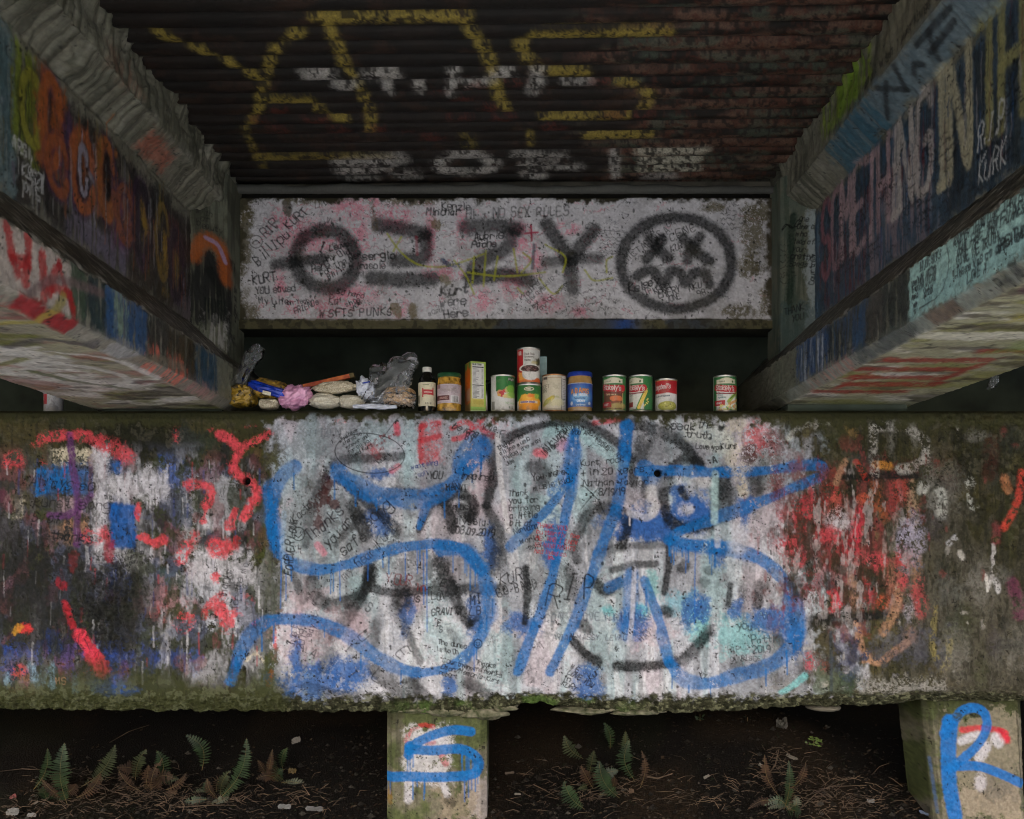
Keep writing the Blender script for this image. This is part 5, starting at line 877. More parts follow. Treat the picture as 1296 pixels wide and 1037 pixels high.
# ------------------------------------------------------------------ back wall (diaphragm) between the girders
YW = 3.35; KW = YW / F
wxs = np.arange(288, 992, 1.0); wys = np.arange(243, 418, 1.0)
wall = Canvas(wxs, wys, (206, 204, 208), seed=61)
def paint_wall(c):
    X, Y = c.xs[None], c.ys[:, None]
    n1 = c.noise(40, 40, 1, 5); n2 = c.noise(7, 7, 2, 4); S = c.stroke; T = c.text
    c.glaze((210, 208, 212), sstep(.4, .75, n1) * .7); c.glaze((182, 180, 184), sstep(.55, .85, c.noise(30, 50, 3, 4)) * .5)
    for (x, y, rx, ry) in [(355, 280, 14, 16), (395, 300, 50, 24), (440, 262, 30, 14), (455, 300, 14, 40), (355, 360, 9, 18), (500, 275, 26, 20), (545, 300, 9, 40), (585, 290, 8, 26), (440, 375, 40, 20), (400, 395, 30, 12), (505, 390, 14, 14), (660, 300, 16, 24), (650, 360, 20, 20), (690, 385, 22, 14), (735, 395, 14, 9), (610, 380, 16, 16), (560, 345, 26, 10), (475, 255, 10, 10), (680, 330, 12, 20), (720, 290, 16, 10), (370, 385, 10, 12)]:
        c.blob(x, y, rx, ry, (222, 128, 150), a=.75, edge=.7, worn=.46)
    for i in range(460):
        x, y = c.r.uniform(318, 965), c.r.uniform(255, 402); x = x if c.r.random() < .3 else c.r.uniform(318, 780)
        c.squiggle(x, y, c.r.uniform(8, 26), c.r.uniform(3, 6), c.r.uniform(-50, 30), col=[(196, 60, 90), (206, 84, 110), (60, 58, 64), (44, 44, 48), (90, 90, 100)][c.r.integers(5)], w=.95, a=.55)
    def B(p, w, a=.95): S(p, w * 1.15, (22, 25, 25), a=a, soft=.45, grain=.2, halo=.2, vary=.06)
    B([(349, 335), (380, 331), (408, 328)], 13); B([(405, 291), (432, 297), (449, 320), (447, 345), (430, 362), (405, 364), (384, 352), (374, 330), (382, 304), (405, 291)], 16)
    B([(480, 285), (510, 290), (538, 296)], 17, .9); B([(538, 300), (536, 325), (500, 330)], 17, .9); B([(470, 352), (510, 355), (548, 353)], 17, .92)
    B([(590, 288), (630, 286), (655, 290)], 17, .9); B([(648, 295), (640, 315), (612, 330), (600, 340)], 17, .85); B([(595, 352), (640, 348), (668, 355)], 17, .92)
    B([(692, 284), (705, 305), (718, 325), (725, 365)], 16, .92); B([(752, 290), (735, 312), (722, 332)], 16, .92); B([(730, 328), (758, 327)], 12, .8); B([(690, 332), (715, 330)], 12, .8)
    B([(856 + 70 * math.cos(t), 333 + 58 * math.sin(t)) for t in np.linspace(0, 6.28, 22)], 13)
    B([(822, 302), (832, 315), (845, 326)], 13); B([(838, 302), (828, 318), (818, 328)], 12); B([(865, 302), (880, 318), (898, 330)], 13); B([(886, 300), (876, 314), (870, 330)], 12)
    B([(806, 350), (822, 342), (834, 352), (840, 358), (850, 344), (862, 346), (868, 358), (878, 346), (892, 348), (898, 360)], 13)
    for p in [[(490, 296), (508, 320), (530, 335), (560, 338), (590, 330), (612, 322)], [(575, 330), (590, 350), (600, 372)], [(600, 325), (598, 358)], [(615, 318), (612, 362)], [(630, 325), (625, 355)], [(650, 315), (655, 345)], [(662, 320), (672, 330), (660, 345)], [(690, 310), (715, 325), (712, 345)], [(682, 352), (700, 372), (712, 362)], [(740, 342), (752, 355), (775, 352)], [(775, 325), (768, 330), (768, 345)], [(508, 300), (498, 318)], [(655, 365), (662, 372)], [(592, 345), (640, 350), (690, 345)]]: S(p, 2.6, (168, 170, 48), a=.8, soft=.5)
    S([(676, 310), (674, 340)], 4, (60, 84, 96), a=.8); S([(560, 330), (568, 336)], 6, (44, 70, 100), a=.8, worn=.2); S([(672, 285), (673, 305)], 2.5, (176, 50, 80)); S([(665, 296), (681, 294)], 2.5, (176, 50, 80)); S([(527, 300), (528, 322)], 4, (150, 40, 60), a=.6)
    c.grit(.2, .007)
    T('RIP', 337, 302, 12, -48, w=1.5); T('KURT', 366, 290, 10, -40, w=1.5); T('BillIpu', 327, 336, 13, -43, w=1.8); T('KURT', 320, 359, 11, -5, w=1.6); T('YOU saved', 324, 372, 8, -4, w=1.3); T('My Life', 328, 384, 8, 2, w=1.3); c.stroke([(324 + 8 * math.cos(t), 306 + 8 * math.sin(t)) for t in np.linspace(0, 6.3, 12)], 1.3, INK, a=.8); c.stroke([(319, 308), (324, 304), (329, 308)], 1.1, INK)
    T('I', 404, 318, 13, 28, w=1.8); T('Leave', 418, 318, 7, -14, w=1.4); T('My Old', 415, 331, 7, -18, w=1.4); T('Here', 395, 345, 7.5, -16, w=1.4); T('For The New', 407, 350, 7, -28, w=1.4); T('Bill IP', 416, 353, 6, -28, w=1.4)
    T('sergio', 459, 329, 9, -2, w=1.7); T('mirasole', 444, 341, 8.5, -1, w=1.6); T('WSFTS PUNKS', 405, 402, 9, -2, w=1.35, track=1.15); T('Ka', 416, 385, 9, 0, w=1.5); T('So hard', 426, 372, 6.5, 10, w=1.2); T('since', 438, 388, 6, -20, w=1.1); T('you', 447, 393, 6, -40, w=1.1); T('oh-Yeah', 364, 386, 6, -6, w=1.1); T('FRIENDs', 374, 397, 7, -22, w=1.1); T('DAVES', 399, 263, 10, -12, w=1.3, a=.7); T('Vi', 413, 282, 7, 10, w=1.1, a=.8)
    T('Kenzie', 560, 265, 9, 2, w=1.6); T('Minchar', 539, 272, 8.5, 0, w=1.7); T('Hi - NO SEX RULES', 590, 277, 11.5, -2, w=2.0, a=.75, track=1.1, soft=.6); T('Aubrie', 600, 304, 8.5, -4, w=1.8); T('Pache', 597, 314, 8, -3, w=1.7)
    T('Kurt', 558, 374, 11, -6, w=2.3, a=.85); T('were', 557, 388, 10, -5, w=2.2, a=.85); T('Here', 563, 402, 10, -3, w=2.2, a=.85); T('Trust', 560, 335, 6, 10, w=1.1, col=(40, 70, 120), a=.7); T('moson', 542, 400, 6, -20, w=1, a=.6)
    c.lines(["You're", 'always', 'my', 'fav'], 664, 378, 6.5, 8.5, -42, w=1.05, a=.85); T('RIP', 674, 358, 7, -20, w=1.1, a=.8); T('music', 684, 368, 6.5, -40, w=1.1, a=.8); T('for ever', 692, 384, 6.5, -40, w=1.1, a=.8); c.note(760, 292, 36, 9, 3.2, 4.4, 2, w=.8, a=.75); c.stroke([(745, 308), (760, 293), (794, 294)], .9, INK, a=.6); c.stroke([(740, 318), (790, 322)], .9, INK, a=.6)
    T('METALLICA', 796, 330, 9, -35, w=1.25, a=.8, track=1.15); T('PA', 818, 300, 9, -25, w=1.2, a=.8); T('OK', 845, 287, 8, -20, w=1.2, a=.8); T('SCENE', 840, 310, 10, -25, w=1.25, a=.85, track=1.15); T('KURT', 850, 320, 8, -24, w=1.2, a=.8); T('JUNE 14', 836, 336, 7, -22, w=1.15, a=.85); T('Kelsey', 797, 371, 9, -18, w=1.8); T('IP', 818, 373, 7, -14, w=1.3); T('KURT', 829, 372, 7.5, -18, w=1.4); T('EMERY', 834, 378, 8, -18, w=1.4); T('JUNE', 844, 383, 6.5, -16, w=1.2); T('NKU', 873, 369, 7, -20, w=1.2); T('98', 884, 376, 7, -18, w=1.4)
    c.note(912, 262, 34, 6, 4, 6, -2, w=1.05, a=.8); T('Ned', 960, 348, 8, -85, w=1.6); T('mars', 949, 392, 6, -85, w=1.1, a=.8); c.note(738, 372, 34, 4, 4, 8, -8, w=1, a=.8); c.note(770, 383, 34, 3, 3.5, 8, 0, w=.9, a=.6); c.note(712, 395, 26, 4, 4, 7, -30, w=1, a=.7); c.note(620, 385, 30, 3, 3.5, 7, 0, w=.8, a=.4)
    S([(500, 390), (506, 400)], 8, (110, 96, 60), a=.85, wob=4); S([(519, 392), (522, 402)], 12, (110, 98, 64), a=.9, wob=4); S([(549, 282), (554, 288)], 12, (110, 98, 64), a=.9, wob=5); S([(562, 352), (566, 358)], 9, (120, 110, 70), a=.8, wob=3); S([(364, 256), (365, 268)], 10, (70, 62, 40), a=.9, wob=3); S([(472, 262), (474, 290)], 7, (90, 78, 50), a=.7, wob=3, worn=.3)
    for (x, y, rx, ry) in [(955, 300, 14, 30), (965, 265, 20, 12), (950, 340, 12, 14), (310, 300, 9, 60), (308, 260, 14, 20), (935, 395, 20, 8), (905, 262, 16, 6), (315, 395, 12, 14), (520, 252, 40, 7), (400, 252, 40, 6), (970, 380, 8, 20)]: c.blob(x, y, rx, ry, (98, 90, 62), a=.85, edge=.8, worn=.25)
    for i in range(260):
        x, y = c.r.uniform(310, 972), c.r.uniform(252, 404); c.blob(x, y, c.r.uniform(.6, 1.6), c.r.uniform(.6, 2.2), (34, 34, 30), a=.75, edge=.6)
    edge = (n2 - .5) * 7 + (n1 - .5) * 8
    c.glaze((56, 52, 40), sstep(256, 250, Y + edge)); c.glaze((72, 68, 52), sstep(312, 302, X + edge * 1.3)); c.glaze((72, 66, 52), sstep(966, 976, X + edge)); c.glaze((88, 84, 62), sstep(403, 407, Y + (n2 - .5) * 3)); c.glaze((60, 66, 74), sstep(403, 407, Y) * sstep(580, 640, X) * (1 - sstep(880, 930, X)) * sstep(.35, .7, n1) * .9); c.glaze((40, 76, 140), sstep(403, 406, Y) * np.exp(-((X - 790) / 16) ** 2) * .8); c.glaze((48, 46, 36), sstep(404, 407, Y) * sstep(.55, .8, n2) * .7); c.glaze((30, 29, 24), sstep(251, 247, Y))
    c.glaze((84, 80, 66), sstep(.7, .95, n1) * .25); c.H += (n1 - .5) * .005 + (n2 - .5) * .003
paint_wall(wall)
X2w, Y2w = wxs[None], wys[:, None]
lip = sstep(404, 406, Y2w) * .014 - sstep(251, 248, Y2w) * .02
PXw = (X2w - CX) * KW + 0 * Y2w; PZw = (HY - Y2w) * KW + 0 * X2w; PYw = YW - wall.H - lip
wall_o = empty('back_wall', (0, 3.45, .9)); tag(wall_o, 'white concrete wall between the girders with black sprayed letters and crossed-eye face', 'wall')
woff = np.array([0, 3.45, .9])
# underside returns back, its shade put in as a dark colour
rowa = np.stack([PXw[-1], PYw[-1] + .006, PZw[-1] - .002], -1)[None]; rowb = np.stack([PXw[-1], np.full(len(wxs), 3.47), PZw[-1] - .002], -1)[None]; UC = wall.C[-1:] * 0 + srgb((40, 40, 34)).astype(np.float32)
grid_mesh('painted_face', np.concatenate([np.stack([PXw, PYw, PZw], -1), rowa, rowb]) - woff, np.concatenate([wall.C, UC, UC]), M_PAINT, wall_o, flip=True)
v, f = box_vf(-1.09, 1.03, 3.40, 3.47, .802, 1.36); mesh_pd('concrete_core', np.array(v) - woff, f, M_CONC, wall_o)
# rounded grey strip of grout under the deck
xs_ = np.linspace(-1.02, .97, 260); an = np.linspace(-.3, math.pi + .6, 12)
nz_ = vnoise(xs_, np.array([0., 1.]), .12, 1, 5, 4)[0]
R_ = .016 + .007 * (nz_ - .5)
Pg = np.stack([np.stack([xs_, 3.336 - np.sin(a) * R_ * 1.1, 1.306 + np.cos(a) * R_ + .006 * (nz_ - .5)], -1) for a in an])
grid_mesh('grout_strip', Pg - woff, np.zeros(Pg.shape) + srgb((84, 84, 80)), M_PAINT, wall_o, flip=False)
# plain walls in the neighbouring bays, and the abutment behind it all
for nm, lb, x0, x1 in (('back_wall', 'bare concrete wall beyond the left painted girder', -3.40, -1.26), ('back_wall', 'bare concrete wall beyond the right painted girder', 1.21, 3.34)):
    v, f = box_vf(x0, x1, -.12, .12, -.13, .46); o = mesh_pd(nm, v, f, M_CONC); o.location = (0, 3.47, .9); tag(o, lb, 'wall')
v, f = box_vf(-5.5, 5.5, 0, .4, -1.2, 2.2); ab = mesh_pd('abutment_wall', v, f, M_DARKC); ab.location = (0, 4.05, -.6); tag(ab, 'dark concrete wall in the gap behind the cans', 'wall')

# ------------------------------------------------------------------ corrugated steel deck overhead
PITCH = .068
def deck(name, label, x0, x1, zl, zr, dense, paint=None, seed=70):
    if dense:
        xs = np.concatenate([np.arange(x0, x1, .0055), [x1]]); ys = np.concatenate([np.arange(-1, 1.5, .017), np.arange(1.5, 3.42, PITCH / 15)])
    else: xs = np.linspace(x0, x1, 8); ys = np.arange(-1, 3.5, .017)
    c = Canvas(xs * KD, ys * KD, (30, 23, 18), seed=seed)
    ph = (ys / PITCH) % 1.0
    prof = np.interp(ph, [0, .1, .2, .3, .4, .5, .6, .7, .76, .86, .94, 1.0], [.36, .2, .09, .02, .0, .02, .09, .2, .4, 1, 1, .5]) * .028
    dip = np.exp(-((ys - 2.86) / .006) ** 2) * .012
    if paint: paint(c, ph)
    else: c.glaze((62, 44, 34), c.noise(60, 60, 1, 4))
    Z = (zl + (zr - zl) * (xs - x0) / (x1 - x0))[None] + (prof + dip)[:, None] + c.H
    P = np.zeros(Z.shape + (3,)); P[..., 0] = xs[None]; P[..., 1] = ys[:, None]; P[..., 2] = Z
    o = grid_mesh(name, P - np.array([0, 0, zl]), c.C, M_DECK, None, flip=True); o.location = (0, 0, zl); tag(o, label, 'steel deck', 'corrugated deck panels')
    return o
def paint_deck(c, ph):
    n1 = c.noise(60, 30, 1, 5); n2 = c.noise(7, 7, 2, 3, .7); Xm = c.xs[None] / KD; Ym = c.ys[:, None] / KD
    c.glaze((19, 16, 13), sstep(.35, .7, n1) * .9); c.glaze((58, 38, 26), sstep(.74, .94, c.noise(40, 20, 3, 5)) * .5)
    ZD = 1.345
    c.tf = lambda px, py: ((px - CX) * (ZD / (HY - py)) * KD, (ZD * F / (HY - py)) * KD)
    sal = sstep(.22, .42, Xm + (n1 - .5) * .25); stripes = sstep(.3, .6, c.noise(70, 12, 4, 3))
    c.glaze((104, 78, 64), sal * stripes * .75); c.glaze((70, 78, 66), sal * sstep(.55, .8, c.noise(60, 16, 5, 3)) * .7); c.glaze((74, 38, 24), sal * sstep(.55, .8, n2) * .7)
    yel = (150, 132, 58); wh = (168, 164, 158); rd = (96, 44, 34)
    base = c.C.copy()
    def S(p, w, col, a=.95):
        q = np.array(p, dtype=float); dx, dy = np.abs(np.diff(q, axis=0)).sum(0) if len(q) > 1 else (1, 1)
        Yq = ZD * F / (HY - q[:, 1].mean()); fv = Yq / (HY - q[:, 1].mean()) * KD; fh = Yq / F * KD
        c.stroke(p, w * (fv * dx + fh * dy) / (dx + dy), col, a=a, soft=.62, grain=.35, worn=.3)
    S([(193, 36), (215, 46), (256, 62), (290, 78), (316, 93), (334, 98)], 9, yel); S([(380, 40), (366, 49), (349, 63), (341, 80), (334, 107), (327, 137), (318, 152)], 11, yel); S([(402, 22), (460, 22), (520, 22), (586, 22)], 13, yel); S([(414, 30), (420, 45), (428, 60), (436, 80), (447, 98), (458, 118), (468, 142), (470, 166)], 12, yel)
    S([(588, 32), (600, 46), (612, 63), (620, 82), (626, 105), (632, 125), (640, 142)], 13, yel); S([(348, 127), (392, 128)], 9, yel); S([(404, 138), (416, 146), (436, 152)], 9, yel); S([(330, 200), (410, 200), (492, 201)], 8, yel, .75); S([(310, 160), (320, 185), (335, 212)], 7, yel, .5)
    S([(690, 36), (760, 35), (838, 36)], 6, yel, .8); S([(676, 49), (760, 47), (846, 46)], 10, yel); S([(661, 55), (660, 66), (670, 80), (690, 92), (740, 94)], 12, yel, .9); S([(786, 106), (806, 114), (822, 126), (816, 138)], 11, yel); S([(690, 150), (740, 151), (790, 150)], 8, yel); S([(748, 175), (785, 174), (820, 174)], 9, yel); S([(670, 168), (672, 185)], 9, yel, .7); S([(590, 172), (594, 186)], 14, yel, .5)
    S([(392, 97), (406, 95)], 14, wh); S([(416, 95), (434, 110), (448, 104)], 13, wh, .85); S([(468, 98), (482, 95), (496, 96)], 14, wh); S([(490, 100), (491, 120)], 13, wh, .9); S([(530, 108), (531, 118)], 13, wh, .9); S([(574, 90), (573, 105), (570, 120)], 15, wh); S([(590, 108), (612, 104), (640, 96)], 13, wh); S([(682, 90), (680, 105), (674, 118)], 16, wh); S([(714, 108), (750, 107)], 6, wh, .8); S([(640, 95), (648, 100)], 10, wh, .6)
    S([(432, 205), (460, 204), (506, 202)], 11, wh); S([(432, 216), (470, 214), (495, 212)], 9, wh, .9); S([(440, 225), (470, 226)], 8, wh, .5); S([(505, 222), (525, 222)], 9, wh, .8); S([(590 + 34 * math.cos(t), 210 + 11 * math.sin(t)) for t in np.linspace(0, 6.28, 14)], 10, wh, .95); S([(655, 200), (712, 202)], 9, wh); S([(664, 211), (730, 214)], 9, wh); S([(668, 222), (682, 224)], 10, wh); S([(778, 196), (778, 215), (780, 232)], 12, wh); S([(816, 195), (850, 195), (888, 194)], 10, (182, 178, 160)); S([(817, 208), (876, 207)], 9, (182, 178, 160)); S([(817, 219), (876, 219)], 9, (182, 178, 160)); S([(820, 230), (848, 230)], 9, wh, .7)
    for a in [(350, 140), (400, 152), (430, 165), (470, 165), (560, 118), (600, 112), (590, 128), (620, 140), (520, 170), (650, 106), (760, 108), (700, 165), (640, 152), (350, 165), (330, 152), (545, 176), (580, 150), (780, 150), (810, 148)]: c.blob(a[0], a[1], 14, 4, rd, a=.6, edge=.8, worn=.3)
    # sprayed colours thinned in the grooves between ribs, full on the low pans
    rib_mask = (1 - .85 * np.clip(np.interp(ph, [0, .68, .74, .92, .97, 1.0], [0, .0, 1, 1, 0.3, 0]), 0, 1))[:, None, None]
    c.C = (base + (c.C - base) * rib_mask).astype(np.float32)
    spots = sstep(.66, .78, c.noise(5, 5, 8, 2, .6)); c.glaze((24, 18, 13), spots * .85)
    q = c.map([(820, 194)])[0]; c.tf = None; c.note(q[0], q[1], 68, 2, 8, 14, 0, w=2.0, a=.85)
    c.H += (n2 - .5) * .0015
deck('corrugated_deck', 'dark rusted corrugated steel deck overhead with yellow and white sprayed letters', -1.06, 1.01, 1.335, 1.358, True, paint_deck, 71)
deck('corrugated_deck', 'unpainted rusty corrugated steel deck over the bay at the left', -3.35, -1.30, 1.34, 1.34, False, None, 72)
deck('corrugated_deck', 'unpainted rusty corrugated steel deck over the bay at the right', 1.25, 3.3, 1.35, 1.35, False, None, 73)
v, f = box_vf(-3.75, 3.7, -1.05, 4.9, 0, .22); sl = mesh_pd('bridge_slab', v, f, M_CONC); sl.location = (0, 0, 1.392); tag(sl, 'concrete bridge slab above the corrugated steel deck', 'bridge deck')
# ------------------------------------------------------------------ food left on the ledge
M_LABEL = paint_mat('printed_label', rough=.42, bump=0, scale=200, var=.10, spec=.45)
M_TIN = plain_mat('tin_plate', (178, 176, 170), rough=.32, metal=1.0, var=.15, scale=80)
M_TIND = plain_mat('dull_bronze_tin', (150, 110, 78), rough=.4, metal=1.0, var=.2, scale=80)
M_WCAP = plain_mat('white_plastic_cap', (208, 206, 198), rough=.45, var=.08, scale=40)
M_GCAP = plain_mat('green_metal_lid', (30, 74, 44), rough=.4, var=.2, scale=60)
M_BCAP = plain_mat('blue_plastic_lid', (22, 52, 140), rough=.4, var=.15, scale=60)
M_SAUCE = plain_mat('dark_bottle', (20, 20, 16), rough=.08, var=.2, scale=30, spec=.8)
M_JARY = plain_mat('jar_of_yellow_relish', (120, 84, 30), rough=.1, var=.55, scale=55, spec=.7, c2=(176, 136, 56))
M_PB = plain_mat('jar_of_peanut_butter', (164, 128, 78), rough=.12, var=.18, scale=50, spec=.7)
M_OLIVE = plain_mat('dark_green_glass', (22, 30, 20), rough=.12, var=.3, scale=30, spec=.7)
SHELF = .4465
def at(px, Y): return (px - CX) * Y / F

def lathe(name, prof, mat, parent, seg=36, arc=None):
    vs, fs = [], []
    for r, z in prof:
        for k in range(seg):
            t = 2 * math.pi * k / seg; vs.append((r * math.cos(t), r * math.sin(t), z))
    for j in range(len(prof) - 1):
        for k in range(seg):
            a, b = j * seg + k, j * seg + (k + 1) % seg; fs.append((a, b, b + seg, a + seg))
    if prof[-1][0] > 1e-5: fs.append(tuple(range((len(prof) - 1) * seg, len(prof) * seg)))
    if prof[0][0] > 1e-5: fs.append(tuple(reversed(range(seg))))
    o = mesh_pd(name, vs, fs, mat, parent, smooth=True)
    try: o.data.set_sharp_from_angle(angle=math.radians(40))
    except Exception: pass
    return o

def label_wrap(name, r, z0, z1, paint, parent, seed, base=(200, 198, 192), nx=100, ny=64, span=math.pi, yaw=0.0):
    """a printed paper sleeve; x in mm as seen from the front, y in mm from the top"""
    R = r * 1000; H = (z1 - z0) * 1000
    th = np.sort(np.unique(np.concatenate([np.linspace(-1.45, 1.45, nx), np.linspace(-span, -1.5, 14), np.linspace(1.5, span, 14)])))
    th = th[np.abs(th) <= span + 1e-6]
    ys = np.linspace(0, H, ny)
    c = Canvas(th * R, ys, base, seed=seed, unit=1.0)
    c.tf = lambda x, y: (R * math.asin(max(-.999, min(.999, x / R))), y)
    c.G = c.G * .3 + .35
    paint(c, R, H)
    dn = c.noise(14, 18, 55, 4, .6); c.glaze((120, 112, 96), (.05 + .25 * sstep(.65, .95, dn)) + .25 * sstep(H - 10, H, c.ys)[:, None] * dn)
    t = th + yaw
    P = np.zeros((ny, len(th), 3)); P[..., 0] = (r * np.sin(t))[None]; P[..., 1] = (-r * np.cos(t))[None]; P[..., 2] = (z1 - ys / 1000)[:, None]
    return grid_mesh(name, P, c.C, M_LABEL, parent, flip=True)

def can(label, px, r, h, paint, seed, Y=3.075, z=SHELF, base=(200, 198, 192), rim=None, yaw=0.0, name='food_can', rz=0.0, cat='can'):
    o = empty(name, (at(px, Y), Y, z), rz); tag(o, label, cat, 'food left on the concrete ledge')
    rim = rim or M_TIN
    label_wrap('paper_label', r, .005, h - .005, paint, o, seed, base, yaw=yaw)
    lathe('bottom_rim', [(r - .004, 0), (r + .0008, .0008), (r + .001, .004), (r - .0003, .006)], rim, o)
    lathe('top_rim', [(r - .0003, h - .006), (r + .001, h - .004), (r + .001, h - .0008), (r - .001, h), (r - .004, h - .003), (r * .5, h - .0032), (0, h - .0032)], rim, o)
    return o
def lab(c, x0, y0, x1, y1, col, **k): c.rect(x0, y0, x1, y1, col, soft=k.pop('soft', .5), edge=k.pop('edge', .2), **k)
def tx(c, t, x, y, s, col, w, **k):
    q = c.map([(x, y)])[0]; return c.text(t, q[0], q[1], s, k.pop('rot', 0), col=col, w=w, jit=.01, a=1, soft=.2, **k)

def p_cocktail(c, R, H):
    lab(c, -26, 0, 40, 62, (30, 112, 46)); c.glaze((24, 80, 36), sstep(20, 40, c.xs[None]) * .4 * (c.ys[:, None] < 60)); c.blob(10, 66, 36, 18, (206, 204, 200), edge=.1, soft=.1)
    for x, y, a, b, co in [(-12, 56, 11, 9, (200, 140, 90)), (-8, 60, 9, 10, (176, 30, 40)), (3, 50, 8, 6, (190, 44, 50)), (14, 46, 10, 10, (190, 176, 110)), (26, 44, 11, 14, (120, 170, 60)), (20, 66, 14, 9, (196, 200, 120)), (32, 62, 9, 10, (140, 180, 80)), (4, 68, 8, 6, (206, 180, 120)), (-16, 64, 6, 5, (210, 160, 80))]: c.blob(x, y, a, b, co, edge=.15, soft=.15)
    lab(c, 14, 4, 36, 16, (24, 40, 28)); tx(c, 'Fruit', 16, 14, 7, (200, 200, 190), 1.2); lab(c, -38, 84, -30, 112, (60, 60, 60), a=.7); tx(c, 'Fruit Cocktail', 4, 92, 4.5, (150, 190, 140), .9); tx(c, '15 OZ', 16, 108, 6, (60, 90, 60), 1.3)
def p_peach(c, R, H):
    lab(c, -40, 0, 40, 52, (36, 104, 44)); c.glaze((70, 140, 60), sstep(20, 0, np.abs(c.ys[:, None] - 34)) * .3); c.blob(0, 58, 36, 28, (232, 158, 34), edge=.08, soft=.08); lab(c, -42, 84, 42, 125, (206, 204, 200), edge=1); c.blob(-2, 74, 33, 14, (226, 142, 24), edge=.2, soft=.15); c.blob(-8, 40, 22, 9, (236, 176, 60), edge=.2); c.blob(6, 36, 12, 6, (226, 120, 30), edge=.3); c.blob(26, 38, 7, 9, (150, 176, 60), edge=.2); c.blob(0, 90, 30, 3, (180, 100, 30), a=.6, edge=.3)
    c.blob(0, 13, 17, 6.5, (206, 200, 170), edge=.03, soft=.08); c.blob(0, 13, 14, 4, (90, 100, 70), edge=.03, soft=.1); tx(c, 'FARM', -10, 15.5, 5, (220, 214, 190), 1.1); lab(c, -30, 53, 28, 60, (224, 214, 190), a=.75, edge=1); tx(c, 'MANDARIN ORANGES', -28, 59, 5, (70, 50, 130), 1.3, wide=.86)
def p_bean(c, R, H):
    lab(c, -42, 0, -19, 125, (176, 28, 34)); lab(c, -34, 8, -25, 20, (214, 206, 200)); tx(c, 'C', -31, 18, 7, (176, 28, 34), 1.6); lab(c, -42, 0, 42, 3, (196, 160, 140), a=.6)
    for i, t in enumerate(['Black Bean', 'Cranberry', 'Medley']): tx(c, t, -14, 21 + i * 10, 6.2, (70, 50, 46), 1.0, wide=.8)
    c.blob(32, 44, 5, 12, (60, 60, 30), edge=.3); c.blob(20, 46, 8, 5, (190, 170, 80), a=.6, edge=.4)
    c.blob(-22, 96, 20, 16, (220, 150, 60), edge=.25, soft=.12, rot=.6); c.blob(26, 106, 18, 12, (206, 96, 40), edge=.25, soft=.15); c.blob(-10, 112, 24, 8, (206, 110, 50), edge=.3); lab(c, -42, 116, 42, 126, (190, 140, 110), a=.8)
    c.blob(6, 82, 25, 24, (214, 210, 204), edge=.03, soft=.06); c.blob(6, 66, 31, 13, (216, 212, 206), edge=.02, soft=.05); c.blob(6, 67, 28, 11, (62, 34, 30), edge=.05, soft=.06)
    for i in range(46): c.blob(6 + c.r.uniform(-23, 23), 67 + c.r.uniform(-7.5, 7.5), c.r.uniform(1.6, 3.2), c.r.uniform(1.2, 2.2), [(104, 64, 62), (40, 22, 22), (130, 96, 96)][c.r.integers(3)], edge=.2)
def p_corn_cream(c, R, H):
    lab(c, 22, 0, 60, 125, (188, 184, 178)); lab(c, 21.5, 4, 23, 120, (90, 84, 76)); lab(c, -42, 4, -25, 13, (40, 30, 26)); tx(c, 'RED', -40, 12, 7, (200, 190, 170), 1.3); lab(c, -60, 112, 22, 113, (120, 110, 90), a=.8); lab(c, -24, 6, 22, 8, (150, 120, 84), a=.8)
    for k, t in enumerate(['SWEET', 'CORN']): tx(c, t, -56 if k == 0 else -50, 42 + k * 14, 11, (110, 106, 90), 1.7)
    c.blob(-22, 84, 26, 9, (196, 176, 60), edge=.1, soft=.12, rot=-.5); c.blob(-30, 92, 16, 8, (150, 150, 70), edge=.2, rot=-.5); c.blob(4, 90, 26, 12, (200, 192, 150), edge=.3, a=.7); c.blob(8, 72, 9, 4, (140, 150, 90), a=.5, edge=.4)
    for y in range(12, 112, 5): lab(c, 26, y, 26 + c.r.uniform(9, 13), y + 1.6, (110, 106, 100), a=.8, soft=.3, edge=.1)
    lab(c, 25, 10, 40, 12, (40, 40, 40)); lab(c, 25, 78, 40, 80, (60, 60, 60))
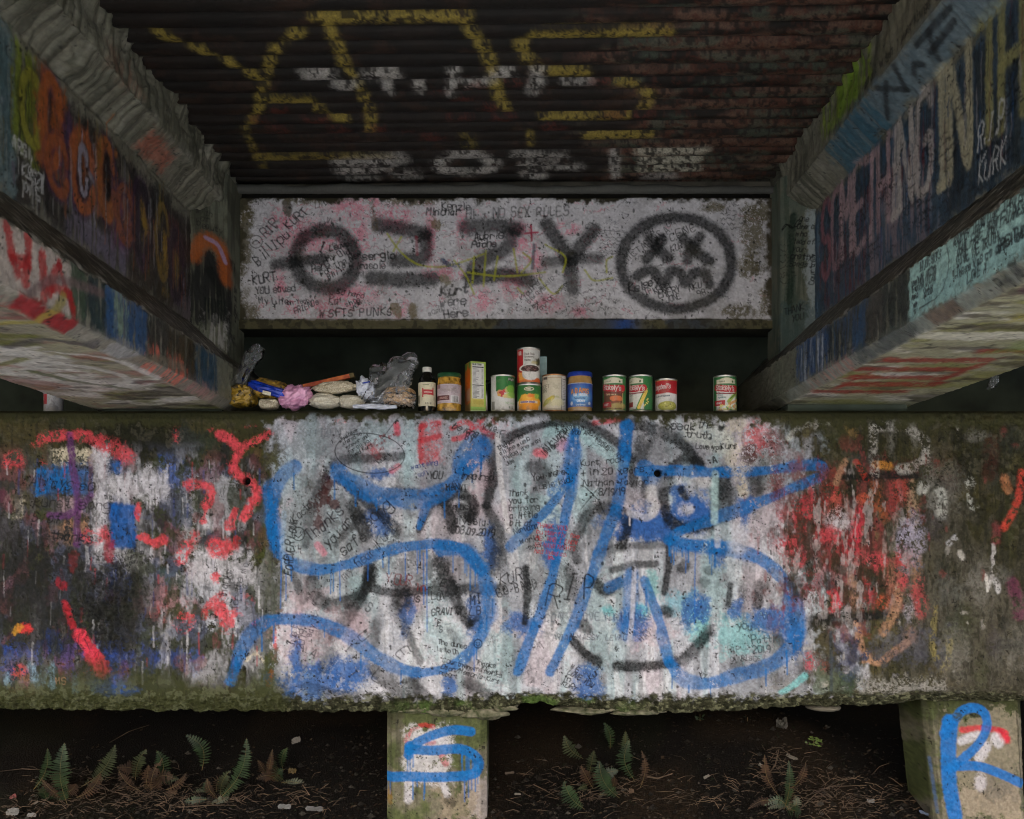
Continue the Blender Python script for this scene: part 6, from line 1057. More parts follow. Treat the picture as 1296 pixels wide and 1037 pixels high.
def stokely(veg):
    def p(c, R, H):
        lab(c, -60, 0, 60, 125, (40, 112, 56)); dx = {'bean': 0, 'corn': -22, 'mix': 4}[veg]
        x0, x1 = -37 + dx, 24 + dx
        c.rect(x0, 10, x1, 24, (206, 200, 176), soft=.6, edge=.3); c.blob(x0 + 30, 12, 24, 7, (206, 200, 176), edge=.05, soft=.1); tx(c, 'Finest', x0 + 6, 19, 5, (90, 90, 60), .9); c.blob(x1 - 10, 18, 3, 4, (60, 90, 40), edge=.2)
        lab(c, x0, 30, x1 + 2, 112, {'bean': (92, 60, 36), 'corn': (206, 206, 196), 'mix': (206, 206, 200)}[veg], edge=.8)
        if veg == 'bean':
            c.blob(2, 76, 20, 11, (206, 110, 60), edge=.1, soft=.1); c.blob(2, 90, 16, 7, (120, 60, 30), edge=.15); c.blob(10, 100, 26, 9, (160, 140, 80), edge=.3); tx(c, 'Pinto Beans', -30, 63, 4.6, (200, 180, 140), .9); lab(c, -40, 86, -14, 104, (160, 24, 36)); tx(c, 'HEART', -36, 98, 5.5, (206, 200, 196), 1.1); lab(c, x1, 28, x1 + 1.5, 112, (196, 180, 110)); lab(c, x0, 111, x1, 112.5, (196, 180, 110))
        if veg == 'corn':
            tx(c, 'Corn', -38, 66, 6, (60, 90, 60), 1); lab(c, -42, 86, -30, 102, (150, 24, 36)); c.stroke([(-14, 108), (-6, 88), (4, 66), (12, 50)], 15, (70, 130, 50), soft=.1, grain=0); c.stroke([(-12, 106), (-2, 84), (8, 62), (13, 50)], 11, (222, 190, 80), soft=.1, grain=0); c.stroke([(12, 48), (16, 42)], 4, (190, 190, 120), soft=.2, grain=0)
            for i in range(60):
                t = c.r.random(); c.blob(-11 + 23 * t + c.r.uniform(-3.5, 3.5), 104 - 54 * t, 1.2, 1.0, (190, 150, 50), a=.7, edge=.2)
            for x, y in [(16, 80), (20, 86), (14, 90), (10, 96), (19, 76), (6, 100), (17, 92)]: c.blob(x, y, 2.6, 2.2, (220, 200, 100), edge=.1)
        if veg == 'mix':
            tx(c, 'Mixed', -30, 64, 5.5, (60, 110, 120), 1); tx(c, 'Vegetables', -30, 72, 5, (60, 110, 120), .9, wide=.8); lab(c, -37, 80, -8, 98, (170, 24, 36)); tx(c, 'HEART', -33, 92, 5.5, (206, 200, 196), 1.1)
            c.stroke([(4, 84), (20, 66), (36, 50)], 12, (150, 170, 70), soft=.15, grain=0); c.stroke([(10, 74), (30, 56)], 4, (60, 110, 50), soft=.2, grain=0); c.stroke([(6, 92), (24, 84), (36, 76)], 9, (206, 150, 90), soft=.2, grain=0)
            for i in range(60): c.blob(c.r.uniform(-26, 36), c.r.uniform(95, 112), c.r.uniform(2, 4), c.r.uniform(2, 3.5), [(206, 200, 110), (200, 190, 150), (90, 140, 60), (206, 140, 70), (196, 196, 150)][c.r.integers(5)], edge=.2)
        c.stroke([(x0, 36), (x0 + 30, 42), (x1 + 3, 40)], 22, (182, 22, 40), soft=.05, grain=0); c.stroke([(x0, 54), (x0 + 30, 58), (x1 + 3, 55)], 4, (120, 16, 30), soft=.1, grain=0)
        tx(c, "Stokely's", {'bean': -37, 'corn': -62, 'mix': -34}[veg], 43, 16, (214, 210, 204), 1.9, rot=5, wide=.70, track=1.0)
    return p
def p_camp(c, R, H):
    lab(c, -60, 0, 60, 46, (176, 20, 34)); lab(c, -60, 0, 60, 3, (190, 150, 90)); c.blob(0, 78, 60, 34, (206, 202, 198), edge=.02, soft=.04); lab(c, -60, 60, 60, 125, (204, 200, 196)); tx(c, "Campbell's", -46, 33, 16, (214, 210, 206), 1.7, rot=-4, wide=.66, track=.9, slant=.25)
    tx(c, 'Cream of Mushroom', -34, 58, 5, (50, 70, 90), 1.2, rot=-3, wide=.78); c.blob(0, 88, 31, 16, (150, 150, 60), edge=.03, soft=.06); c.blob(0, 84, 26, 11, (170, 166, 74), edge=.05, soft=.1)
    for i in range(40): c.blob(c.r.uniform(-22, 22), 85 + c.r.uniform(-7, 8), 2.2, 1.4, [(196, 190, 110), (120, 116, 50), (150, 140, 60)][c.r.integers(3)], edge=.2)
    c.blob(0, 106, 26, 4, (190, 186, 180), edge=.2); lab(c, -60, 108, 60, 112, (196, 170, 110), a=.6)
can('white can with green top and mixed fruit print beside the yellow carton', 636.5, .0405, .124, p_cocktail, 201, yaw=.1)
can('green and white can with orange mandarin segments print, under the bean can', 669.5, .0405, .0935, p_peach, 202)
can('white can with red stripe and bowl of dark beans stacked on another can', 669, .039, .122, p_bean, 203, Y=3.075, z=SHELF + .0938)
can('cream coloured corn can with a white text panel, left of the blue-lidded jar', 701.5, .0405, .126, p_corn_cream, 204, base=(196, 186, 164), rim=M_TIND)
can('green can with red banner and brown beans print, left of the corn can', 777.5, .0395, .124, stokely('bean'), 205)
can('green can with a yellow cob of corn print, second of the green cans', 811, .0395, .124, stokely('corn'), 206)
can('red and white soup can with a yellow-green soup bowl print', 843, .0365, .112, p_camp, 207)
can('green can of mixed vegetables standing alone at the right end of the ledge', 917.5, .0385, .123, stokely('mix'), 208)
# spray can lying deep in the left bay
def p_spray(c, R, H):
    lab(c, -60, 0, 60, 125, (150, 150, 154)); lab(c, -30, 6, -8, 40, (150, 28, 40)); tx(c, 'A', -26, 26, 12, (200, 196, 196), 2); c.blob(12, 60, 14, 30, (110, 110, 116), edge=.6)
can('small silver and red can in the dark left of the left girder', 68, .031, .075, p_spray, 209, Y=3.10, base=(150, 150, 152))
# teal carton behind the stacked cans
o = empty('drink_carton', (at(683.5, 3.17), 3.17, SHELF)); tag(o, 'teal carton with pale panel half hidden behind the stacked cans', 'carton', 'food left on the concrete ledge')
v, f = box_vf(-.022, .022, -.03, .03, 0, .206); mesh_pd('carton_body', v, f, plain_mat('teal_card', (34, 84, 96), rough=.5, var=.15, scale=30), o)
v, f = box_vf(-.022, .0225, -.0325, -.0302, .115, .204); mesh_pd('pale_panel', v, f, plain_mat('pale_teal_card', (140, 170, 172), rough=.5, var=.12, scale=60), o)

def jar(label, px, r, h, mat, capmat, lz0, lz1, paint, seed, base, Y=3.075, neck=.86, caph=.014, cat='jar'):
    o = empty('food_jar', (at(px, Y), Y, SHELF)); tag(o, label, cat, 'food left on the concrete ledge')
    hb = h - caph
    lathe('glass_body', [(r * .86, 0), (r * .97, .003), (r, .010), (r, hb - .024), (r * .98, hb - .016), (r * neck, hb - .006), (r * neck, hb)], mat, o)
    lathe('lid', [(r * neck + .001, hb - .001), (r * neck + .003, hb + .001), (r * neck + .003, h - .003), (r * neck + .001, h), (0, h)], capmat, o)
    if paint: label_wrap('paper_label', r + .0006, lz0, lz1, paint, o, seed, base, span=1.9)
    return o
def p_jar(c, R, H):
    for y in range(6, 34, 4): lab(c, -32, y, 4 + c.r.uniform(-8, 4), y + 1.4, (140, 120, 124), a=.8, soft=.3); lab(c, 10, y, 28 + c.r.uniform(-8, 4), y + 1.4, (120, 104, 110), a=.8, soft=.3)
    lab(c, -40, 0, -28, 14, (120, 40, 50), a=.7); lab(c, -42, 38, 4, 54, (84, 22, 30)); lab(c, 8, 38, 34, 62, (206, 204, 204))
    for x in range(12, 32, 3): lab(c, x, 40, x + c.r.uniform(.8, 2), 60, (60, 56, 60), soft=.2, edge=.05)
    tx(c, 'ORGANIC', -30, 49, 6, (190, 150, 140), 1.1)
jar('glass jar of yellow relish with green lid and white printed label', 568.5, .0405, .132, M_JARY, M_GCAP, .028, .092, p_jar, 211, (186, 170, 176), neck=.93)
def p_adams(c, R, H):
    lab(c, -60, 0, 60, 90, (26, 62, 150)); c.blob(0, 46, 36, 34, (70, 140, 200), edge=.05, soft=.5, a=.8); c.blob(0, 50, 26, 12, (140, 190, 220), edge=.1, soft=.4, a=.7); lab(c, -60, 0, 60, 2.5, (170, 180, 190))
    for i, ch in enumerate('ADAMS'): tx(c, ch, -31 + i * 12.6, 33 + abs(i - 2) * 1.6, 15, (60, 20, 20), 3.8, wide=.95)
    for i, ch in enumerate('ADAMS'): tx(c, ch, -31 + i * 12.6, 33 + abs(i - 2) * 1.6, 15, (232, 150, 60), 2.2, wide=.95)
    tx(c, '100% NATURAL', -25, 44, 7, (210, 216, 220), 1.9, wide=.9); tx(c, 'Peanut Butter', -22, 54, 5, (30, 60, 120), 1, wide=.85); tx(c, 'CREAMY', -13, 64, 6, (220, 226, 230), 1.4); c.blob(-30, 68, 4, 6, (190, 190, 190), edge=.3); c.blob(30, 68, 4, 5, (190, 190, 190), edge=.3); tx(c, 'Unstirred', -16, 76, 5, (200, 210, 220), 1)
jar('peanut butter jar with blue lid and blue label with orange capitals', 734, .042, .135, M_PB, M_BCAP, .016, .096, p_adams, 212, (26, 62, 150), neck=.93)
jar('dark green glass jar standing in the shade behind the yellow carton', 615, .034, .118, M_OLIVE, M_OLIVE, .03, .06, None, 213, (60, 60, 60), Y=3.14, neck=.9)
# sauce bottle
Y = 3.075; o = empty('sauce_bottle', (at(540.5, Y), Y, SHELF)); tag(o, 'dark sauce bottle with white cap and cream label bearing a red bow shape', 'bottle', 'food left on the concrete ledge')
lathe('glass_body', [(.026, 0), (.029, .003), (.0295, .01), (.0295, .104), (.027, .114), (.019, .126), (.0135, .134), (.0125, .140)], M_SAUCE, o)
lathe('cap', [(.0145, .138), (.0155, .1385), (.0155, .152), (.0145, .154), (0, .154)], M_WCAP, o)
def p_sauce(c, R, H):
    tx(c, 'Worcester', -12, 10, 4, (90, 110, 60), .8, wide=.8); lab(c, -30, 44, -22, 70, (50, 46, 40), a=.7)
    c.stroke([(-12, 22), (-12, 48)], 5, (182, 36, 46), soft=.1, grain=0, smooth=False); c.stroke([(22, 20), (22, 42)], 5, (182, 36, 46), soft=.1, grain=0, smooth=False); lab(c, -12, 25, 22, 42, (182, 36, 46), edge=.4); c.blob(5, 21, 12, 4, (206, 196, 166), edge=.05, soft=.1); c.blob(8, 47, 12, 4.5, (206, 196, 166), edge=.05, soft=.1); lab(c, -8, 32, 19, 35, (220, 200, 190)); tx(c, '10 FL OZ', -4, 73, 4, (60, 60, 50), 1)
label_wrap('paper_label', .0300, .020, .100, p_sauce, o, 214, (204, 196, 168), span=2.4)

# yellow carton turned a little
Y = 3.085; o = empty('food_carton', (at(601.5, Y), Y, SHELF), math.radians(20)); tag(o, 'tall yellow and green carton with white nutrition panel and orange side', 'carton', 'food left on the concrete ledge')
W2, D2, H2 = .0265, .032, .170
v, f = box_vf(-W2, W2, -D2, D2, 0, H2); mesh_pd('carton_box', v, f, plain_mat('yellow_card', (186, 176, 90), rough=.5, var=.12, scale=40), o)
fx = np.linspace(-W2 * 1000, W2 * 1000, 60); fy = np.linspace(0, H2 * 1000, 130)
c = Canvas(fx, fy, (192, 180, 92), seed=220); c.G = c.G * .3
lab(c, -27, 0, 27, 8, (150, 176, 80)); lab(c, -22, 6, 20, 124, (204, 202, 198)); tx(c, 'Nutrition', -20, 12, 6, (50, 50, 50), 1.2, wide=.9); lab(c, -20, 17, 19, 20, (40, 40, 44)); lab(c, -20, 78, 19, 80.5, (40, 40, 44))
for y in range(24, 122, 4):
    if abs(y - 79) > 3: lab(c, -19, y, -4 + c.r.uniform(-4, 10), y + 1.3, (96, 94, 96), soft=.3, edge=.05); lab(c, 12, y, 18, y + 1.3, (96, 94, 96), soft=.3, edge=.05)
lab(c, -18, 130, 20, 144, (170, 150, 60), a=.6, edge=2); lab(c, -27, 152, 27, 175, (150, 190, 90)); lab(c, -27, 164, 27, 175, (190, 206, 160)); lab(c, 21, 0, 27, 150, (150, 180, 70))
P = np.zeros((130, 60, 3)); P[..., 0] = fx[None] / 1000; P[..., 1] = -D2 - .0006; P[..., 2] = (H2 - fy / 1000)[:, None]
grid_mesh('front_print', P, c.C, M_LABEL, o, flip=True, smooth=False)
fx = np.linspace(0, D2 * 2000, 50); c = Canvas(fx, fy, (190, 110, 40), seed=221); c.G = c.G * .3
lab(c, 0, 0, 70, 24, (90, 140, 60), edge=4); c.blob(40, 60, 20, 44, (206, 100, 24), edge=.3, soft=.3); c.blob(20, 110, 18, 30, (120, 60, 30), edge=.4, a=.7); lab(c, 0, 140, 70, 175, (100, 110, 70), a=.7, edge=5); lab(c, 20, 90, 60, 130, (170, 160, 140), a=.5, edge=4)
P = np.zeros((130, 50, 3)); P[..., 0] = -W2 - .0006; P[..., 1] = (D2 - fx / 1000)[None]; P[..., 2] = (H2 - fy / 1000)[:, None]
grid_mesh('side_print', P, c.C, M_LABEL, o, flip=True, smooth=False)

# ------------------------------------------------------------------ bags at the left end of the ledge
def grain_mat(name, c1, c2, scale, rough=.5, bump=.5, spec=.4):
    m = bpy.data.materials.new(name); m.use_nodes = True
    nt = m.node_tree; N = nt.nodes; L = nt.links; B = N['Principled BSDF']
    tc = N.new('ShaderNodeTexCoord'); vo = N.new('ShaderNodeTexVoronoi'); vo.inputs['Scale'].default_value = scale
    L.new(tc.outputs['Object'], vo.inputs['Vector'])
    rp = N.new('ShaderNodeValToRGB'); rp.color_ramp.elements[0].color = (*srgb(c2), 1); rp.color_ramp.elements[1].color = (*srgb(c1), 1)
    sp = N.new('ShaderNodeSeparateColor'); L.new(vo.outputs['Color'], sp.inputs[0]); L.new(sp.outputs[0], rp.inputs[0]); L.new(rp.outputs[0], B.inputs['Base Color'])
    bp = N.new('ShaderNodeBump'); bp.inputs['Strength'].default_value = bump; bp.inputs['Distance'].default_value = .002
    L.new(vo.outputs['Distance'], bp.inputs['Height']); L.new(bp.outputs[0], B.inputs['Normal'])
    B.inputs['Roughness'].default_value = rough; B.inputs['Specular IOR Level'].default_value = spec
    B.inputs['Coat Weight'].default_value = .5; B.inputs['Coat Roughness'].default_value = .15
    return m
M_RICE = grain_mat('bag_of_rice', (206, 196, 172), (150, 138, 112), 260)
M_RICE2 = grain_mat('bag_of_white_rice', (206, 200, 182), (178, 170, 150), 320, bump=.25)
M_BEANS = grain_mat('bag_of_tan_beans', (196, 162, 120), (140, 108, 74), 190, bump=.7)
M_NOOD = grain_mat('yellow_noodles', (176, 140, 48), (60, 48, 22), 120, bump=.9)
M_PASTA = grain_mat('dark_yellow_pasta', (170, 136, 44), (30, 26, 14), 90, bump=.9)
M_BLUEF = plain_mat('glossy_blue_film', (18, 54, 168), rough=.18, var=.3, scale=40, spec=.7, bump=.5, bdist=.006)
M_PINK = plain_mat('pink_plastic_bag', (198, 130, 170), rough=.3, var=.3, scale=30, spec=.6, bump=.6, bdist=.006, c2=(214, 160, 190))
M_WPAP = plain_mat('white_plastic_bag', (196, 200, 212), rough=.4, var=.12, scale=24, spec=.5, bump=.4, bdist=.006)
M_REDC = plain_mat('red_carton', (190, 62, 40), rough=.4, var=.2, scale=30, c2=(206, 110, 50))
M_FILM = film_mat('clear_plastic_film', (.8, .83, .86), .95, .14)
M_BLUEINK = plain_mat('blue_ink', (24, 60, 150), rough=.5, var=.1)

def sack(name, label, cx, cz_px, rx, ry, rz, mat, seed, Y=3.09, cat='food bag', amp=.14, tilt=0.0, ridge=0.0, flat=True, parent=None, group='food left on the concrete ledge', fr=1.5, pinch=0.0):
    bm = bmesh.new(); bmesh.ops.create_icosphere(bm, subdivisions=5, radius=1.0)
    s = Vector((seed * 3.7, seed * 1.3, 0)); zc = (HY - cz_px) * Y / F
    for vv in bm.verts:
        d = vv.co.normalized()
        e = Vector([math.copysign(abs(q) ** .75, q) for q in d])
        n = mnoise.fractal(d * fr + s, 1.0, 2.0, 5) * amp
        if ridge: q_ = Vector((d.x * 1.1 + d.z * 1.2, d.y * 2.0, d.z * 3.2 - d.x * 1.4)); n -= abs(mnoise.noise(q_ + s * 2)) * ridge + abs(mnoise.noise(q_ * 2.1 + s)) * ridge * .6
        p = Vector((e.x * rx, e.y * ry, e.z * rz)) * (1 + n)
        if pinch: p.z *= 1 - pinch * (p.x / rx) ** 2; p.y *= 1 - pinch * .6 * (p.x / rx) ** 2
        p.z += p.x * tilt
        vv.co = p
    if flat and not parent:
        lim = SHELF - zc + .001
        for vv in bm.verts:
            if vv.co.z < lim: vv.co.z = lim
    me = bpy.data.meshes.new(name); bm.to_mesh(me); bm.free()
    me.polygons.foreach_set('use_smooth', [True] * len(me.polygons))
    o = link_mesh(name, me, mat, parent); o.location = (at(cx, Y), Y, zc)
    if label: tag(o, label, cat, group)
    return o
def film(name, label, pts, wid, mat, seed, Y, amp=.012, parent=None, cat='plastic bag', n=44, m=48, thick=.02):
    """a crumpled tube of thin plastic along a line of photo pixels"""
    q = np.array([(at(x, Y), (HY - y) * Y / F) for x, y in pts]); t = np.linspace(0, len(q) - 1, n)
    cx_ = np.interp(t, range(len(q)), q[:, 0]); cz_ = np.interp(t, range(len(q)), q[:, 1]); ww = np.interp(t, range(len(q)), wid) * Y / F
    dx, dz = np.gradient(cx_), np.gradient(cz_); ln = np.hypot(dx, dz); nx, nz = -dz / ln, dx / ln
    P = np.zeros((n, m, 3)); o0 = np.array([cx_[0], Y, cz_[0]])
    for j in range(m):
        a = 2 * math.pi * j / m
        for i in range(n):
            w = ww[i] / 2; nn = mnoise.fractal(Vector((math.cos(a) * 1.8, math.sin(a) * 1.8, i * .12 + seed * 9)), 1.0, 2.0, 5)
            rg = abs(mnoise.noise(Vector((math.cos(a) * 3.2, math.sin(a) * 3.2, i * .13 + seed * 5))))
            r_ = w * (1 + nn * .34 - rg * .7)
            P[i, j] = (cx_[i] + nx[i] * math.cos(a) * r_, Y + math.sin(a) * (thick + .3 * w) * (1 + nn * .5 - rg * .5), cz_[i] + nz[i] * math.cos(a) * r_)
    o = grid_mesh(name, P - o0, None, mat, parent, wrap=True); o.location = o0
    if label: tag(o, label, cat, 'food left on the concrete ledge')
    return o
film('clear_bag', 'crumpled empty clear plastic bag standing against the left girder', [(302, 486), (309, 470), (318, 455), (326, 444), (331, 439)], [16, 18, 20, 19, 12], M_FILM, 1, 3.09)
b = sack('pasta_bag', 'clear bag of dark yellow pasta at the left end of the ledge', 307, 501, .050, .035, .040, M_PASTA, 2, ridge=.25, amp=.2)
b = sack('noodle_bag', 'bag of yellow noodles wrapped in a glossy blue band', 345, 494, .068, .040, .036, M_NOOD, 3, Y=3.10, tilt=-.18, ridge=.12)
bb = sack('blue_band', None, 345, 494, .072, .044, .020, M_BLUEF, 4, Y=3.085, tilt=-.30, ridge=.12, parent=b); bb.location = (-.005, -.014, -.004)
v, f = box_vf(-.014, .014, -.0008, .0008, -.006, .006); lb = mesh_pd('printed_patch', v, f, plain_mat('pale_print', (190, 184, 160), rough=.4, var=.3, scale=120), b); lb.location = (-.004, -.0605, -.020); lb.rotation_euler = (.2, .25, 0)
sack('rice_bag', 'small bag of pale rice peeking out under the blue noodle bag', 341, 512, .034, .026, .018, M_RICE, 5, Y=3.075)
sack('pink_bag', 'crumpled pink plastic bag between the noodles and the rice bags', 374, 503, .055, .032, .041, M_PINK, 6, Y=3.07, ridge=.42, amp=.25, tilt=.15, fr=1.2)
sack('rice_bag', 'bulging bag of white rice lying on the ledge beside the pink bag', 412, 508, .056, .034, .026, M_RICE2, 7, Y=3.075, pinch=.35, amp=.2, ridge=.12)
sack('rice_bag', 'smaller bag of white rice on the ledge left of the clear bean bag', 445, 509, .044, .032, .025, M_RICE2, 8, Y=3.08, pinch=.25, amp=.2, ridge=.12)
sack('rice_bag', 'speckled bag of brown rice lying across the two white rice bags', 424, 491, .076, .030, .021, M_RICE, 9, Y=3.08, pinch=.3, flat=False, tilt=.05, amp=.2, ridge=.1)
o = empty('spaghetti_carton', (at(415, 3.13), 3.13, (HY - 483) * 3.13 / F)); o.rotation_euler = (0, math.radians(-13), 0); tag(o, 'long red and orange carton lying tilted behind the rice bags', 'carton', 'food left on the concrete ledge')
v, f = box_vf(-.085, .078, -.012, .012, -.007, .007); mesh_pd('carton_body', v, f, M_REDC, o)
v, f = box_vf(.0785, .094, -.0125, .0125, -.008, .008); mesh_pd('dark_end', v, f, plain_mat('olive_end', (96, 84, 40), rough=.5, var=.3), o)
b = sack('bean_bag', 'clear plastic bag of tan beans with its loose top sticking up', 505, 503, .058, .036, .036, M_BEANS, 10, Y=3.09, amp=.12, ridge=.08)
o0 = Vector(b.location)
for args in (('film_top', [(462, 511), (476, 499), (492, 482), (508, 467), (521, 459), (528, 464)], [26, 46, 48, 36, 22, 9], 3, 3.075), ('film_tail', [(505, 505), (508, 492), (514, 478), (520, 470)], [8, 16, 20, 10], 4, 3.06), ('film_skirt', [(470, 510), (490, 507), (508, 506), (526, 508)], [10, 20, 24, 20], 5, 3.055)):
    fo = film(args[0], None, args[1], args[2], M_FILM, args[3], args[4], parent=b); fo.location = Vector(fo.location) - o0
b = sack('white_bag', 'crumpled white plastic bag with a blue mark beside the bean bag', 463, 492, .032, .026, .040, M_WPAP, 11, Y=3.08, ridge=.55, amp=.25, tilt=-.2)
v, f = box_vf(-.013, .013, -.001, .001, -.0022, .0022); k_ = mesh_pd('blue_mark', v, f, M_BLUEINK, b); k_.location = (.006, -.028, .016); k_.rotation_euler = (0, math.radians(-12), 0)
film('plastic_scrap', 'flat scrap of pale plastic wrapper on the ledge edge before the bean bag', [(447, 515), (465, 514.5), (485, 515.5), (502, 515)], [4, 7, 7, 4], M_WPAP, 6, 3.035, cat='wrapper', thick=.012)
film('plastic_scrap', 'wisp of pale plastic hanging in the dark right of the right girder', [(1262, 465), (1259, 475), (1256, 486), (1252, 492)], [8, 12, 12, 6], M_FILM, 7, 3.2, cat='wrapper', thick=.01)
# ------------------------------------------------------------------ ferns, twigs and litter on the soil
def hit(px, py):
    """where the ray through a photo pixel meets the ground"""
    Y = 2.8
    while Y < 4.4:
        if (HY - py) * Y / F < ground_z(at(px, Y), Y): break
        Y += .01
    return Vector((at(px, Y), Y, ground_z(at(px, Y), Y)))
def leaf_mat(name, c1, c2, rough=.5):
    m = plain_mat(name, c1, rough=rough, var=.25, scale=25, c2=c2, spec=.35)
    m.node_tree.nodes['Principled BSDF'].inputs['Subsurface Weight'].default_value = 0.0
    return m
M_FERN = leaf_mat('fern_green', (25, 40, 23), (40, 56, 33))
M_FERND = leaf_mat('fern_dull_green', (32, 40, 25), (50, 56, 36))
M_FERNB = leaf_mat('fern_dead_brown', (40, 28, 19), (60, 42, 28), .8)
M_STEM = plain_mat('fern_stem', (84, 72, 40), rough=.7, var=.2)
M_TWIG = plain_mat('dry_twig', (46, 37, 28), rough=.85, var=.4, scale=14, c2=(84, 70, 56))
M_LEAFL = paint_mat('leaf_litter', rough=.85, bump=0, scale=60, var=.3, spec=.2)

def frond(par, p0, p1, wpx, mat, pairs=20, bow=.12, sag=.0, seed=0):
    r_ = random.Random(seed)
    ax = p1 - p0; L = ax.length; t_ = ax.normalized()
    view = ((p0 + p1) / 2).normalized()
    side = t_.cross(view).normalized()
    up = side.cross(t_).normalized()
    W = wpx * p0.y / F * .5
    vs, fs = [], []
    def pt(t): return p0 + ax * t + side * (math.sin(t * math.pi) * bow * L) - view * (math.sin(t * math.pi * .9) * .10 * L) + Vector((0, 0, -sag * L * t * t))
    for i in range(pairs):
        t = .10 + .9 * i / pairs
        c = pt(t); d = (pt(min(1, t + .03)) - pt(t - .03)).normalized(); sd = d.cross(view).normalized()
        w = W * (math.sin(min(1, (t * 1.25 + .12)) * math.pi * .5) if t < .45 else (1 - ((t - .45) / .55) ** 1.6) * .98 + .03) * r_.uniform(.85, 1.1)
        lw = L / pairs * .40
        for sg in (-1, 1):
            if r_.random() < .03: continue
            lw_ = lw * 1.15; o = len(vs); fw = d * (w * r_.uniform(.22, .42)); dr = -view * r_.uniform(.0, .28) * w + Vector((0, 0, -r_.uniform(.05, .25) * w))
            e = sd * sg * w
            vs += [c - d * lw, c + d * lw, c + e * .55 + fw * .5 + d * lw * .95 + dr * .3, c + e * .55 + fw * .5 - d * lw * .95 + dr * .3, c + e + fw + dr]
            fs += [(o, o + 1, o + 2, o + 3), (o + 3, o + 2, o + 4)]
    fo = mesh_pd('frond', [v - par.location for v in vs], fs, mat, par)
    n = 9; vs, fs = [], []
    for i in range(n):
        c = pt(i / (n - 1)); d = side; rr = .0016 * (1 - .7 * i / n)
        for k in range(3):
            a = 2.1 * k; vs.append(c + d * math.cos(a) * rr + up * math.sin(a) * rr)
    for i in range(n - 1):
        for k in range(3): fs.append((i * 3 + k, i * 3 + (k + 1) % 3, i * 3 + 3 + (k + 1) % 3, i * 3 + 3 + k))
    mesh_pd('stem', [v - par.location for v in vs], fs, M_STEM, fo)
def fern(label, base, fr, extra=6):
    b = hit(*base); o = empty('fern', b); tag(o, label, 'fern', 'ferns on the soil bank')
    for i, (bx, by, tx_, ty, w, mt, bow) in enumerate(fr):
        p0 = hit(bx, by) + Vector((0, -.004, 0)); Yt = p0.y - .05; p1 = Vector((at(tx_, Yt), Yt, (HY - ty) * Yt / F))
        frond(o, p0, p1, w, mt, pairs=max(10, int(math.hypot(bx - tx_, by - ty) / 3.1)), bow=bow, seed=int(bx * 7 + by))
    r_ = random.Random(base[0])
    for k in range(extra):       # the rest of the crown: low, dull and dead fronds arching all round
        an = r_.uniform(-.2, math.pi + .2); L = r_.uniform(18, 44); bx, by = base[0] + r_.uniform(-16, 16), min(1036, base[1] + r_.uniform(-12, 8))
        p0 = hit(bx, by); Yt = p0.y + r_.uniform(-.1, .03); p1 = Vector((at(bx + math.cos(an) * L, Yt), Yt, (HY - (by - math.sin(an) * L * .7)) * Yt / F))
        frond(o, p0, p1, r_.uniform(12, 22), r_.choice([M_FERND, M_FERNB, M_FERNB, M_FERN]), pairs=12, bow=r_.uniform(-.3, .3), sag=.15, seed=k * 31 + base[0])
G, D, N_ = M_FERN, M_FERND, M_FERNB
fern('leftmost fern with two upright green fronds before the dark bank', (75, 1010), [(43, 1000, 60, 947, 17, G, -.1), (86, 1018, 82, 940, 28, G, .08), (104, 996, 146, 942, 24, D, -.1), (98, 1010, 128, 978, 18, N_, -.1), (90, 1012, 52, 985, 12, N_, .1)])
fern('fern amid brown dead fronds left of the tilted lone frond', (192, 992), [(172, 988, 186, 948, 20, D, .08), (204, 990, 198, 950, 24, G, -.12), (185, 1000, 188, 968, 16, N_, 0), (178, 1002, 150, 975, 18, N_, .1), (210, 1000, 236, 978, 14, N_, -.1), (192, 1004, 206, 960, 14, N_, .1)])
fern('single green fern frond arching to the left above the twigs', (255, 974), [(256, 976, 234, 930, 26, G, -.22)], 0)
fern('tall fern leaning right with a tip of red, left of the middle column', (278, 1012), [(276, 1014, 312, 934, 24, G, -.12), (280, 1008, 292, 975, 18, D, .1), (276, 1012, 262, 985, 14, N_, .1)])
fern('small sparse fern with a brown stem near the white paper scrap', (345, 985), [(358, 972, 364, 946, 14, G, .1), (338, 990, 345, 948, 12, N_, 0), (340, 985, 326, 962, 12, N_, 0)])
fern('fern drooping to the right from the side of the middle column', (620, 950), [(617, 948, 656, 982, 20, G, -.2)], 0)
fern('broad fern of several green fronds right of the middle column', (765, 1000), [(740, 1024, 714, 988, 26, G, .1), (784, 1010, 758, 962, 28, G, .12), (803, 990, 797, 936, 24, G, .16), (738, 962, 714, 930, 20, D, .12), (772, 948, 764, 914, 16, G, -.1), (790, 960, 792, 925, 14, D, 0), (750, 1000, 735, 970, 20, N_, 0), (745, 985, 752, 950, 18, D, 0), (768, 990, 748, 980, 16, N_, 0), (810, 1000, 812, 950, 12, N_, -.1)])
fern('lone narrow fern frond standing in twigs left of the right column', (993, 1022), [(992, 1024, 998, 962, 15, G, -.06), (985, 1010, 968, 955, 16, N_, .1), (1000, 1000, 1020, 965, 14, N_, -.1)])
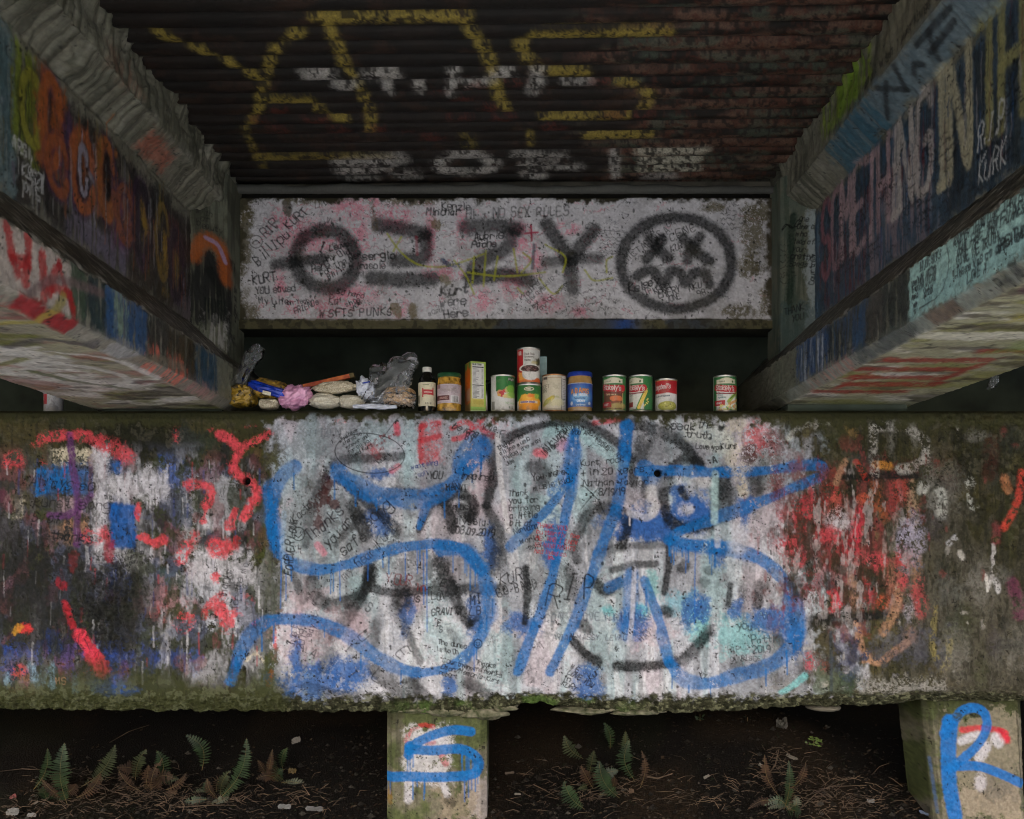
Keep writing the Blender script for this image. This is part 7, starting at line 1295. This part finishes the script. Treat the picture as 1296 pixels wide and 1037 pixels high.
# little leafy seedlings
def seedling(label, px, py, n, s, mat):
    b = hit(px, py); o = empty('seedling', b); tag(o, label, 'plant', 'seedlings on the bank')
    r_ = random.Random(px)
    vs, fs = [], []
    for i in range(n):
        c = Vector((r_.uniform(-1, 1) * s, r_.uniform(-.5, .2) * s, r_.uniform(.1, 1.2) * s)); a = r_.uniform(0, 6.28); q = s * r_.uniform(.25, .45)
        d = Vector((math.cos(a), -.3, math.sin(a) * .8)).normalized(); e = d.cross(Vector((0, 1, .5))).normalized(); k = len(vs)
        vs += [c - d * q, c + e * q * .5, c + d * q, c - e * q * .5]; fs.append((k, k + 1, k + 2, k + 3))
    lf = mesh_pd('leaves', vs, fs, mat, o); lf['kind'] = 'stuff'
    v, f = box_vf(-.001, .001, -.001, .001, -.01, s); mesh_pd('stem', v, f, M_STEM, o)
M_LIME = leaf_mat('seedling_green', (70, 90, 42), (88, 104, 54))
seedling('pale green seedling on the bare bank above the twig heap', 1030, 946, 14, .028, M_LIME)
seedling('tiny dark green seedling high on the bank beneath the beam', 886, 912, 9, .022, M_FERN)
seedling('tiny bright seedling below the beam, right of the dark seedling', 946, 912, 5, .012, M_FERN)

# twigs: the large ones singly
def twig(p, r, mat, name='twig', label=None):
    vs, fs = [], []; n = len(p)
    for i, c in enumerate(p):
        rr = r * (1 - .6 * i / n)
        for k in range(5):
            a = 2 * math.pi * k / 5; vs.append((c[0] + math.cos(a) * rr, c[1] + math.cos(a) * rr * .3, c[2] + math.sin(a) * rr))
    for i in range(n - 1):
        for k in range(5): fs.append((i * 5 + k, i * 5 + (k + 1) % 5, i * 5 + 5 + (k + 1) % 5, i * 5 + 5 + k))
    return vs, fs
def pxline(pts, lift=.012):
    out = []
    for x, y in pts:
        h = hit(x, y); out.append(h + Vector((0, -.01, lift)))
    return out
for lb, pts, r in [('long pale twig arching over the soil at the far left', [(0, 980), (30, 978), (52, 978), (66, 986)], .0022), ('thin twig slanting up behind the leftmost ferns', [(140, 945), (165, 930), (190, 922)], .0018), ('long twig lying flat at the bottom left of the middle column', [(228, 1026), (270, 1024), (300, 1024)], .002), ('pale twig curling below the broad fern', [(745, 1008), (760, 1004), (785, 1010)], .002), ('white splintered twig at the right of the broad fern', [(815, 988), (832, 992), (850, 986)], .004), ('pale twig lying across the heap at the right, lower of two', [(1020, 1012), (1050, 1000), (1095, 998)], .0022), ('forked bare twig over the heap beside the right column', [(1008, 1034), (1030, 1010), (1060, 992), (1080, 990)], .0022), ('twig at the bottom edge left of the right twig heap', [(975, 1037), (995, 1024), (1006, 1016)], .002), ('short pale twig on the dark soil near the middle column', [(675, 998), (690, 1004), (700, 1010)], .002), ('bleached stick leaning in the twig heap by the lone frond', [(968, 990), (980, 975), (985, 952)], .0035)]:
    vs, fs = twig(pxline(pts), r, M_TWIG); b = Vector(vs[0]); o = mesh_pd('twig', [Vector(v) - b for v in vs], fs, M_TWIG, None, True); o.location = b; tag(o, lb, 'twig', 'fallen twigs')
# uncountable debris: straw, fine twigs, leaf litter and pebbles
rr = random.Random(5)
vs, fs = [], []
zones = [(190, 1005, 60, 26, 90), (120, 1000, 70, 30, 60), (230, 1020, 90, 16, 70), (350, 1015, 70, 22, 50), (760, 1005, 70, 28, 80), (700, 1000, 50, 25, 30), (1030, 1010, 70, 26, 110), (985, 970, 30, 20, 40), (1100, 1020, 60, 16, 50), (900, 1010, 60, 26, 40), (60, 1025, 60, 12, 40)]
for zx, zy, sx, sy, n in zones:
    for _ in range(int(n * 1.7)):
        x = zx + rr.gauss(0, sx * .6); y = min(1060, zy + rr.gauss(0, sy * .6))
        if 488 < x < 618 or x > 1160 or y < 925: continue
        h = hit(x, y); a = rr.uniform(0, 6.28); L = rr.uniform(.015, .07); d = Vector((math.cos(a) * L, math.sin(a) * L * .4, rr.uniform(-.2, .6) * L))
        p = [h + Vector((0, 0, .004)), h + d * .5 + Vector((rr.uniform(-.3, .3) * L, 0, .004 + rr.uniform(0, .2) * L)), h + d + Vector((0, 0, .004))]
        v_, f_ = twig(p, rr.uniform(.0006, .0014), None); o_ = len(vs); vs += v_; fs += [tuple(q + o_ for q in f) for f in f_]
st = mesh_pd('dry_straw', vs, fs, M_TWIG); tag(st, 'tangle of fine dry straw and twigs strewn over the soil', 'straw', kind='stuff')
vs, fs, cs = [], [], []
pal = [(34, 25, 18), (44, 32, 22), (28, 22, 16), (56, 44, 32), (40, 28, 20), (70, 62, 52), (30, 33, 21), (24, 20, 16)]
for _ in range(9000):
    x = rr.uniform(-1.75, 1.75); y = min(4.2, 2.86 + abs(rr.gauss(0, .42))); z = ground_z(x, y); q = rr.uniform(.003, .011); a = rr.uniform(0, 6.28)
    e1 = Vector((math.cos(a), math.sin(a), rr.uniform(-.5, .5))) * q; e2 = Vector((-math.sin(a), math.cos(a), rr.uniform(-.5, .5))) * q * rr.uniform(.35, .7); c = Vector((x, y, z + .003)); k = len(vs)
    vs += [c - e1, c + e2 + Vector((0, 0, .002)), c + e1, c - e2]; fs.append((k, k + 1, k + 2, k + 3)); cs += [srgb(pal[rr.randrange(len(pal))])] * 4
o = mesh_pd('leaf_litter', vs, fs, M_LEAFL); tag(o, 'brown leaf litter and crumbs scattered over the soil', 'leaf litter', kind='stuff')
at_ = o.data.color_attributes.new('paint', 'FLOAT_COLOR', 'POINT'); rg = np.ones((len(vs), 4), dtype=np.float32); rg[:, :3] = np.array(cs); at_.data.foreach_set('color', rg.ravel())
vs, fs, cs = [], [], []
oc = [(1, 0, 0), (0, 1, 0), (-1, 0, 0), (0, -1, 0), (0, 0, 1), (0, 0, -1)]; of = [(0, 1, 4), (1, 2, 4), (2, 3, 4), (3, 0, 4), (1, 0, 5), (2, 1, 5), (3, 2, 5), (0, 3, 5)]
for _ in range(2600):
    x = rr.uniform(-1.75, 1.75); y = 2.84 + abs(rr.gauss(0, .3)); z = ground_z(x, y); q = min(.016, .003 + rr.expovariate(300)); k = len(vs)
    for v in oc: vs.append((x + v[0] * q * rr.uniform(.7, 1.2), y + v[1] * q * rr.uniform(.7, 1.2), z + v[2] * q * rr.uniform(.5, .9)))
    fs += [tuple(i + k for i in f) for f in of]; g = rr.choice([(46, 44, 40), (36, 33, 30), (64, 61, 56), (32, 27, 22), (27, 24, 21)]); cs += [srgb(g)] * 6
o = mesh_pd('pebbles', vs, fs, M_LEAFL); tag(o, 'small pebbles and clods lying on the soil', 'pebbles', kind='stuff')
at_ = o.data.color_attributes.new('paint', 'FLOAT_COLOR', 'POINT'); rg = np.ones((len(vs), 4), dtype=np.float32); rg[:, :3] = np.array(cs); at_.data.foreach_set('color', rg.ravel())
# litter one can count
def scrap(name, label, px, py, w, h, col, cat, lump_=.2, seed=1, rot=0.0):
    b = hit(px, py); r_ = random.Random(seed * 13 + px); n, m = 7, 5; vs, fs = [], []
    Wm, Hm = .75 * w * b.y / F, .75 * h * b.y / F
    for top in (1, 0):
        for j in range(m):
            for i in range(n):
                u, v = i / (n - 1) - .5, j / (m - 1) - .5
                z = v * Hm * .8 + .004 + (r_.uniform(-1, 1) * lump_ * Hm); y = -v * 0 + (.0016 if top else 0) + (.35 * v * Hm) + r_.uniform(-1, 1) * lump_ * Hm * (1 if not top else 0)
                x = u * Wm * (1 - .3 * abs(v)) + r_.uniform(-1, 1) * Wm * .05
                c_, s_ = math.cos(rot), math.sin(rot); vs.append((x * c_ - z * s_, y - (.0012 if top else 0), x * s_ + z * c_ + Hm * .35))
    for q in (0, n * m):
        for j in range(m - 1):
            for i in range(n - 1):
                a = q + j * n + i; fs.append((a, a + 1, a + n + 1, a + n))
    o = mesh_pd(name, vs, fs, plain_mat(name + '_stuff', tuple(int(q * .54) for q in col), rough=.6, var=.15, scale=90), None); o.location = b; tag(o, label, cat, 'litter on the soil')
scrap('paper_scrap', 'tilted square of white paper on the bank left of the middle column', 375, 941, 16, 10, (176, 170, 160), 'paper', .12, 1, .3)
scrap('paper_scrap', 'crumpled white lump at the bottom left corner', 16, 1033, 22, 12, (186, 184, 178), 'paper', .14, 2)
scrap('paper_scrap', 'second white scrap at the bottom left, right of the crumpled lump', 40, 1036, 16, 7, (190, 186, 180), 'paper', .12, 3)
scrap('wrapper', 'small pinkish red wrapper on the soil at the far left', 17, 1012, 12, 7, (186, 84, 76), 'wrapper', .15, 4, .4)
scrap('paper_scrap', 'thin pale sliver beside the pinkish wrapper', 46, 1020, 10, 4, (180, 170, 150), 'paper', .15, 5, .6)
scrap('plastic_scrap', 'torn clear white plastic on the soil near the middle column', 360, 1026, 22, 8, (170, 172, 172), 'plastic', .16, 6)
scrap('plastic_scrap', 'pale plastic strip by the left foot of the middle column', 398, 1028, 30, 8, (150, 150, 152), 'plastic', .14, 7)
scrap('dead_leaf', 'pale dry leaf below the drooping fern by the middle column', 645, 981, 16, 4, (130, 110, 86), 'leaf', .1, 8, .1)
scrap('dead_leaf', 'yellowish dry leaf near the small sparse fern', 370, 981, 14, 9, (150, 126, 70), 'leaf', .2, 9)
scrap('stone', 'tan stone on the soil right of the broad fern', 799, 1008, 9, 9, (140, 104, 70), 'stone', .1, 10)
scrap('wood_chip', 'pale wood chip on the bare soil below the beam', 895, 986, 11, 5, (176, 168, 156), 'wood chip', .12, 11, .5)
scrap('wood_chip', 'bleached wood chip left of the lone fern frond', 963, 972, 12, 6, (170, 160, 146), 'wood chip', .12, 12, -.6)
scrap('wood_chip', 'bleached curled wood chip above the lone fern frond', 1002, 962, 22, 6, (160, 150, 134), 'wood chip', .15, 13, -.4)
scrap('paper_scrap', 'grey-white tuft of paper on the bank under the beam', 990, 922, 20, 14, (120, 116, 106), 'paper', .35, 14)
scrap('plastic_scrap', 'pale plastic sliver on the soil beside the right column', 1172, 1034, 26, 5, (130, 150, 190), 'plastic', .15, 15, -.35)
scrap('plastic_scrap', 'small white plastic bit in the twigs before the right column', 1102, 1018, 14, 6, (180, 178, 176), 'plastic', .2, 16)
scrap('wood_chip', 'short pale chip on soil left of the broad fern', 655, 1008, 11, 4, (170, 160, 146), 'wood chip', .12, 17)
